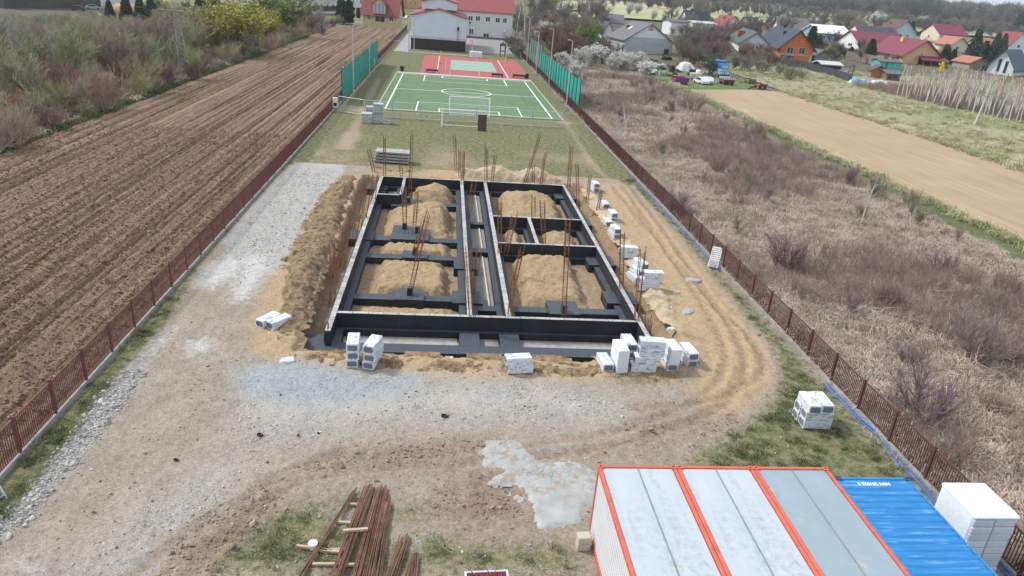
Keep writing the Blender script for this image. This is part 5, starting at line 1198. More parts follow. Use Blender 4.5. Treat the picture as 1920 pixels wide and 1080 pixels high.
for u, v, tv, lab in ((857.5, 97.3, 58, 'dark yard lamp before the gym wall'), (879.5, 78, 46, 'dark yard lamp before the school wing')):
    p = gp(u, v); h = hz(p, tv); t = thing('yard_lamp', lab, 'lamp', p); q = MB(); q.tube((0, 0, 0), (0, 0, h), .08, .06, 6); q.part('pole', M_npost, t); q = MB(); q.tube((0, 0, h), (0, 0, h+.7), .18, .26, 8, caps=True); q.tube((0, 0, h+.7), (0, 0, h+.95), .34, .05, 8); q.part('lamp_head', M_npost, t)
p = gp(737, 84); t = thing('bike_rail', 'pale metal rail with loop left of the gym path', 'rail', p+Vector((-1.2, 0, 0))); q = MB(); q.path([(0, 0, 0), (0, 0, 1.1), (5.2, 0, 1.1), (5.2, 0, 0)], .06, 6); q.path([(.5, 0, 0), (.5, 0, .9), (1.2, 0, .9), (1.2, 0, 0)], .05, 6); q.part('rail_tube', M_galv, t)
# yellow house with dormer
bl, br = gp(681, 41.5), gp(741, 47); rz = math.atan2(br.y-bl.y, br.x-bl.x)*.4; Wd = (br-bl).length; s_ = Wd/60
M_yhouse = plaster('yellow_plaster', (.60, .45, .27)); M_rtile = roofm('red_tile_roof', (.22, .055, .05))
he = hz(bl, 22.5); U_ = lambda u: (u-681)*s_; Zv = lambda v: hz(br.lerp(bl, .5), v+.3)
t = house('dormer_house', 'yellow house with red tiled roof and glazed central dormer beyond the ploughed field', bl, rz, Wd, 11, he, he+6.8, M_yhouse, M_rtile, 'front', [('front', U_(688), U_(694), 1.0, he*.86), ('front', U_(702), U_(720), .4, he*.9, 'bay_window'), ('front', U_(727), U_(735), 1.0, he*.82)], [], .9)
q = MB(); dw0, dw1 = U_(700.5), U_(720.5); zt = he+3.4
q.add([(dw0, -.9, he-.1), (dw1, -.9, he-.1), (dw1, -.9, zt), ((dw0+dw1)/2, -.9, zt+2.0), (dw0, -.9, zt), (dw0, 4.5, he-.1), (dw1, 4.5, he-.1), (dw1, 4.5, zt), ((dw0+dw1)/2, 4.5, zt+2.0), (dw0, 4.5, zt)], [(0, 1, 2, 3, 4), (9, 8, 7, 6, 5), (0, 5, 6, 1), (1, 6, 7, 2), (2, 7, 8, 3), (3, 8, 9, 4), (4, 9, 5, 0)]); dm = q.part('dormer', M_yhouse, t)
q = MB(); q.box(dw0+.3, dw1-.3, -1.0, -.903, he+.2, zt-.1); q.part('pane', mat('pale_glass', (.28, .32, .36), .2), dm)
for s in (-1, 1):
    q = MB(); xm = (dw0+dw1)/2; xe = xm+s*(dw1-dw0)*.66; ze = zt+.05-.32*2.0; q.add([(xm, -1.5, zt+2.05), (xe, -1.5, ze), (xe, 5, ze), (xm, 5, zt+2.05), (xm, -1.5, zt+2.3), (xe, -1.5, ze+.25), (xe, 5, ze+.25), (xm, 5, zt+2.3)], [(0, 1, 2, 3), (4, 5, 6, 7), (0, 1, 5, 4), (1, 2, 6, 5), (2, 3, 7, 6), (3, 0, 4, 7)]); q.part('dormer_roof', M_rtile, dm)
for xx in (dw0+.1, dw0+(dw1-dw0)/3, dw0+(dw1-dw0)*2/3, dw1-.1):
    q = MB(); q.box(xx-.1, xx+.1, -1.08, -1.001, he+.2, zt); q.part('mullion', M_frame, dm)
# blocks of flats and sheds along the top edge
M_flat = plaster('flat_plaster', (.56, .54, .51)); M_flatw = plaster('white_flat_plaster', (.66, .66, .65)); M_ochre = plaster('ochre_plaster', (.55, .34, .12)); M_grayroof = roofm('grey_felt_roof', (.12, .12, .125))
def block(name, label, u0, u1, v, h, D, wm, rows, cols, cat='block of flats', wz=1.5, base=None):
    a, b_ = gp(u0, v), gp(u1, v); Wd = (b_-a).length; t = thing(name, label, cat, a, math.atan2(b_.y-a.y, b_.x-a.x))
    q = MB(); q.box(0, Wd, 0, D, -1, h); q.part('wall', wm, t); q = MB(); q.bev(-.2, Wd+.2, -.2, D+.2, h, h+.4, .05); q.part('roof', M_grayroof, t)
    if base is not None: q = MB(); q.box(-.05, Wd+.05, -.1, -.003, 0, h/(rows+.5)*.8); q.part('ground_floor', base, t)
    for r in range(rows):
        for c in range(cols):
            x = (c+.5)*Wd/cols; z = (r+.45)*h/rows; q = MB(); q.box(x-wz/2-.1, x+wz/2+.1, -.07, .02, z-.1, z+h/rows*.55); w = q.part('window', M_frame, t)
            for s in (-1, 1): q = MB(); q.box(x+s*wz/4-wz/5, x+s*wz/4+wz/5, -.1, -.072, z, z+h/rows*.55-.12); q.part('pane', M_glass, w)
    return t
block('flats_block', 'pale block of flats with dark ground floor at the top edge left of the hedge', 575, 640, 21, 12, 12, M_flat, 4, 6, base=M_brownclad)
block('flats_block', 'white block of flats behind the yellow dormer house', 655, 770, 12, 14, 12, M_flatw, 4, 9)
block('flats_block', 'ochre block of flats just left of the gym roof', 764, 792, 14, 14, 12, M_ochre, 4, 3)
block('depot_hall', 'dark open depot hall at the top left corner', 10, 190, 16, 6.5, 20, mat('dark_hall', (.08, .075, .07), .8, .3, .3), 1, 8, 'hall', 4.0, None)
block('depot_hall', 'long white depot hall at the top edge left of the pylon', 190, 262, 12, 6.5, 16, M_flatw, 1, 4, 'hall', 2.0)
# cars and stacks by the depot
def car(label, p, rz, c):
    t = thing('parked_car', label, 'car', p, rz, 'cars at the far yards'); m_ = mat('car_paint', c, .3, .03, 2, spec=.6)
    q = MB(); pr = [(-2.1, .35), (2.1, .35), (2.15, .75), (1.3, .9), (.7, 1.42), (-1.2, 1.45), (-1.95, .95), (-2.15, .8)]; n = len(pr)
    q.add([(x, -.85, z) for x, z in pr]+[(x, .85, z) for x, z in pr], [tuple(range(n)), tuple(range(2*n-1, n-1, -1))]+[(k, k+n, (k+1) % n+n, (k+1) % n) for k in range(n)]); q.part('body', m_, t)
    q = MB(); q.box(-1.3, .75, -.87, -.853, .95, 1.35); q.box(-1.3, .75, .853, .87, .95, 1.35); q.part('side_windows', M_glass, t); q = MB(); q.add([(1.27, -.7, .95), (1.27, .7, .95), (.77, .7, 1.38), (.77, -.7, 1.38)], [(0, 1, 2, 3)]); q.part('windscreen', M_glass, t)
    for x in (-1.35, 1.35):
        for y in (-.8, .8): q = MB(); q.tube((x, y-.1, .32), (x, y+.1, .32), .32, .32, 10, caps=True); q.part('wheel', M_dark, t)
    return t
car('light blue car parked before the dark depot hall', gp(175, 18), .4, (.30, .42, .50)); car('dark car parked before the dark depot hall', gp(148, 20), .2, (.03, .035, .04)); car('white van shaped car beside the dark depot hall', gp(122, 14), .3, (.6, .6, .6)); car('white car parked right of the yellow dormer house', gp(762, 36), 1.3, (.66, .67, .68))
t = thing('beam_stack', 'stack of grey concrete beams in the yard behind the pylon', 'beam stack', gp(330, 26), -.1)
for k in range(10):
    q = MB(); q.bev(-6, 6, -.25, .25, 0, .4, .03); q.part('beam', M_conc, t, loc=(random.uniform(-.5, .5), (k % 5)*.7, .45*(k//5)), rot=(0, 0, random.uniform(-.04, .04)))
p = gp(235, 20); heap('sand_heap', 'orange sand heap in the yard behind the thicket', 'sand heap', [(p.x-4.5, p.y-2), (p.x+4.5, p.y-2), (p.x+4.5, p.y+4), (p.x-4.5, p.y+4)], lambda X, Y: 2.0+0*X, mat('orange_sand', (.52, .32, .14), .95, .1), base=0, res=.6, ew=2.5, seed=140)
# ---- pylon
p = gp(340, 145); h = hz(p, 16); M_pyl = mat('pylon_concrete', (.30, .285, .255), .85, .2, 2); t = thing('power_pylon', 'slim lattice power pole with crossarm standing in the thicket', 'pylon', p, -.15)
for x0_, x1_ in ((-.15, -.1), (1.7, .3)):
    q = MB(); q.tube((x0_, 0, 0), (x1_, 0, h), .12, .08, 6); q.part('leg', M_pyl, t)
q = MB()
for k in range(13):
    z = h*k/13; z2 = h*(k+1)/13; L0 = 1.7+(.3-1.7)*z/h; L1 = 1.7+(.3-1.7)*z2/h; q.tube((-.12, 0, z), (L1, 0, z2), .05, .05, 4); q.tube((L0, 0, z), (-.12, 0, z2), .05, .05, 4)
q.part('lattice', M_pyl, t, kind='stuff')
q = MB(); q.tube((-2.6, 0, h-.3), (2.9, 0, h-.3), .09, .09, 6); q.tube((-2.6, 0, h-.3), (.1, 0, h+.6), .04, .04, 4); q.tube((2.9, 0, h-.3), (.1, 0, h+.6), .04, .04, 4); q.part('crossarm', M_pyl, t)
for x in (-2.5, -1.3, 1.5, 2.8):
    q = MB(); q.tube((x, 0, h-.3), (x, 0, h+.15), .07, .05, 6); q.part('insulator', M_brownclad, t)
# ================================================================ VILLAGE ON THE RIGHT
M_whitep = plaster('white_plaster', (.66, .67, .68)); M_brick = None
def brick_mat(name, c, mort, bw=1.2, bh=.6):
    m, t, b = nodes_of(name); N = NT(t); br_ = N.n('ShaderNodeTexBrick'); br_.inputs['Scale'].default_value = 1.0
    N.L(N.mapv(N.obj(), (1, 1, 1), (math.pi/2, 0, 0)), br_.inputs['Vector'])
    br_.inputs['Color1'].default_value = (*c, 1); br_.inputs['Color2'].default_value = (*sc(c, .86), 1); br_.inputs['Mortar'].default_value = (*mort, 1)
    br_.inputs['Brick Width'].default_value = bw; br_.inputs['Row Height'].default_value = bh; br_.inputs['Mortar Size'].default_value = .025
    N.L(br_.outputs['Color'], b.inputs['Base Color']); b.inputs['Roughness'].default_value = .9; return m
M_orbrick = brick_mat('orange_hollow_brick', (.62, .175, .045), (.50, .20, .09)); M_grblock = brick_mat('grey_block', (.42, .46, .46), (.36, .40, .40), 1.6, .8)
M_slate = roofm('slate_roof', (.075, .10, .12)); M_bluedark = roofm('dark_blue_roof', (.035, .045, .07)); M_asb = roofm('asbestos_roof', (.135, .135, .14)); M_magenta = roofm('magenta_sheet_roof', (.185, .040, .062))
M_greenroof = roofm('dark_green_roof', (.055, .085, .075)); M_brownroof = roofm('brown_roof', (.10, .062, .058)); M_cream = plaster('cream_plaster', (.62, .55, .40)); M_peach = plaster('peach_plaster', (.66, .42, .24)); M_tileo = roofm('orange_tile_roof', (.36, .15, .10))
M_redbrick = mat('red_brick', (.33, .075, .055), .9, .15, 3); M_panel = mat('solar_panel', (.012, .016, .035), .25, .3, 1, spec=.5); M_dfr = mat('dark_frame', (.05, .05, .055), .6); M_concf = mat('lintel', (.42, .41, .39), .9)
def hpx(name, label, bl, br, ev, rv, L, wm, rm, ridge='side', wins=(), chim=(), ov=.5, gablem=None, clip=0, rzk=1.0, group=None, cat='house', fm=None, bk=None, rza=None):
    a, b_ = gp(*bl), gp(*br); b_.z = a.z; rz = math.atan2(b_.y-a.y, b_.x-a.x)*rzk if rza is None else rza; lo_, hi_ = .5, 60.0
    for _ in range(40):                                   # width that reaches the right corner's sight line
        Wd = (lo_+hi_)/2
        if pj((a.x+math.cos(rz)*Wd, a.y+math.sin(rz)*Wd, a.z))[0] < br[0]: lo_ = Wd
        else: hi_ = Wd
    if bk is not None:                                    # depth that brings the back left eave to its sight line
        L = 2.0; h0 = hz(a, ev)
        while L < 45 and pj((a.x-math.sin(rz)*L, a.y+math.cos(rz)*L, a.z+h0))[0] > bk: L += .25
    mid = a+Vector((math.cos(rz), math.sin(rz), 0))*Wd/2
    hw = hz(a, ev); hr = hz(mid if ridge == 'side' else mid+Vector((0, L/2, 0)), rv); hr = max(hr, hw+.6)
    W_ = [(f, u0*(Wd if f == 'front' else L), u1*(Wd if f == 'front' else L), z0*hw, z1*hw, *r) for f, u0, u1, z0, z1, *r in wins]
    C_ = [(x*(Wd), y*L, s, h, m) for x, y, s, h, m in chim]
    if ov < 0: ov = -ov
    return house(name, label, a, rz, Wd, L, hw, hr, wm, rm, ridge, W_, C_, ov, cat, group, .25, gablem=gablem, clip=clip, framem=fm), Wd, hw, hr
t, Wd, hw, hr = hpx('barn', 'large grey block barn with white gable top and grey sheet roof', (1168.7, 99), (1258, 99), 75, 46, 24, M_grblock, M_asb, 'side', [('left', .02, .10, .05, .6, 'opening', M_dfr), ('front', .84, .94, .05, .5, 'opening', M_dfr)], [(.3, .75, .9, .8, M_redbrick)], .5, M_whitep, 1.0, .3, cat='barn', bk=1141)
q = MB(); q.add([(Wd*.44, -.06, hr-1.7), (Wd*.56, -.06, hr-1.7), (Wd*.5, -.06, hr-.1)], [(0, 1, 2)]); q.part('brick_patch', mat('pale_brick', (.42, .24, .19), .9, .2, 3), t)
sl_ = (hr-hw)/(Wd/2); q = MB(); q.add([(Wd*.26, 8, hw+Wd*.26*sl_+.33), (Wd*.34, 8, hw+Wd*.34*sl_+.33), (Wd*.34, 9.4, hw+Wd*.34*sl_+.33), (Wd*.26, 9.4, hw+Wd*.26*sl_+.33)], [(0, 1, 2, 3)]); q.part('roof_light_sheet', M_whitep, t)
hpx('small_house', 'small white house with dark blue roof tucked behind the barn', (1129, 72), (1150, 73), 60, 43, 13, M_whitep, M_bluedark, rzk=.3)
hpx('grey_house', 'old house with grey sheet roof behind the small blue roofed one', (1127, 48), (1168, 50), 41, 27, 12, M_flat, M_asb, 'front', rzk=.3)
hpx('white_shed', 'rough white shed with flat dark roof left of the solar house', (1256, 65), (1286, 66), 41, 38, 9, M_whitep, M_grayroof, 'front', rzk=.3)
t, Wd, hw, hr = hpx('solar_house', 'white house with dark blue roof and rows of solar panels', (1288, 56), (1332, 58), 43, 21, 12, M_whitep, M_bluedark, 'front', [('front', .1, .3, .3, .8)], [(.3, .5, .8, .8, M_dfr)], rzk=.2)
for r in range(3):
    for c in range(6):
        q = MB(); sl_ = (hr-hw)/6; x0 = Wd*.32+c*Wd*.11; y0 = .8+r*1.55; q.add([(x0, y0, hw+y0*sl_+.36), (x0+Wd*.10, y0, hw+y0*sl_+.36), (x0+Wd*.10, y0+1.4, hw+(y0+1.4)*sl_+.36), (x0, y0+1.4, hw+(y0+1.4)*sl_+.36)], [(0, 1, 2, 3)]); q.part('solar_panel', M_panel, t)
hpx('outbuilding', 'pale patched outbuilding in front of the solar house', (1296, 67), (1339, 68), 43, 41, 8, M_whitep, M_trim, 'front', [('front', .1, .2, .1, .5, 'door', M_dfr)], rzk=.2)
hpx('red_roof_house', 'white house with red roof, balcony and two windows in the middle of the village', (1353, 62), (1391, 64), 51, 31, 14, M_whitep, M_rtile, 'side', [('front', .18, .40, .5, .95), ('front', .62, .8, .5, .95), ('front', .1, .9, .36, .44, 'balcony')], [(.35, .5, .9, 1, M_redbrick), (.7, .3, .9, 1, M_redbrick)], .7, rzk=.3)
hpx('green_roof_house', 'white house with dark green roof and big red chimney beside the orange house', (1385.5, 97), (1440, 105), 80, 62, 15, M_whitep, M_greenroof, 'side', [('front', .22, .30, .1, .48), ('front', .42, .48, .25, .4), ('front', .36, .44, .75, .92)], [(.18, .45, 2.1, 1.8, M_redbrick)], .8, rzk=.3, bk=1366)
OW = M_concf
t, Wd, hw, hr = hpx('unfinished_house', 'unfinished orange brick house with dark blue roof and two upper windows', (1459, 112), (1520, 122), 87, 58, 13, M_orbrick, M_bluedark, 'side', [('front', .20, .40, .53, 1.02, 'window', OW), ('front', .56, .76, .56, 1.05, 'window', OW), ('front', .04, .48, .02, .42, 'terrace_opening', OW)], [(.30, .35, .7, 1.1, M_bluedark), (.46, .6, .7, 1.1, M_bluedark)], 1.0, rzk=.25, bk=1424)
for x0, x1, z0, z1 in ((0, Wd, hw*.44, hw*.50), (Wd*.92, Wd, .02, hw*.43), (.01, Wd*.03, .02, hw*.43)):
    q = MB(); q.box(x0, x1, -.06, -.004, z0, z1); q.part('concrete_band', M_concf, t)
hpx('grey_hip_house', 'low white house with weathered grey roof behind the orange house', (1460, 60), (1512, 66), 51, 33, 14, M_whitep, M_asb, 'front', [], [(.5, .5, .7, .8, M_dfr)], 1.2, rzk=.2)
hpx('white_roof_hall', 'pale blue hall with bright white roof right of the orange house', (1532, 76), (1590, 80), 61, 48, 16, mat('pale_blue_wall', (.25, .38, .50), .7), mat('white_roof', (.74, .75, .76), .6, .05), 'front', [('front', .15, .25, .2, .7), ('front', .5, .6, .2, .7)], [], .8, rzk=.2, cat='hall')
t, Wd, hw, hr = hpx('long_roof_house', 'white house with long magenta roof behind the big peach house', (1608, 93), (1690, 98), 80, 61, 16, M_whitep, M_magenta, 'front', [('left', .3, .5, .3, .8), ('front', .08, .18, .3, .8)], [], .7, rzk=.15)
t, Wd, hw, hr = hpx('panel_roof_house', 'house with magenta edged roof covered by dark solar panels', (1611, 78), (1684, 82), 66, 50, 14, M_whitep, M_magenta, 'front', [], [], .6, rzk=.15)
q = MB(); sl_ = (hr-hw)/7
for c in range(10):
    q = MB(); x0 = Wd*.04+c*Wd*.093; q.add([(x0, 1.0, hw+sl_+.4), (x0+Wd*.088, 1.0, hw+sl_+.4), (x0+Wd*.088, 6.2, hw+6.2*sl_+.4), (x0, 6.2, hw+6.2*sl_+.4)], [(0, 1, 2, 3)]); q.part('solar_panel', M_panel, t)
t, Wd, hw, hr = hpx('peach_house', 'big peach house with wide magenta roof and lean to porch', (1691, 118), (1760, 113), 102, 77, 22, M_peach, M_magenta, 'side', [('left', .10, .2, .25, .8), ('left', .40, .55, .05, .8, 'door'), ('left', .7, .82, .25, .8), ('front', .42, .5, 1.0, 1.35)], [(.42, .55, 1.6, 1.2, M_peach)], 1.0, rzk=-.1, bk=1634)
q = MB(); z0 = hw*.95; q.add([(Wd*.38, -.05, z0), (Wd*1.06, -.05, z0), (Wd*1.1, -4, z0-1.2), (Wd*.36, -4, z0-1.2), (Wd*.38, -.05, z0+.2), (Wd*1.06, -.05, z0+.2), (Wd*1.1, -4, z0-1.0), (Wd*.36, -4, z0-1.0)], [(0, 1, 2, 3), (7, 6, 5, 4), (0, 4, 5, 1), (1, 5, 6, 2), (2, 6, 7, 3), (3, 7, 4, 0)]); q.part('porch_roof', M_magenta, t)
for x in (.4, .62, .84, 1.05): q = MB(); q.box(Wd*x-.1, Wd*x+.1, -3.8, -3.6, 0, z0-1.15); q.part('porch_post', M_wood, t)
q = MB(); q.box(Wd*.42, Wd, -.08, -.005, .02, z0*.75); q.part('dark_porch_wall', M_brownclad, t)
hpx('brown_hip_house', 'pale house with steep brown roof behind the panel roof', (1668, 72), (1716, 75), 60, 38, 14, plaster('pale_blue_plaster', (.52, .60, .66)), M_brownroof, 'side', [('front', .3, .45, .3, .8), ('front', .6, .7, .3, .8)], [(.3, .7, .8, .7, M_brownroof)], 1.2, rzk=.1)
hpx('cream_house', 'two storey cream house with magenta roof and balcony', (1755, 88), (1807, 86), 63, 47, 15, M_cream, M_magenta, 'front', [('front', .06, .24, .45, .85), ('front', .45, .62, .5, .85), ('front', .05, .6, .34, .42, 'balcony'), ('front', .08, .2, .05, .3), ('left', .5, .6, .6, .85)], [(.3, .6, .9, .8, M_redbrick), (.75, .45, .9, .8, M_redbrick)], .6, rzk=0)
hpx('beige_house', 'small beige house with orange tiled roof before the cream house', (1780, 96), (1812, 96), 83, 71, 12, M_cream, M_tileo, 'side', [('front', .3, .5, .3, .8)], [], .8, rzk=0)
hpx('tile_shed', 'low shed with faded red roof behind the spruces', (1836, 92), (1862, 93), 82, 71, 10, M_cream, M_tileo, 'front', rzk=0, cat='shed')
hpx('edge_house', 'white gabled house with red and dark roof at the right edge of the photo', (1890, 98), (1924, 98), 85, 62, 14, M_whitep, M_rtile, 'side', [('front', .38, .55, .7, 1.2)], [], .5, rzk=0)
hpx('slate_house', 'white gabled house with large slate roof and two tall narrow windows', (1849, 136), (1897, 142), 123, 94, 14, M_whitep, M_slate, 'side', [('front', .35, .46, .3, 2.1, 'window', M_dfr), ('front', .62, .73, .2, 1.9, 'window', M_dfr)], [], .8, rza=-.95)
q = MB(); 
hpx('wooden_shed', 'grey wooden shed with orange tiled roof left of the slate house', (1816, 130), (1850, 132), 118, 109, 9, mat('grey_boards', (.30, .27, .24), .9, .3, 1.2, stretch=(4, 4, .3)), M_tileo, 'side', [('front', .7, .95, .05, .7, 'door', M_wood)], [], .5, rzk=0, cat='shed')
M_ocwood = mat('ochre_boards', (.36, .165, .065), .8, .2, 1.5, stretch=(.4, .4, 5))
hpx('garden_shed', 'ochre wooden garden shed with brown roof beside the tarpaulins', (1632, 146), (1660, 152), 132, 125, 8, M_ocwood, M_brownroof, 'side', [('left', .1, .35, .1, .8, 'door', M_gw)], [], .5, rzk=.3, cat='shed')
hpx('open_hut', 'small open wooden hut with dark roof right of the ochre shed', (1661, 151), (1686, 153), 138, 134, 4, M_wood, M_grayroof, 'front', [('front', .1, .35, .3, .8, 'opening', M_wood), ('front', .5, .8, .3, .8, 'opening', M_wood)], [], .6, rzk=.3, cat='hut')
hpx('grey_hut', 'weathered grey hut right of the orange house', (1528, 113), (1552, 114), 103, 95, 8, mat('grey_hut_boards', (.24, .23, .22), .9, .3, 1), M_grayroof, 'side', rzk=.3, cat='hut')
hpx('turquoise_shed', 'turquoise sheet metal shed before the peach house', (1648, 129), (1687, 132), 116, 113.5, 5, mat('turquoise_sheet', (.10, .40, .33), .6, .15, 1.5, stretch=(4, 4, .3)), M_grayroof, 'front', [('front', .72, .86, .5, .8), ('front', .3, .34, .02, .9, 'door', M_dfr)], [], .3, rzk=.3, cat='shed')
hpx('carport', 'low dark carport box with pale flat roof before the grey hut', (1541, 130), (1576, 133), 121, 119, 6, M_dark, M_trim, 'front', [], [], .5, rzk=.3, cat='carport')
hpx('far_shed_roof', 'rusty red roofed shed among the trees right of the school', (1024, 50), (1046, 51), 40, 32, 10, M_brownclad, M_rtile, 'front', rzk=.2, cat='shed')
hpx('pale_greenhouse', 'pale blue plastic greenhouse among the trees right of the school', (1017, 57), (1060, 59), 48, 43, 6, mat('plastic_sheet', (.40, .48, .54), .5, .2, .8), mat('plastic_roof', (.46, .54, .60), .5, .2, .8), 'front', rzk=.2, cat='greenhouse')
# fences of the gardens
def board_fence(label, px, h, m, w=.5, posts=True, name='board_fence'):
    P = [gp(*a) for a in px]; t = thing(name, label, 'fence', P[0]); o = P[0]
    for a, b_ in zip(P[:-1], P[1:]):
        L = (b_-a).length; n = max(1, int(L/w)); rz = math.atan2(b_.y-a.y, b_.x-a.x)
        for k in range(n):
            p = a.lerp(b_, (k+.5)/n)-o; p.z = float(TH(p.x+o.x, p.y+o.y))-o.z
            q = MB(); q.cbox((0, 0, h/2), (L/n*.94, .05, h*random.uniform(.97, 1.03))); q.part('board', m, t, loc=p, rot=(0, 0, rz))
    return t
M_mesh = mat('anthracite_mesh', (.045, .055, .068), .7, .15, 1)
board_fence('long anthracite screen fence in front of the orange house', [(1384, 98), (1440, 115), (1500, 128), (1560, 143), (1596, 155)], 1.9, M_mesh, 2.5, name='screen_fence')
board_fence('weathered board fence between the white hall and the turquoise shed', [(1584, 112), (1612, 116), (1648, 124)], 2.8, mat('weathered_boards', (.24, .20, .185), .9, .3, .8), .9)
board_fence('thin orchard wire fence posts left of the rough meadow', [(1340, 133), (1400, 136), (1470, 141)], 1.5, M_galv, 4.0, name='wire_fence') if False else None
t = thing('tarpaulin_heap', 'crumpled blue and white tarpaulins at the end of the screen fence', 'tarpaulin', gp(1626, 158))
M_tb = mat('blue_tarp', (.10, .33, .55), .5, .3, 1.0, (.60, .64, .66), (.48, .56), .8); M_tw = mat('white_tarp', (.62, .64, .66), .6, .12, 1.0, (.30, .36, .42), (.55, .7), 1.1)
for (x0, x1, m_, s_) in ((-4.8, 1.0, M_tb, 1), (.2, 5.5, M_tw, 2)):
    xs = np.linspace(x0, x1, 14); ys_ = np.linspace(-1.2, 1.2, 8); X, Y = np.meshgrid(xs, ys_); Z = 1.6*np.clip(1.15-(Y/1.1)**2, 0, 1)*(.7+.4*fbm(X*.8, Y*.8, s_, 3))*np.clip(1.1-((X-(x0+x1)/2)/(x1-x0)*2)**4, 0, 1)
    V = np.stack([X.ravel(), Y.ravel(), Z.ravel()], 1); i = np.arange(13*7); r = i//13; c = i % 13; a = r*14+c; o = bpy.data.objects.new('tarpaulin', npmesh('tarpaulin', V, np.stack([a, a+1, a+15, a+14], 1), m_)); put(o, t)
# ---- junk yard by the orchard
def wheel(t, x, y, r=.45, w=.25, axis='x'):
    q = MB(); d = (w/2, 0, 0) if axis == 'x' else (0, w/2, 0); q.tube((x-d[0], y-d[1], r), (x+d[0], y+d[1], r), r, r, 12, caps=True); q.tube((x-d[0]*1.1, y-d[1]*1.1, r), (x+d[0]*1.1, y+d[1]*1.1, r), r*.45, r*.45, 8, caps=True); return q.part('wheel', M_dark, t)
p = gp(1357, 147); s_ = 1/ppm(p); t = thing('old_truck', 'old blue truck facing the tan field in the junk yard', 'truck', p, .1); M_tblue = mat('truck_blue', (.03, .17, .38), .5, .2, 1.5); M_tblue2 = mat('truck_light_blue', (.25, .42, .58), .5, .1, 1.5)
w = 19*s_; q = MB(); q.bev(-w/2, w/2, 0, 2.2, .7, 2.0, .12); q.part('lower_cab', M_tblue2, t); q = MB(); q.bev(-w/2+.06, w/2-.06, .15, 2.1, 2.0, 3.1, .15); c_ = q.part('cab', M_tblue, t); q = MB(); q.box(-w/2+.25, w/2-.25, .12, .149, 2.15, 2.85); q.part('windscreen', mat('pale_screen', (.42, .50, .55), .2), c_)
q = MB(); q.bev(-w/2-.15, w/2+.15, 2.3, 7, 1.2, 3.6, .1); q.part('cargo_body', M_tblue, t); q = MB(); q.box(-w/2-.05, w/2+.05, -.15, .05, .55, .85); q.part('bumper', M_dark, t)
for x in (-w*.32, w*.32): q = MB(); q.tube((x, -.03, 1.15), (x, .01, 1.15), .2, .2, 10, caps=True); q.part('headlight', M_white, t)
for x in (-w/2+.1, w/2-.1): wheel(t, x, 1.0, .5); wheel(t, x, 5.5, .5)
def cart(label, u, v, wpx, hpx_, m_, m2=None, name='farm_trailer', depth=2.4):
    p = gp(u, v); s_ = 1/ppm(p); t = thing(name, label, 'trailer', p, .08); w = wpx*s_; h = hpx_*s_
    q = MB(); q.bev(-w/2, w/2, 0, depth, h*.38, h*.75, .05); q.part('bed', m_, t); q = MB(); q.box(-w/2, w/2, -.05, -.002, h*.72, h); q.box(-w/2, w/2, depth+.002, depth+.05, h*.72, h); q.part('side_board', m2 or m_, t)
    for k in range(5): q = MB(); x = -w/2+w*(k+.5)/5; q.box(x-.05, x+.05, -.12, -.055, h*.36, h); q.part('stake', M_dark if m2 else m_, t)
    for x in (-w*.3, w*.3):
        for y in (.2, depth-.2): wheel(t, x, y, h*.22, .25, 'y')
    q = MB(); q.tube((-w/2, depth/2, h*.3), (-w/2-1.5, depth/2, .15), .06, .06, 6); q.part('drawbar', M_dark, t); return t
cart('bright purple farm trailer at the edge of the tan field', 1278, 160, 27, 14, mat('purple_paint', (.24, .035, .21), .5, .2, 2))
cart('farm trailer with red sides and white upper board behind the truck', 1366, 161, 22, 15, mat('dull_red', (.20, .05, .05), .6, .2, 2), M_white)
cart('rusty brown trailer frame lying in the rough meadow', 1430, 167, 16, 9, M_rust, None, 'farm_trailer'); cart('grey farm cart at the edge of the orchard grass', 1410, 158, 14, 9, M_wood, None)
p = gp(1304, 153); s_ = 1/ppm(p); t = thing('boat', 'cream coloured old boat on blocks beside the purple trailer', 'boat', p, .1); q = MB(); pr = [(-13, .3), (-9, .9), (10, 1.0), (14, .5), (10, -.2), (-9, -.2)]
vs = [(x*s_, y*1.4, 1.7) for x, y in pr]+[(x*s_*.8, .5+(y*1.4-.5)*.5, .7) for x, y in pr]; n = 6; q.add(vs, [(k, (k+1) % n, n+(k+1) % n, n+k) for k in range(n)]+[tuple(range(2*n-1, n-1, -1)), tuple(range(n))]); q.part('hull', mat('cream_gelcoat', (.66, .62, .44), .5, .08, 2), t)
q = MB(); q.bev(2*s_, 9*s_, .2, 1.3, 1.7, 2.4, .15); q.part('cabin', M_white, t); q = MB(); q.box(-6*s_, -5*s_, .2, 1.2, 0, .72); q.box(5*s_, 6*s_, .2, 1.2, 0, .72); q.part('block', M_wood, t)
car('white old car between the boat and the whitewashed tree', gp(1325, 157), 1.5, (.55, .57, .62)); car('small white car before the cream boat', gp(1314, 158), 1.7, (.66, .66, .68))
M_tarpW = M_tw
p = gp(1291, 133); s_ = 1/ppm(p); heap('tarp_mound', 'white tarpaulin covered heap in the middle of the junk yard', 'tarpaulin heap', [(p.x-15*s_, p.y), (p.x+15*s_, p.y), (p.x+15*s_, p.y+5), (p.x-14*s_, p.y+5)], lambda X, Y: 1.7+0*X, mat('dirty_white_tarp', (.56, .58, .60), .7, .2, 1.2, (.22, .24, .25), (.5, .68), 1.8, .9, 3, .2), base=p.z, res=.3, rough=3.5, ew=1.4, seed=150)
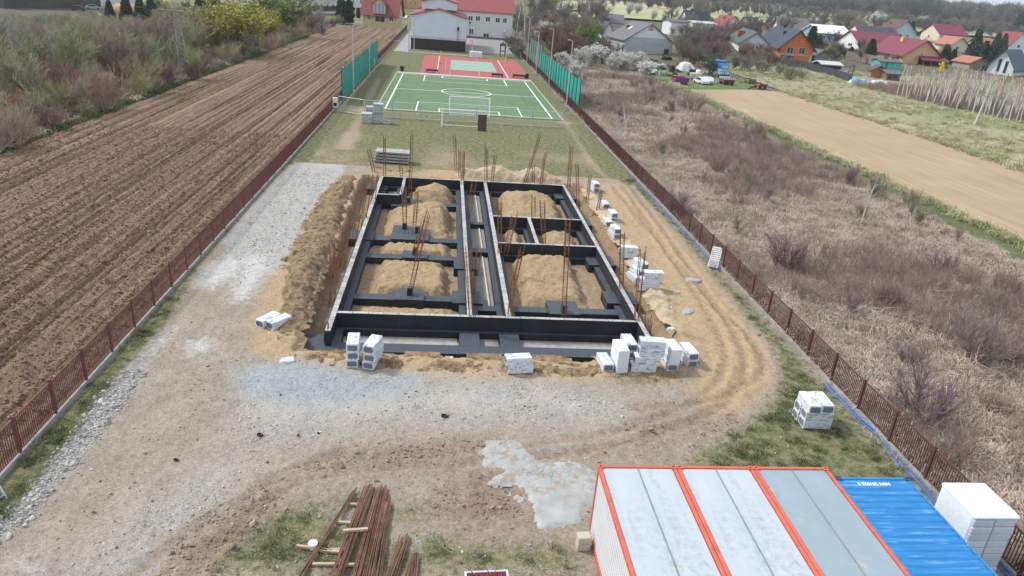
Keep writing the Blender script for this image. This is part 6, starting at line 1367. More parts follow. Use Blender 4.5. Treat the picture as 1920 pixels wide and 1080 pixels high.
for i, (u, v, w, h, m_, lab, cat) in enumerate([(1215, 127, 16, 6, M_tb, 'blue tarpaulin bundle at the left of the junk yard', 'tarpaulin'), (1232, 126, 10, 6, M_tw, 'white tarpaulin bundle between the blue ones', 'tarpaulin'), (1244, 128, 9, 8, M_tb, 'bright blue barrel shaped bundle in the junk yard', 'tarpaulin'), (1243, 143, 14, 9, M_conc, 'grey crate at the left front of the junk yard', 'crate'), (1256, 144, 10, 6, M_wood, 'low brown crate right of the grey crate', 'crate'), (1228, 138, 8, 7, M_white, 'white tub by the blossoming shrubs', 'tub'), (1262, 135, 10, 12, M_brownclad, 'dark machine between crates and white heap', 'machine'), (1352, 118, 8, 7, M_trim, 'pale box behind the blue truck', 'crate'), (1405, 127, 8, 5, M_tb, 'small blue tarpaulin in the bare orchard', 'tarpaulin'), (1220, 116, 26, 5, M_brownclad, 'long dark timber pile below the barn gable', 'timber pile'), (1250, 112, 18, 6, M_brownclad, 'dark scrap pile below the right barn corner', 'scrap pile')]):
    p = gp(u, v); s_ = 1/ppm(p); q = MB(); n = 6
    for k in range(n):
        x = -w/2*s_+w*s_*(k+.5)/n; hh_ = h*s_*random.uniform(.55, 1); q.cbox((x, .5+random.uniform(-.2, .2), hh_/2), (w*s_/n*1.25, random.uniform(.9, 1.5), hh_), 0, random.uniform(-.3, .3))
    q.solo(cat.replace(' ', '_'), m_, lab, cat, p)
_rj = random.Random(3)
for i in range(24):
    u = _rj.uniform(1205, 1350); v = _rj.uniform(112, 142)+(u-1205)*.03; p = gp(u, v); s_ = 1/ppm(p); q = MB(); w = _rj.uniform(6, 14)*s_; h = _rj.uniform(3, 7)*s_
    for k in range(7):
        q.cbox((_rj.uniform(-w/2, w/2), _rj.uniform(-.8, .8), h*_rj.uniform(.2, .55)), (w*_rj.uniform(.2, .6), _rj.uniform(.3, 1.2), h*_rj.uniform(.3, .8)), 0, _rj.uniform(-1, 1), ('X', _rj.uniform(-.3, .3)))
    q.solo('scrap_pile', _rj.choice([M_brownclad, M_wood, M_dark, M_wood, M_conc, M_brownclad]), 'small pile of scrap and timber lying about the junk yard', 'scrap pile', p, 0, 'scrap piles of the junk yard')
t = thing('scarecrow', 'bright yellow scarecrow figure with spread arms above the birch rows', 'scarecrow', gp(1764, 134)); s_ = 1/ppm(t.location)
q = MB(); q.cbox((0, 0, 9*s_), (6*s_, .4, 9*s_)); q.cbox((-3*s_, 0, 12.5*s_), (10*s_, .3, 2.4*s_), 0, 0, ('Y', .15)); q.cbox((2*s_, 0, 3*s_), (2.5*s_, .3, 6*s_)); q.cbox((-2*s_, 0, 3*s_), (2.5*s_, .3, 6*s_)); q.cbox((0, 0, 15.5*s_), (3*s_, .4, 3.4*s_)); q.part('suit', mat('bright_yellow', (.80, .55, .01), .6, .1, 2), t)
q = MB(); q.tube((0, .3, 0), (0, .3, 15*s_), .06, .06, 6); q.part('stake', M_wood, t)
p = gp(1590, 141); s_ = 1/ppm(p); t = thing('swing_tower', 'brown wooden play tower with blue slide behind the screen fence', 'play tower', p)
for x in (0, 8): q = MB(); q.tube((x*s_, 0, 0), (x*s_, 0, 18*s_), .12, .12, 6); q.part('post', M_wood, t)
q = MB(); q.tube((-14*s_, .5, 14*s_), (8*s_, .5, 16*s_), .12, .12, 6); q.tube((-14*s_, .5, 14*s_), (-17*s_, 0, 0), .12, .12, 6); q.part('swing_beam', M_wood, t)
q = MB(); q.box(0, 8*s_, -.8, .8, 8*s_, 9*s_); q.part('deck', M_wood, t); q = MB(); q.add([(-s_, -1, 16*s_), (9*s_, -1, 16*s_), (9*s_, 1, 16*s_), (-s_, 1, 16*s_), (4*s_, 0, 22*s_)], [(0, 1, 4), (1, 2, 4), (2, 3, 4), (3, 0, 4), (3, 2, 1, 0)]); q.part('roof', M_brownroof, t)
q = MB(); q.add([(-1*s_, -.5, 9*s_), (-1*s_, .5, 9*s_), (-13*s_, .5, .4), (-13*s_, -.5, .4), (-1*s_, -.5, 9*s_+.15), (-1*s_, .5, 9*s_+.15), (-13*s_, .5, .55), (-13*s_, -.5, .55)], [(0, 1, 2, 3), (7, 6, 5, 4), (0, 3, 7, 4), (1, 5, 6, 2)]); q.part('slide', mat('slide_blue', (.12, .22, .50), .4), t)
# ================================================================ TREES AND SHRUBS
def seg_mesh(name, segs, m, n=3, quads=None):
    s = np.array(segs, float); p0, p1, r0, r1 = s[:, :3], s[:, 3:6], s[:, 6], s[:, 7]
    d = p1-p0; L = np.linalg.norm(d, axis=1, keepdims=True); d = d/np.maximum(L, 1e-9)
    up = np.where(np.abs(d[:, 2:3]) > .9, np.array([[1., 0, 0]]), np.array([[0, 0, 1.]])); a = np.cross(d, up); a /= np.linalg.norm(a, axis=1, keepdims=True); b = np.cross(d, a)
    V = []; 
    for p, r in ((p0, r0), (p1, r1)):
        for k in range(n):
            t = 2*math.pi*k/n; V.append(p+a*(r*math.cos(t))[:, None]+b*(r*math.sin(t))[:, None])
    V = np.stack(V, 1).reshape(-1, 3); N_ = len(s); base = (np.arange(N_)*2*n)[:, None]
    F = np.concatenate([base+np.array([[k, (k+1) % n, n+(k+1) % n, n+k]]) for k in range(n)], 0)
    if quads is not None:
        F = np.concatenate([F, quads[1]+len(V)]); V = np.concatenate([V, quads[0]])
    return npmesh(name, V, F, m, smooth=True)
def leaf_quads(pts, size, seed, flat=.0):
    r = np.random.default_rng(seed); n = len(pts); u = r.normal(size=(n, 3)); u /= np.linalg.norm(u, axis=1, keepdims=True); w = r.normal(size=(n, 3)); w = np.cross(u, w); w /= np.linalg.norm(w, axis=1, keepdims=True)
    s = (size*r.uniform(.6, 1.4, n))[:, None]; V = np.stack([pts-u*s-w*s*.6, pts+u*s-w*s*.6, pts+u*s+w*s*.6, pts-u*s+w*s*.6], 1).reshape(-1, 3)
    return V, np.arange(n*4).reshape(-1, 4)
def grow(seed, style):
    """skeleton of height about 1: list of segments and the twig tips"""
    r = random.Random(seed); big, fine, tips = [], [], []
    def rv(d, ang):
        a = d.orthogonal().normalized(); a = Matrix.Rotation(r.uniform(0, 2*math.pi), 3, d) @ a
        return (d*math.cos(ang)+a*math.sin(ang)).normalized()
    def br_(p, d, L, rad, lev, lim):
        n = 3 if lev < 2 else 2; q = p
        for i in range(n):
            d2 = (d+Vector((r.gauss(0, style.get('jit', .13)), r.gauss(0, style.get('jit', .13)), r.gauss(.03, .08)))).normalized(); e = q+d2*(L/n); ra, rb = rad*(1-.55*i/n), rad*(1-.55*(i+1)/n)
            (big if rad > lim else fine).append((*q, *e, ra, rb))
            if lev < style['lev']:
                k = style['kids'][lev]
                for j in range(k if i > 0 or lev > 0 else style.get('low', 0)):
                    f = r.random(); pp = q.lerp(e, f); dd = rv(d2, r.uniform(*style['ang'])); dd.z += style['up']; dd.normalize()
                    br_(pp, dd, L*r.uniform(*style['len']), max(rad*.45, style['tw']), lev+1, lim)
            q = e; d = d2
        tips.append(tuple(q))
    for s in range(style['stems']):
        a = r.uniform(0, 2*math.pi); sp = style['spread']*r.uniform(.3, 1)
        d = Vector((math.cos(a)*sp, math.sin(a)*sp, 1)).normalized(); o = Vector((math.cos(a)*.02*style['stems']**.5, math.sin(a)*.02*style['stems']**.5, -.02))
        br_(o, d, style['h']*r.uniform(.8, 1.1), style['rad']*r.uniform(.7, 1.1), 0, style['lim'])
    return big, fine, tips
STY = dict(
 shrub=dict(stems=11, spread=.75, h=.62, rad=.016, kids=(3, 3, 2), lev=2, ang=(.3, .8), len=(.45, .7), up=.25, tw=.0040, lim=.0085, low=1),
 tree=dict(stems=1, spread=.1, h=.70, rad=.024, kids=(6, 4, 3), lev=3, ang=(.5, 1.0), len=(.42, .62), up=.22, tw=.0031, lim=.008),
 multi=dict(stems=4, spread=.45, h=.68, rad=.021, kids=(4, 3, 3), lev=3, ang=(.35, .8), len=(.42, .6), up=.3, tw=.0032, lim=.0075, low=1),
 birch=dict(stems=1, jit=.06, spread=.03, h=.95, rad=.014, kids=(5, 2, 2), lev=2, ang=(.4, .8), len=(.20, .34), up=.15, tw=.0022, lim=.008),
 pole=dict(stems=1, jit=.035, spread=.03, h=.97, rad=.0100, kids=(3, 2), lev=2, ang=(.25, .6), len=(.18, .3), up=.3, tw=.0022, lim=.006, low=0))
M_tw = objcol('twig', .22, 5); M_bark = objcol('bark', .25, 4)
M_birchbark = mat('birch_bark', (.60, .58, .54), .8, .12, 6, (.14, .13, .12), (.64, .74), 9, use='obj')
def leafm(name, c, v=.35): return mat(name, c, .8, v, 3, sc(c, .45), (.5, .75), 2.2, use='obj', rnd=.12)
M_wil = leafm('willow_leaf', (.38, .36, .06)); M_bud = leafm('fresh_leaf', (.20, .29, .05)); M_blo = leafm('blossom', (.74, .72, .67), .10); M_con = leafm('conifer_needle', (.045, .075, .032)); M_bluecon = leafm('spruce_needle', (.075, .115, .085)); M_thu = leafm('thuja_leaf', (.03, .045, .018))
PRO = {}
def mk(name, style, seeds, m_tw, m_bk, leaf=None, nl=0, ls=.02, trunk3=5):
    out = []
    for sd in seeds:
        big, fine, tips = grow(sd, STY[style]); T = np.array(tips); q = None
        if leaf is not None:
            r = np.random.default_rng(sd); base = T[r.integers(0, len(T), nl)]; q = leaf_quads(base+r.normal(0, ls*1.6, (nl, 3)), ls, sd)
        cm = seg_mesh(name+'_crown', fine, m_tw, 3)
        if q is not None:
            lm = npmesh(name+'_leaves', q[0], q[1], leaf, False)
        else: lm = None
        out.append((seg_mesh(name+'_trunk', big, m_bk, 5), cm, lm, max(T[:, 2].max(), .3)))
    PRO[name] = out
mk('shrub', 'shrub', (1, 2, 3), M_tw, M_bark); mk('tree', 'tree', (11, 12, 13), M_tw, M_bark); mk('multi', 'multi', (21, 22, 23), M_tw, M_bark)
mk('birch', 'birch', (31, 32), M_tw, M_birchbark); mk('pole', 'pole', (41, 42, 43), M_tw, M_birchbark)
mk('willow', 'shrub', (51, 52), M_tw, M_bark, M_wil, 6500, .013); mk('green', 'multi', (61, 62), M_tw, M_bark, M_bud, 7000, .013); mk('blossom', 'multi', (71, 72), M_tw, M_bark, M_blo, 5200, .015); mk('budding', 'multi', (81, 82), M_tw, M_bark, M_wil, 1300, .010)
def conifer(seed, m_, column=False):
    r = np.random.default_rng(seed); segs = [(0, 0, -.02, 0, 0, .97, .018, .003)]
    if column:
        n = 3600; z = r.uniform(.02, 1, n); rad = .17*np.sqrt(np.clip(np.sin(np.pi*(.12+.86*z)), 0, 1))*(.75+.25*r.random(n))*(1+.15*np.sin(z*23)); a = r.uniform(0, 2*np.pi, n)
        P = np.stack([rad*np.cos(a), rad*np.sin(a), z], 1); V, F_ = leaf_quads(P, .022, seed)
    else:
        P = []; 
        for k in range(22):
            z = .06+.9*k/22; R = .27*(1-z)**.85+.01; nb = 11
            for j in range(nb):
                a = 2*math.pi*(j+r.random()*.6)/nb+k; m_n = 18
                f = r.random(m_n)**.7; P.append(np.stack([R*f*math.cos(a)+r.normal(0, .012, m_n), R*f*math.sin(a)+r.normal(0, .012, m_n), z-.10*R*f*2.0+.05*f*f+r.normal(0, .008, m_n)], 1))
        P = np.concatenate(P); V, F_ = leaf_quads(P, .020, seed)
    return seg_mesh('conifer_trunk', segs, M_bark, 6), npmesh('conifer_needles', V, F_, m_, False), None, 1.0
PRO['conifer'] = [conifer(91, M_con), conifer(92, M_con)]; PRO['spruce'] = [conifer(93, M_bluecon), conifer(94, M_bluecon)]; PRO['thuja'] = [conifer(95, M_thu, True), conifer(96, M_thu, True)]
_cnt = {}
def plant(kind, p, h, label, cat, group=None, col=(.2, .17, .13), name=None, wide=1.0, rz=None):
    v = PRO[kind]; i = _cnt.get(kind, 0); _cnt[kind] = i+1; tm, cm, lm, hh = v[i % len(v)]
    t = thing(name or {'shrub': 'bare_shrub', 'tree': 'bare_tree', 'multi': 'bare_tree', 'birch': 'birch_tree', 'pole': 'birch_sapling', 'willow': 'willow_shrub', 'green': 'leafing_tree', 'blossom': 'blossom_shrub', 'budding': 'budding_shrub', 'conifer': 'conifer_tree', 'spruce': 'spruce_tree', 'thuja': 'thuja_tree'}[kind], label, cat, p, rz if rz is not None else random.uniform(0, 6.28), group)
    s = h/hh; t.scale = (s*wide, s*wide, s)
    c = tuple(x*random.uniform(.85, 1.15) for x in col)
    for nm, me in (('trunk', tm), ('crown', cm), ('foliage', lm)):
        if me is None: continue
        o = bpy.data.objects.new(nm, me); put(o, t); o.color = (*(c if nm != 'trunk' else tuple(x*1.12 for x in c)), 1)
    return t
def at(kind, u, v, hp, label, cat='tree', group=None, col=(.2, .17, .13), wide=1.0):
    p = gp(u, v); return plant(kind, p, hp/ppm(p), label, cat, group, col, wide=wide)
OL, GB, RB, PK, YG, DK = (.34, .315, .195), (.30, .272, .205), (.235, .155, .135), (.40, .31, .275), (.34, .32, .17), (.17, .145, .125)
# named plants at the edge of the thicket
at('willow', 440, 103, 112, 'large yellow green willow shrub at the far field edge', 'shrub', None, (.2, .17, .07), 1.5)
at('green', 520, 68, 92, 'fresh green leafing tree right of the yellow willow', 'tree', None, GB, 1.45)
at('willow', 505, 75, 60, 'lower yellow shrub between the willow and the green tree', 'shrub', None, (.2, .17, .07), 1.0)
at('multi', 582, 60, 44, 'bare grey tree with dark trunk at the far end of the thicket', 'tree', None, GB, 1.1)
at('shrub', 198, 210, 105, 'tall tan pink bare shrub standing out at the field edge', 'shrub', None, (.36, .25, .19), 1.0)
at('shrub', 128, 208, 72, 'yellowish bare shrub left of the tan pink one', 'shrub', None, (.34, .29, .14), 1.0)
at('shrub', 275, 175, 78, 'pale olive bare shrub between tan pink shrub and power pole', 'shrub', None, (.33, .28, .16), 1.0)
at('shrub', 320, 160, 52, 'dark red brown bare shrub at the foot of the power pole', 'shrub', None, RB, 1.1)
at('shrub', 95, 245, 55, 'reddish brown rounded shrub at the left field edge', 'shrub', None, RB, 1.2)
at('shrub', 30, 280, 92, 'pinkish grey bare shrub nearest at the left edge', 'shrub', None, PK, 1.1)
at('shrub', -10, 290, 80, 'pinkish bare shrub cut by the left edge of the photo', 'shrub', None, PK, 1.1)
at('shrub', 55, 235, 75, 'orange tinted bare shrub behind the pinkish one', 'shrub', None, (.33, .18, .12), 1.0)
at('shrub', 430, 108, 40, 'dull red bramble thicket before the yellow willow', 'shrub', None, RB, 1.4)
at('budding', 365, 150, 62, 'yellow budding shrub right of the power pole', 'shrub', None, YG, 1.0)
at('conifer', 240, 44, 52, 'dark green spruce before the orange sand heap', 'tree', None, GB, 1.2); at('conifer', 266, 42, 46, 'second dark green spruce right of the first by the sand heap', 'tree', None, GB, 1.3); at('conifer', 208, 40, 38, 'dark green spruce left of the orange sand heap', 'tree', None, GB, 1.3)
at('thuja', 641, 43, 42, 'left dark columnar thuja beside the yellow dormer house', 'tree', None, GB, 1.5); at('thuja', 655, 43, 40, 'right dark columnar thuja beside the yellow dormer house', 'tree', None, GB, 1.4); at('thuja', 672, 34, 18, 'small thuja behind the carport of the dormer house', 'tree', None, GB, 1.4)
for i, (u, v, hp) in enumerate([(285, 34, 40), (300, 28, 36), (375, 32, 38), (392, 30, 34), (408, 34, 40), (352, 24, 26)]):
    at('green' if i % 2 else 'conifer', u, v, hp, 'dark green tree at the top edge around the power pole, %s' % ('leftmost', 'second from left', 'just right of the pole', 'left of the willow top', 'nearest the willow', 'behind the pole top')[i], 'tree', None, DK, 1.4)
# thicket
KINDS = [('multi', OL, 'bare olive grey tree in the thicket left of the ploughed field', 'bare olive trees of the thicket'), ('tree', GB, 'bare grey brown tree in the thicket left of the ploughed field', 'bare grey brown trees of the thicket'), ('multi', GB, 'bare grey brown tree in the thicket left of the ploughed field', 'bare grey brown trees of the thicket'),
         ('shrub', RB, 'red brown bare shrub in the thicket left of the ploughed field', 'red brown shrubs of the thicket'), ('budding', OL, 'budding yellow green tree in the thicket left of the ploughed field', 'budding trees of the thicket'), ('shrub', OL, 'olive bare shrub in the thicket left of the ploughed field', 'olive shrubs of the thicket')]
nt = 0; y = 46.0
while y < 262:
    st = 4.6+.022*(y-46); x = -38.8
    while x > -128:
        px, py = x+random.uniform(-.42, .42)*st, y+random.uniform(-.45, .45)*st
        u, v = pj((px, py, 3)); edge = -38-px
        clearing = py > 228 and px < -70
        if -70 < u < 640 and v < 420 and not clearing and nt < 292:
            w = float(vn(px*.07, py*.07, 5)); hgt = random.uniform(4.6, 8.0)*(1+.25*w)+min(1.6, edge*.10)
            if edge < 3: k = random.choice([3, 5, 5, 0, 1]); hgt *= .62
            elif w > .58: k = random.choice([1, 1, 2, 0, 2])
            elif w > .36: k = random.choice([0, 0, 2, 4, 5, 1, 0])
            else: k = random.choice([0, 1, 2, 2, 5, 3])
            kd, c, lab, gr_ = KINDS[k]
            if kd == 'shrub': hgt *= .72
            cc = tuple(a*(.85+.35*float(vn(px*.12+3, py*.12, 8))) for a in c)
            lim = 20+.02*u if u < 300 else 4
            while pj((px, py, hgt))[1] < lim and hgt > 1.5: hgt *= .9
            if hgt < 2.2: x -= st; continue
            plant(kd, (px, py, -.05), hgt, lab, 'tree' if kd != 'shrub' else 'shrub', gr_, cc, wide=random.uniform(1.0, 1.3)); nt += 1
        x -= st
    y += st*.9
# between school and barn, orchard and village
rr_ = random.Random(8)
for u, v, hp, k, c, lab in [(968,62,75,'birch',(.30,.26,.22),'tall white stemmed birch right of the school wing'),(983,96,92,'birch',(.28,.24,.2),'tall white birch at the right end of the schoolyard'),(1005,40,60,'multi',DK,'dark bare tree behind the birches'),
    (1020,72,32,'blossom',GB,'white blossoming shrub before the pale greenhouse'),(1038,100,60,'multi',(.17,.10,.08),'reddish brown bare tree behind the faded net'),(1062,118,70,'multi',(.17,.105,.085),'large reddish bare tree behind the bright right net'),(1085,92,60,'tree',DK,'dark bare tree right of the greenhouse'),
    (1078,92,30,'blossom',GB,'white blossoming tree among the dark trees left of the barn'),(1098,100,58,'green',DK,'olive green tree left of the small blue roofed house'),(1112,112,50,'multi',DK,'dark tangled tree before the barn wall'),(1130,118,52,'multi',DK,'dark bare tree at the left barn corner'),(1152,118,40,'tree',DK,'dark bare tree before the left barn wall'),
    (1060,132,34,'blossom',GB,'white blossoming shrub just behind the bright right net'),(1085,130,42,'blossom',GB,'white blossoming shrub in the middle of the hedge behind the net'),(1108,128,46,'blossom',GB,'tall white blossoming shrub of the hedge behind the net'),(1080,155,40,'blossom',GB,'white blossoming shrub at the corner of the bright net'),(1128,118,26,'blossom',GB,'small white blossoming shrub below the dark trees'),
    (1148,138,36,'blossom',GB,'white blossoming shrub left of the waste land hedge end'),(1166,136,40,'blossom',GB,'white blossoming shrub in the middle below the barn'),(1190,138,42,'blossom',GB,'white blossoming shrub right below the barn'),(1206,148,36,'blossom',GB,'white blossoming shrub at the corner of the orchard grass'),
    (1290,98,46,'multi',DK,'dark bare fruit tree behind the white tarp heap'),(1310,104,48,'multi',DK,'dark bare tree in the middle of the orchard'),(1330,100,50,'tree',DK,'tall dark bare tree behind the blue truck'),(1350,98,44,'multi',DK,'dark bare tree before the green roofed house'),(1280,76,30,'tree',DK,'bare tree right of the barn ridge'),(1300,120,34,'multi',GB,'grey bare fruit tree above the white tarp heap'),
    (1335,142,44,'multi',(.17,.14,.09),'brown bare fruit tree in front of the blue truck'),(1340,164,30,'pole',(.4,.36,.3),'whitewashed forked fruit tree at the field edge'),(1372,130,32,'multi',DK,'bare orchard tree behind the red white trailer'),(1400,136,34,'multi',GB,'bare orchard tree left of the screen fence'),(1425,140,32,'multi',GB,'bare orchard tree before the screen fence'),(1455,143,30,'multi',GB,'bare orchard tree below the orange house'),(1478,150,32,'shrub',(.2,.2,.1),'olive shrub before the orange house fence'),(1500,148,24,'shrub',GB,'low bare shrub right of the olive one'),
    (1518,92,42,'conifer',GB,'dark conifer right of the orange house roof'),(1532,95,30,'conifer',GB,'smaller dark conifer beside the white hall'),(1560,84,30,'multi',DK,'dark bare tree before the white hall'),(1545,92,18,'shrub',(.09,.10,.05),'dark green hedge shrub below the white hall'),(1565,94,16,'shrub',(.09,.10,.05),'dark hedge shrub right of the other hedge shrub'),
    (1592,112,24,'conifer',GB,'dark green conifer left of the peach house'),(1628,114,40,'conifer',GB,'tall dark conifer before the long magenta roof'),(1610,110,20,'shrub',(.08,.09,.04),'dark evergreen shrub at the board fence'),(1706,66,26,'conifer',GB,'dark conifer beside the brown roofed house'),
    (1768,118,34,'conifer',GB,'bushy conifer right of the peach gable'),(1783,120,28,'conifer',GB,'rounded conifer right of the bushy one'),(1818,122,66,'spruce',GB,'tallest blue green spruce before the beige house'),(1838,120,42,'conifer',GB,'mid green conifer right of the tallest spruce'),(1857,118,54,'spruce',GB,'blue green spruce left of the slate house'),(1875,104,40,'spruce',GB,'blue green spruce behind the slate house gable'),
    (1640,56,34,'blossom',GB,'pale blossoming tree left of the brown roofed house'),(1600,62,40,'tree',GB,'bare grey tree behind the white hall'),(1615,66,30,'tree',GB,'bare tree behind the long magenta roof'),(1665,45,22,'green',GB,'round olive tree behind the brown roof'),(1735,55,24,'blossom',GB,'pale blossoming tree between brown and cream houses'),(1760,42,28,'green',GB,'olive green tree behind the cream house'),(1830,48,36,'green',GB,'olive tree behind the spruces'),(1850,56,36,'multi',DK,'dark bare tree behind the spruces'),(1885,62,44,'tree',DK,'dark tree behind the edge house'),(1905,64,40,'conifer',GB,'dark evergreen behind the edge house'),
    (1420,38,34,'birch',(.30,.25,.19),'slim pale birch left of the grey roofed house'),(1432,44,38,'birch',(.30,.25,.19),'slim pale birch in the middle of the village trees'),(1446,42,36,'birch',(.30,.25,.19),'slim pale birch nearest the grey roof'),(1405,50,30,'tree',GB,'bare tree right of the red roofed house'),(1398,70,30,'tree',DK,'dark bare tree before the red roofed house'),(1325,24,24,'tree',(.26,.2,.17),'pinkish bare tree behind the solar house'),(1180,30,26,'blossom',GB,'pale blossoming tree behind the barn ridge'),(1195,28,22,'blossom',GB,'second pale blossoming tree behind the barn ridge'),
    (1085,30,34,'multi',(.21,.15,.12),'reddish tree behind the small sheds'),(1060,38,40,'multi',(.2,.17,.14),'grey tree behind the pale greenhouse'),(1030,28,36,'green',GB,'olive tree behind the school birches'),(1105,45,44,'multi',(.19,.13,.11),'brown tree left of the grey sheet roof'),(1120,30,34,'multi',GB,'grey tree behind the grey sheet roof'),(1220,44,26,'tree',GB,'bare tree behind the barn'),(1245,52,30,'tree',DK,'dark bare tree right behind the barn'),(1150,20,24,'tree',(.25,.2,.15),'bare tree at the near edge of the pale field'),
    (1195,16,22,'budding',YG,'yellow green tree on the far meadow'),(1218,14,22,'budding',YG,'second yellow green tree on the far meadow'),(1270,20,20,'tree',(.26,.2,.16),'lone pinkish tree on the far meadow'),(1300,16,18,'tree',(.26,.2,.16),'lone pinkish tree right on the far meadow'),(965,102,30,'shrub',(.07,.08,.04),'dark evergreen shrub at the end of the school wing'),(955,88,24,'shrub',(.08,.09,.05),'dark shrub by the school wing corner'),(605,66,22,'shrub',(.16,.15,.12),'low grey shrub left of the dormer house'),(625,50,18,'shrub',(.10,.11,.07),'dark low shrub before the flats'),
    (1012,92,34,'blossom',(.3,.28,.26),'pale blossoming shrub by the faded net end'),(995,80,40,'multi',GB,'grey bare tree right of the tall birches'),(1048,84,44,'multi',(.17,.11,.09),'reddish tree behind the faded net end'),(1100,70,40,'green',DK,'olive evergreen tree left of the blue roof'),(1070,64,38,'multi',DK,'dark bare tree behind the greenhouse')]:
    at(k, u, v, hp, lab, 'shrub' if 'shrub' in lab else 'tree', None, c, 1.25 if k in ('blossom', 'multi', 'shrub') else (1.5 if k in ('conifer',) else 1.1))
for i in range(26):
    u = rr_.uniform(1525, 1640); at('shrub', u, 94+(u-1525)*.16+rr_.uniform(-5, 10), rr_.uniform(9, 15), 'low dark hedge shrub among the gardens right of the orange house', 'shrub', 'dark hedge shrubs of the gardens', rr_.choice([(.09, .10, .05), (.13, .12, .08), (.10, .12, .05)]), 1.6)
# more bare trees that fill the gardens and the rows behind the houses
FILL = [('between the school and the barn', (962, 1135), (38, 112), 60, (28, 50)), ('in the orchard below the barn', (1262, 1350), (78, 124), 26, (30, 46)), ('before the screen fence of the orange house', (1345, 1480), (104, 140), 22, (24, 38)),
        ('between the houses of the village', (1240, 1460), (34, 74), 34, (20, 36)), ('behind the red roofed houses', (1470, 1880), (46, 66), 40, (20, 38)), ('among the gardens on the right', (1540, 1800), (88, 122), 18, (18, 30))]
for where, (u0, u1), (v0, v1), cnt, (h0, h1) in FILL:
    for i in range(cnt):
        u = rr_.uniform(u0, u1); v = v0+(v1-v0)*rr_.random()
        at(rr_.choice(['tree', 'multi', 'multi']), u, v+(u-u0)*.03, rr_.uniform(h0, h1), 'bare grey brown tree '+where, 'tree', 'bare trees '+where, rr_.choice([DK, DK, (.24, .2, .165), (.22, .15, .125), (.21, .2, .14)]), 1.25)
# birch plantation on the right
np_ = 0
for r in range(8):
    for k in range(34):
        f = k/33; a = Vector((96, 152-1.6*r*0, 0)); 
        px = 97.5+r*2.3+f*7+random.uniform(-.5, .5)+r*.6; py = 151-f*42+random.uniform(-.5, .5)+r*.9
        u, v = pj((px, py, 0))
        if u > 1990: continue
        plant('pole', (px, py, float(TH(px, py))), random.uniform(5.4, 7.6), 'thin pale birch sapling in the plantation rows on the right', 'tree', 'birch saplings of the plantation', (.46, .38, .29), wide=1.7); np_ += 1
at('birch', 1829, 236, 96, 'lone white birch in front of the plantation rows', 'tree', None, (.40, .35, .30), 1.4)
# single plants in the waste land
for u, v, hp, k, c, lab in [(1172,268,72,'birch',(.42,.38,.35),'slim white birch sapling near the far end of the right fence'),(1612,425,92,'birch',(.40,.35,.32),'slim white birch sapling in the middle of the waste land'),(1826,682,125,'shrub',(.20,.17,.145),'large grey bare shrub on the right of the waste land'),(1465,512,88,'shrub',(.15,.12,.105),'dark bare shrub close to the right fence'),(1718,800,150,'shrub',(.15,.125,.115),'dark bare shrub beside the fence near the blue container'),(1562,620,70,'pole',(.22,.15,.12),'thin brown sapling behind the right fence'),
    (1655,580,60,'shrub',(.17,.12,.11),'low purple brown shrub in the middle of the waste land'),(1300,215,50,'shrub',(.22,.17,.15),'bare shrub at the verge of the tan field'),(1420,265,44,'shrub',(.20,.15,.13),'second bare shrub at the verge of the tan field'),(1345,330,46,'shrub',(.19,.14,.125),'purple grey shrub in the upper waste land'),(1265,405,54,'shrub',(.18,.14,.12),'bare shrub behind the middle of the right fence'),(1705,395,50,'shrub',(.21,.15,.13),'purple brown shrub near the tan field verge'),(1760,520,60,'shrub',(.18,.12,.11),'red brown shrub on the upper right waste land'),(1880,560,60,'shrub',(.2,.15,.13),'grey brown shrub at the right edge of the waste land'),(1700,690,70,'shrub',(.17,.14,.13),'grey shrub behind the fence posts near the pack pile')]:
    at(k, u, v, hp, lab, 'shrub' if 'shrub' in lab else 'tree', None, tuple(x*1.35 for x in c), 1.0)
for i in range(46):
    px, py = random.uniform(20, 41), random.uniform(28, 150); plant(random.choice(['tree', 'multi']), (px, py, 0), random.uniform(1.6, 2.9), 'thin bare sapling among the dry grass of the waste land', 'tree', 'bare saplings of the waste land', random.choice([(.30, .25, .21), (.34, .28, .23), (.27, .21, .18)]), name='bare_sapling', wide=.75)
# ================================================================ GRASS, WEEDS, STONES (nobody could count them)
def blades(seed, n, h, spread, lean, w, m, curl=.5):
    r = np.random.default_rng(seed); V = []; F_ = []
    for i in range(n):
        a = r.uniform(0, 2*np.pi); p = np.array([r.normal(0, spread), r.normal(0, spread), 0]); d = np.array([math.cos(a), math.sin(a), 0]); s = np.array([-d[1], d[0], 0])*w*r.uniform(.6, 1.3); L = h*r.uniform(.5, 1.2); le = lean*r.uniform(.3, 1.3)
        p1 = p+d*le*L*.45+np.array([0, 0, L*.6]); p2 = p1+d*le*L*.8+np.array([0, 0, L*(.4-curl*le)]); k = len(V)
        V += [p-s, p+s, p1-s*.8, p1+s*.8, p2-s*.2, p2+s*.2]; F_ += [(k, k+1, k+3, k+2), (k+2, k+3, k+5, k+4)]
    return npmesh('tuft', np.array(V), np.array(F_), m, True)
def gmat(name, cols, s=.35):
    m, t, b = nodes_of(name); N = NT(t); oi = N.n('ShaderNodeObjectInfo'); f = N.noise(s, 4, .6); g = N.noise(s*5, 3, .6)
    c = N.mix(N.mr(f, .38, .62), cols[0], cols[1]); c = N.mix(N.mr(g, .5, .7), c, cols[2]); c = N.mix(1.0, c, N.mix(oi.outputs['Random'], (.72,)*3, (1.28,)*3), 'MULTIPLY')
    N.L(c, b.inputs['Base Color']); b.inputs['Roughness'].default_value = .9; b.inputs['Specular IOR Level'].default_value = .15; return m
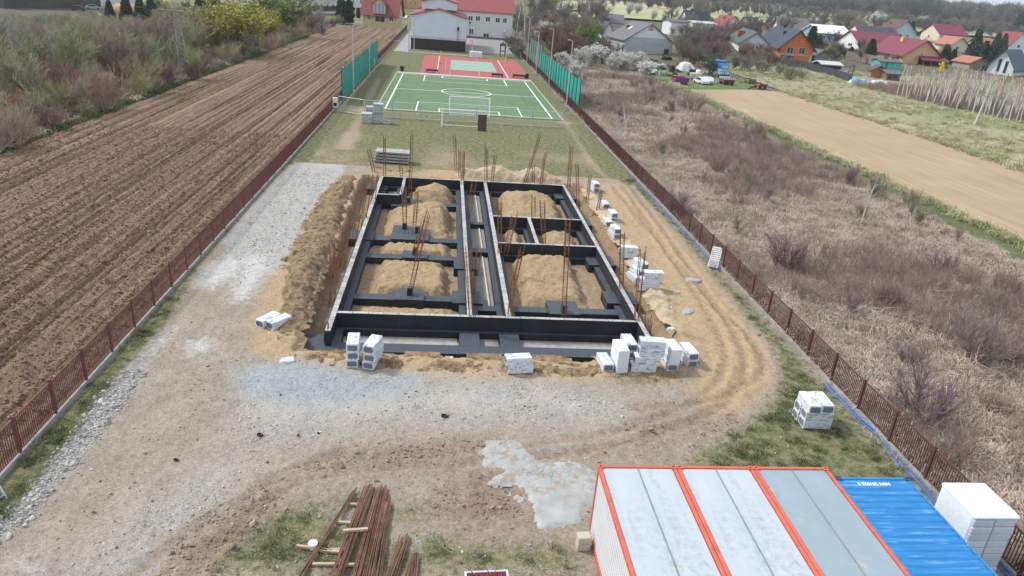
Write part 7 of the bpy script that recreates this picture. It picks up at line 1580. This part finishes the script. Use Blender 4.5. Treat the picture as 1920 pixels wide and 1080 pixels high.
M_dry = gmat('dry_grass', [(.41, .335, .265), (.49, .41, .33), (.31, .235, .20)]); M_weed = gmat('brown_weed', [(.30, .225, .19), (.36, .28, .24), (.24, .18, .155)]); M_grs = gmat('green_grass', [(.072, .094, .036), (.115, .132, .055), (.23, .205, .12)], .8)
dryp = [proto('dry_tuft', blades(s, 80, .40, .20, 1.25, .008, M_dry, .8)) for s in (1, 2, 3)]
weedp = []
for s in (4, 5):
    big, fine, tips = grow(100+s, dict(stems=12, spread=.6, h=.62, rad=.006, kids=(2, 2), lev=1, ang=(.3, .7), len=(.35, .6), up=.3, tw=.004, lim=.05, low=1)); weedp.append(proto('weed', seg_mesh('weed', fine, M_weed, 3)))
M_mea = gmat('meadow_blade', [(.47, .42, .28), (.33, .34, .17), (.54, .47, .34)], .08); meap = [proto('meadow_tuft', blades(s, 50, .45, .22, 1.0, .014, M_mea, .7)) for s in (8, 9)]
M_bram = gmat('bramble', [(.25, .215, .15), (.29, .26, .18), (.20, .16, .12)]); brp = [proto('bramble', p.data.copy()) for p in weedp]
for p in brp: p.data.materials[0] = M_bram
grp = [proto('grass_tuft', blades(s, 34, .11, .10, .8, .008, M_grs, .4)) for s in (6, 7)]
def spread(n, x0, x1, y0, y1, dens, seed):
    r = np.random.default_rng(seed); x = r.uniform(x0, x1, n); y = r.uniform(y0, y1, n); k = r.random(n) < dens(x, y); return x[k], y[k], r
def rsc(r, n, a, b): s = r.uniform(a, b, n); return np.stack([s, s, s*r.uniform(.8, 1.2, n)], 1)
def rz(r, n, tilt=.15): return np.stack([r.normal(0, tilt, n), r.normal(0, tilt, n), r.uniform(0, 6.28, n)], 1)
wz = lambda x, y: (.16*fbm(x*.5, y*.5, 7, 4)+.03)*np.clip((x-18.1)/.8, 0, 1)
x, y, r = spread(15000, 18.5, 41.9, 13, 92, lambda x, y: .45+.55*sst(-.35, .1, fbm(x*.22, y*.22, 31, 3)), 1); n = len(x); scatter('dry_grass', np.stack([x, y, wz(x, y)], 1), rz(r, n, .3), rsc(r, n, .8, 1.7), dryp)
x, y, r = spread(9000, 18.5, 41.9, 92, 165, lambda x, y: .4+.6*sst(-.35, .1, fbm(x*.22, y*.22, 31, 3)), 2); n = len(x); scatter('dry_grass', np.stack([x, y, wz(x, y)], 1), rz(r, n, .3), rsc(r, n, 1.1, 2.2), dryp)
x, y, r = spread(13000, 18.8, 41.6, 13, 165, lambda x, y: sst(-.05, .35, fbm(x*.13, y*.13, 41, 3)), 3); n = len(x); scatter('brown_weeds', np.stack([x, y, wz(x, y)], 1), rz(r, n, .12), rsc(r, n, .9, 1.9), weedp)
x, y, r = spread(22000, 70, 178, 30, 198, lambda x, y: .15+.85*sst(-.15, .4, fbm(x*.07, y*.12, 51, 4)), 4); n = len(x); scatter('meadow_grass', np.stack([x, y, TH(x, y)+.05], 1), rz(r, n, .3), rsc(r, n, .7, 1.5), meap)
x, y, r = spread(9000, -100, -36.8, 42, 250, lambda x, y: .35+.5*(x > -48), 5); n = len(x); scatter('bramble_undergrowth', np.stack([x, y, 0*x], 1), rz(r, n, .2), rsc(r, n, 1.2, 2.6), brp+dryp[:1])
_gat = lambda x, y: site_attr(x, y, site_z(x, y))['mask_a'][:, 0]
x, y, r = spread(42000, -13.7, 18.0, 13.5, 64, lambda x, y: np.clip((_gat(x, y)-.45)*1.6, 0, 1)*sst(-.25, .15, fbm(x*1.4, y*1.4, 61, 3)), 6)
k = poly_sd(x, y, CONT) < -.1; x, y = x[k], y[k]; n = len(x); scatter('lawn_grass', np.stack([x, y, site_z(x, y)], 1), rz(r, n, .2), rsc(r, n, .7, 1.5), grp)
x, y, r = spread(4500, -38.4, -36, 38, 200, lambda x, y: .8+0*x, 7); n = len(x); scatter('verge_tufts', np.stack([x, y, .03+0*x], 1), rz(r, n, .2), rsc(r, n, 1.5, 3), grp)
x, y, r = spread(5000, 94, 140, 98, 166, lambda x, y: ((x-97) > (151-y)*.17)*.9, 14); n = len(x); scatter('plantation_weeds', np.stack([x, y, TH(x, y)], 1), rz(r, n, .12), rsc(r, n, 1.2, 2.4), weedp)
x, y, r = spread(5000, 0, 1, 26, 160, lambda x, y: .9+0*x, 17); ex = np.where(np.arange(len(x)) % 2 == 0, 45.5+r.normal(0, .35, len(x)), 69.7+r.normal(0, .7, len(x))); k = (y > 31) & (y < 146); x, y = ex[k], y[k]; n = len(x); scatter('field_margin_grass', np.stack([x, y, .04+0*x], 1), rz(r, n, .2), rsc(r, n, .6, 1.6), meap+grp)
# rubble along the left road edge, loose gravel, clods
M_stone = mat('pale_stone', (.37, .36, .335), .9, .25, 8, use='obj', rnd=.38); M_clod = mat('field_clod', (.215, .14, .092), .95, .2, 8, use='obj', rnd=.3)
def rock(seed, m):
    r = np.random.default_rng(seed); q = MB(); b = bmesh_ico(r); return npmesh('stone', b[0], b[1], m, False)
def bmesh_ico(r):
    import bmesh
    bm = bmesh.new(); bmesh.ops.create_icosphere(bm, subdivisions=1, radius=1); V = np.array([v.co[:] for v in bm.verts]); F_ = np.array([[v.index for v in f.verts] for f in bm.faces]); bm.free()
    V = V*np.array([[1, .75, .5]])*(1+.28*r.normal(size=(len(V), 1)).clip(-1, 1)); return V, F_
M_mcl = mat('mud_clod', (.25, .19, .145), .95, .2, 8, use='obj', rnd=.3); M_scl = mat('sand_clod', (.36, .26, .155), .95, .2, 8, use='obj', rnd=.3); mcp = [proto('mud', rock(s, M_mcl)) for s in (6, 7)]; scp = [proto('sandclod', rock(s, M_scl)) for s in (8, 9)]
so_sand = lambda x, y: np.maximum.reduce([np.clip(poly_sd(x, y, p)/.6+.3, 0, 1) for p in (P_sandR, P_sandL)])*np.where(poly_sd(x, y, PIT) > -.1, .25, 1)*sst(-.3, .3, fbm(x*.8, y*.8, 85, 4))
stp = [proto('stone', rock(s, M_stone)) for s in (1, 2, 3)]; clp = [proto('clod', rock(s, M_clod)) for s in (4, 5)]
x, y, r = spread(40000, -13.5, -6.5, 13.5, 27, lambda x, y: np.clip(poly_sd(x, y, P_gravL)/.7+.45+.5*fbm(x*1.5, y*1.5, 91, 3), 0, 1), 8); n = len(x); s = r.lognormal(-3.4, .5, n); scatter('roadside_rubble', np.stack([x, y, site_z(x, y)+.01], 1), rz(r, n, .5), np.stack([s, s, s], 1), stp)
gd = lambda x, y: np.clip(np.maximum(np.clip(poly_sd(x, y, P_gravF)/1.5+.3, 0, 1)*sst(-.1, .45, fbm(x*.8, y*.8, 71, 4)), .5*np.clip(poly_sd(x, y, P_gravU)+.3, 0, 1))+.03, 0, 1)
x, y, r = spread(110000, -13, 14, 13.5, 62, gd, 9); k = (poly_sd(x, y, PIT) < -.4) & (poly_sd(x, y, CONT) < 0); x, y = x[k], y[k]; n = len(x); s = r.lognormal(-3.6, .48, n); scatter('loose_gravel', np.stack([x, y, site_z(x, y)+.005], 1), rz(r, n, .5), np.stack([s, s, s], 1), stp)
x, y, r = spread(60000, -36, -14.3, 13, 75, lambda x, y: (.25+.75*vn(x*1.3, y*.08, 9)), 10); n = len(x); s = r.lognormal(-2.95, .42, n); scatter('field_clods', np.stack([x, y, plough_z(x, y)+.01], 1), rz(r, n, .5), np.stack([s, s, s], 1), clp)
x, y, r = spread(6000, -13.5, 17, 13.5, 32, lambda x, y: .35+0*x, 11); k = (poly_sd(x, y, CONT) < 0) & (poly_sd(x, y, PIT) < -.3); x, y = x[k], y[k]; n = len(x); s = r.lognormal(-3.6, .5, n); scatter('earth_crumbs', np.stack([x, y, site_z(x, y)], 1), rz(r, n, .5), np.stack([s, s, s*.7], 1), clp)
# haze over the valley
M_haze = bpy.data.materials.new('haze'); M_haze.use_nodes = True; _t = M_haze.node_tree; _t.nodes.clear()
_o = _t.nodes.new('ShaderNodeOutputMaterial'); _v = _t.nodes.new('ShaderNodeVolumePrincipled'); _v.inputs['Color'].default_value = (.86, .91, .97, 1); _v.inputs['Density'].default_value = .00016; _v.inputs['Anisotropy'].default_value = .25; _t.links.new(_v.outputs[0], _o.inputs['Volume'])
q = MB(); q.box(-5300, 5300, -120, 5700, -6, 190); struct('haze', q.mesh('haze', M_haze), 'stuff')
md = lambda x, y: np.clip(np.maximum.reduce([np.clip(poly_sd(x, y, p)/1.0+.4, 0, 1) for p in P_mud])*sst(-.2, .4, fbm(x*.9, y*.9, 81, 4)), 0, 1)
x, y, r = spread(26000, -9, 13, 13.5, 27, md, 15); k = poly_sd(x, y, CONT) < 0; x, y = x[k], y[k]; n = len(x); s = r.lognormal(-3.2, .5, n); scatter('mud_clods', np.stack([x, y, site_z(x, y)], 1), rz(r, n, .5), np.stack([s, s, s*.8], 1), mcp)
x, y, r = spread(16000, -9.6, 13.5, 27, 62, lambda x, y: np.clip(np.maximum(so_sand(x, y), 0), 0, 1)*.6, 16); n = len(x); s = r.lognormal(-3.3, .5, n); scatter('sandy_clods', np.stack([x, y, site_z(x, y)], 1), rz(r, n, .5), np.stack([s, s, s*.8], 1), scp)
# far woods: one mass
M_ftw = gmat('far_twig', [(.16, .15, .125), (.20, .175, .145), (.17, .17, .10)], .02); fp = []
for s in (1, 2, 3):
    big, fine, tips = grow(200+s, STY['tree']); T = np.array(tips); rq = np.random.default_rng(s); B = T[rq.integers(0, len(T), 900)]; fp.append(proto('far_tree', seg_mesh('far_tree', [(*a[:6], a[6]*1.5, a[7]*1.5) for a in big+fine], M_ftw, 3, leaf_quads(B+rq.normal(0, .03, B.shape), .014, s))))
P_ = []; r = np.random.default_rng(77); hor = lambda u: 29+(u-1900)*.0794
for i in range(2600):
    u = r.uniform(1000, 1990); d = r.choice([17., 20., 24., 9., 12.]); p = gp(u, hor(u)+d+r.uniform(-1.2, 1.2)); P_.append((p.x, p.y, p.z, (19 if u < 1500 else 26)*r.uniform(.7, 1.2)))
P_ = np.array(P_); n = len(P_); scatter('far_woods', P_[:, :3], rz(r, n, .03), np.stack([P_[:, 3]]*3, 1)*np.array([[1.15, 1.15, 1]]), fp)
P_ = []
for i in range(500):
    u = r.uniform(980, 1980); p = gp(u, hor(u)+r.uniform(26, 44)); P_.append((p.x, p.y, p.z, r.uniform(5, 10)))
P_ = np.array(P_); n = len(P_); scatter('far_hedgerow_trees', P_[:, :3], rz(r, n, .03), np.stack([P_[:, 3]]*3, 1)*np.array([[1.3, 1.3, 1]]), fp)
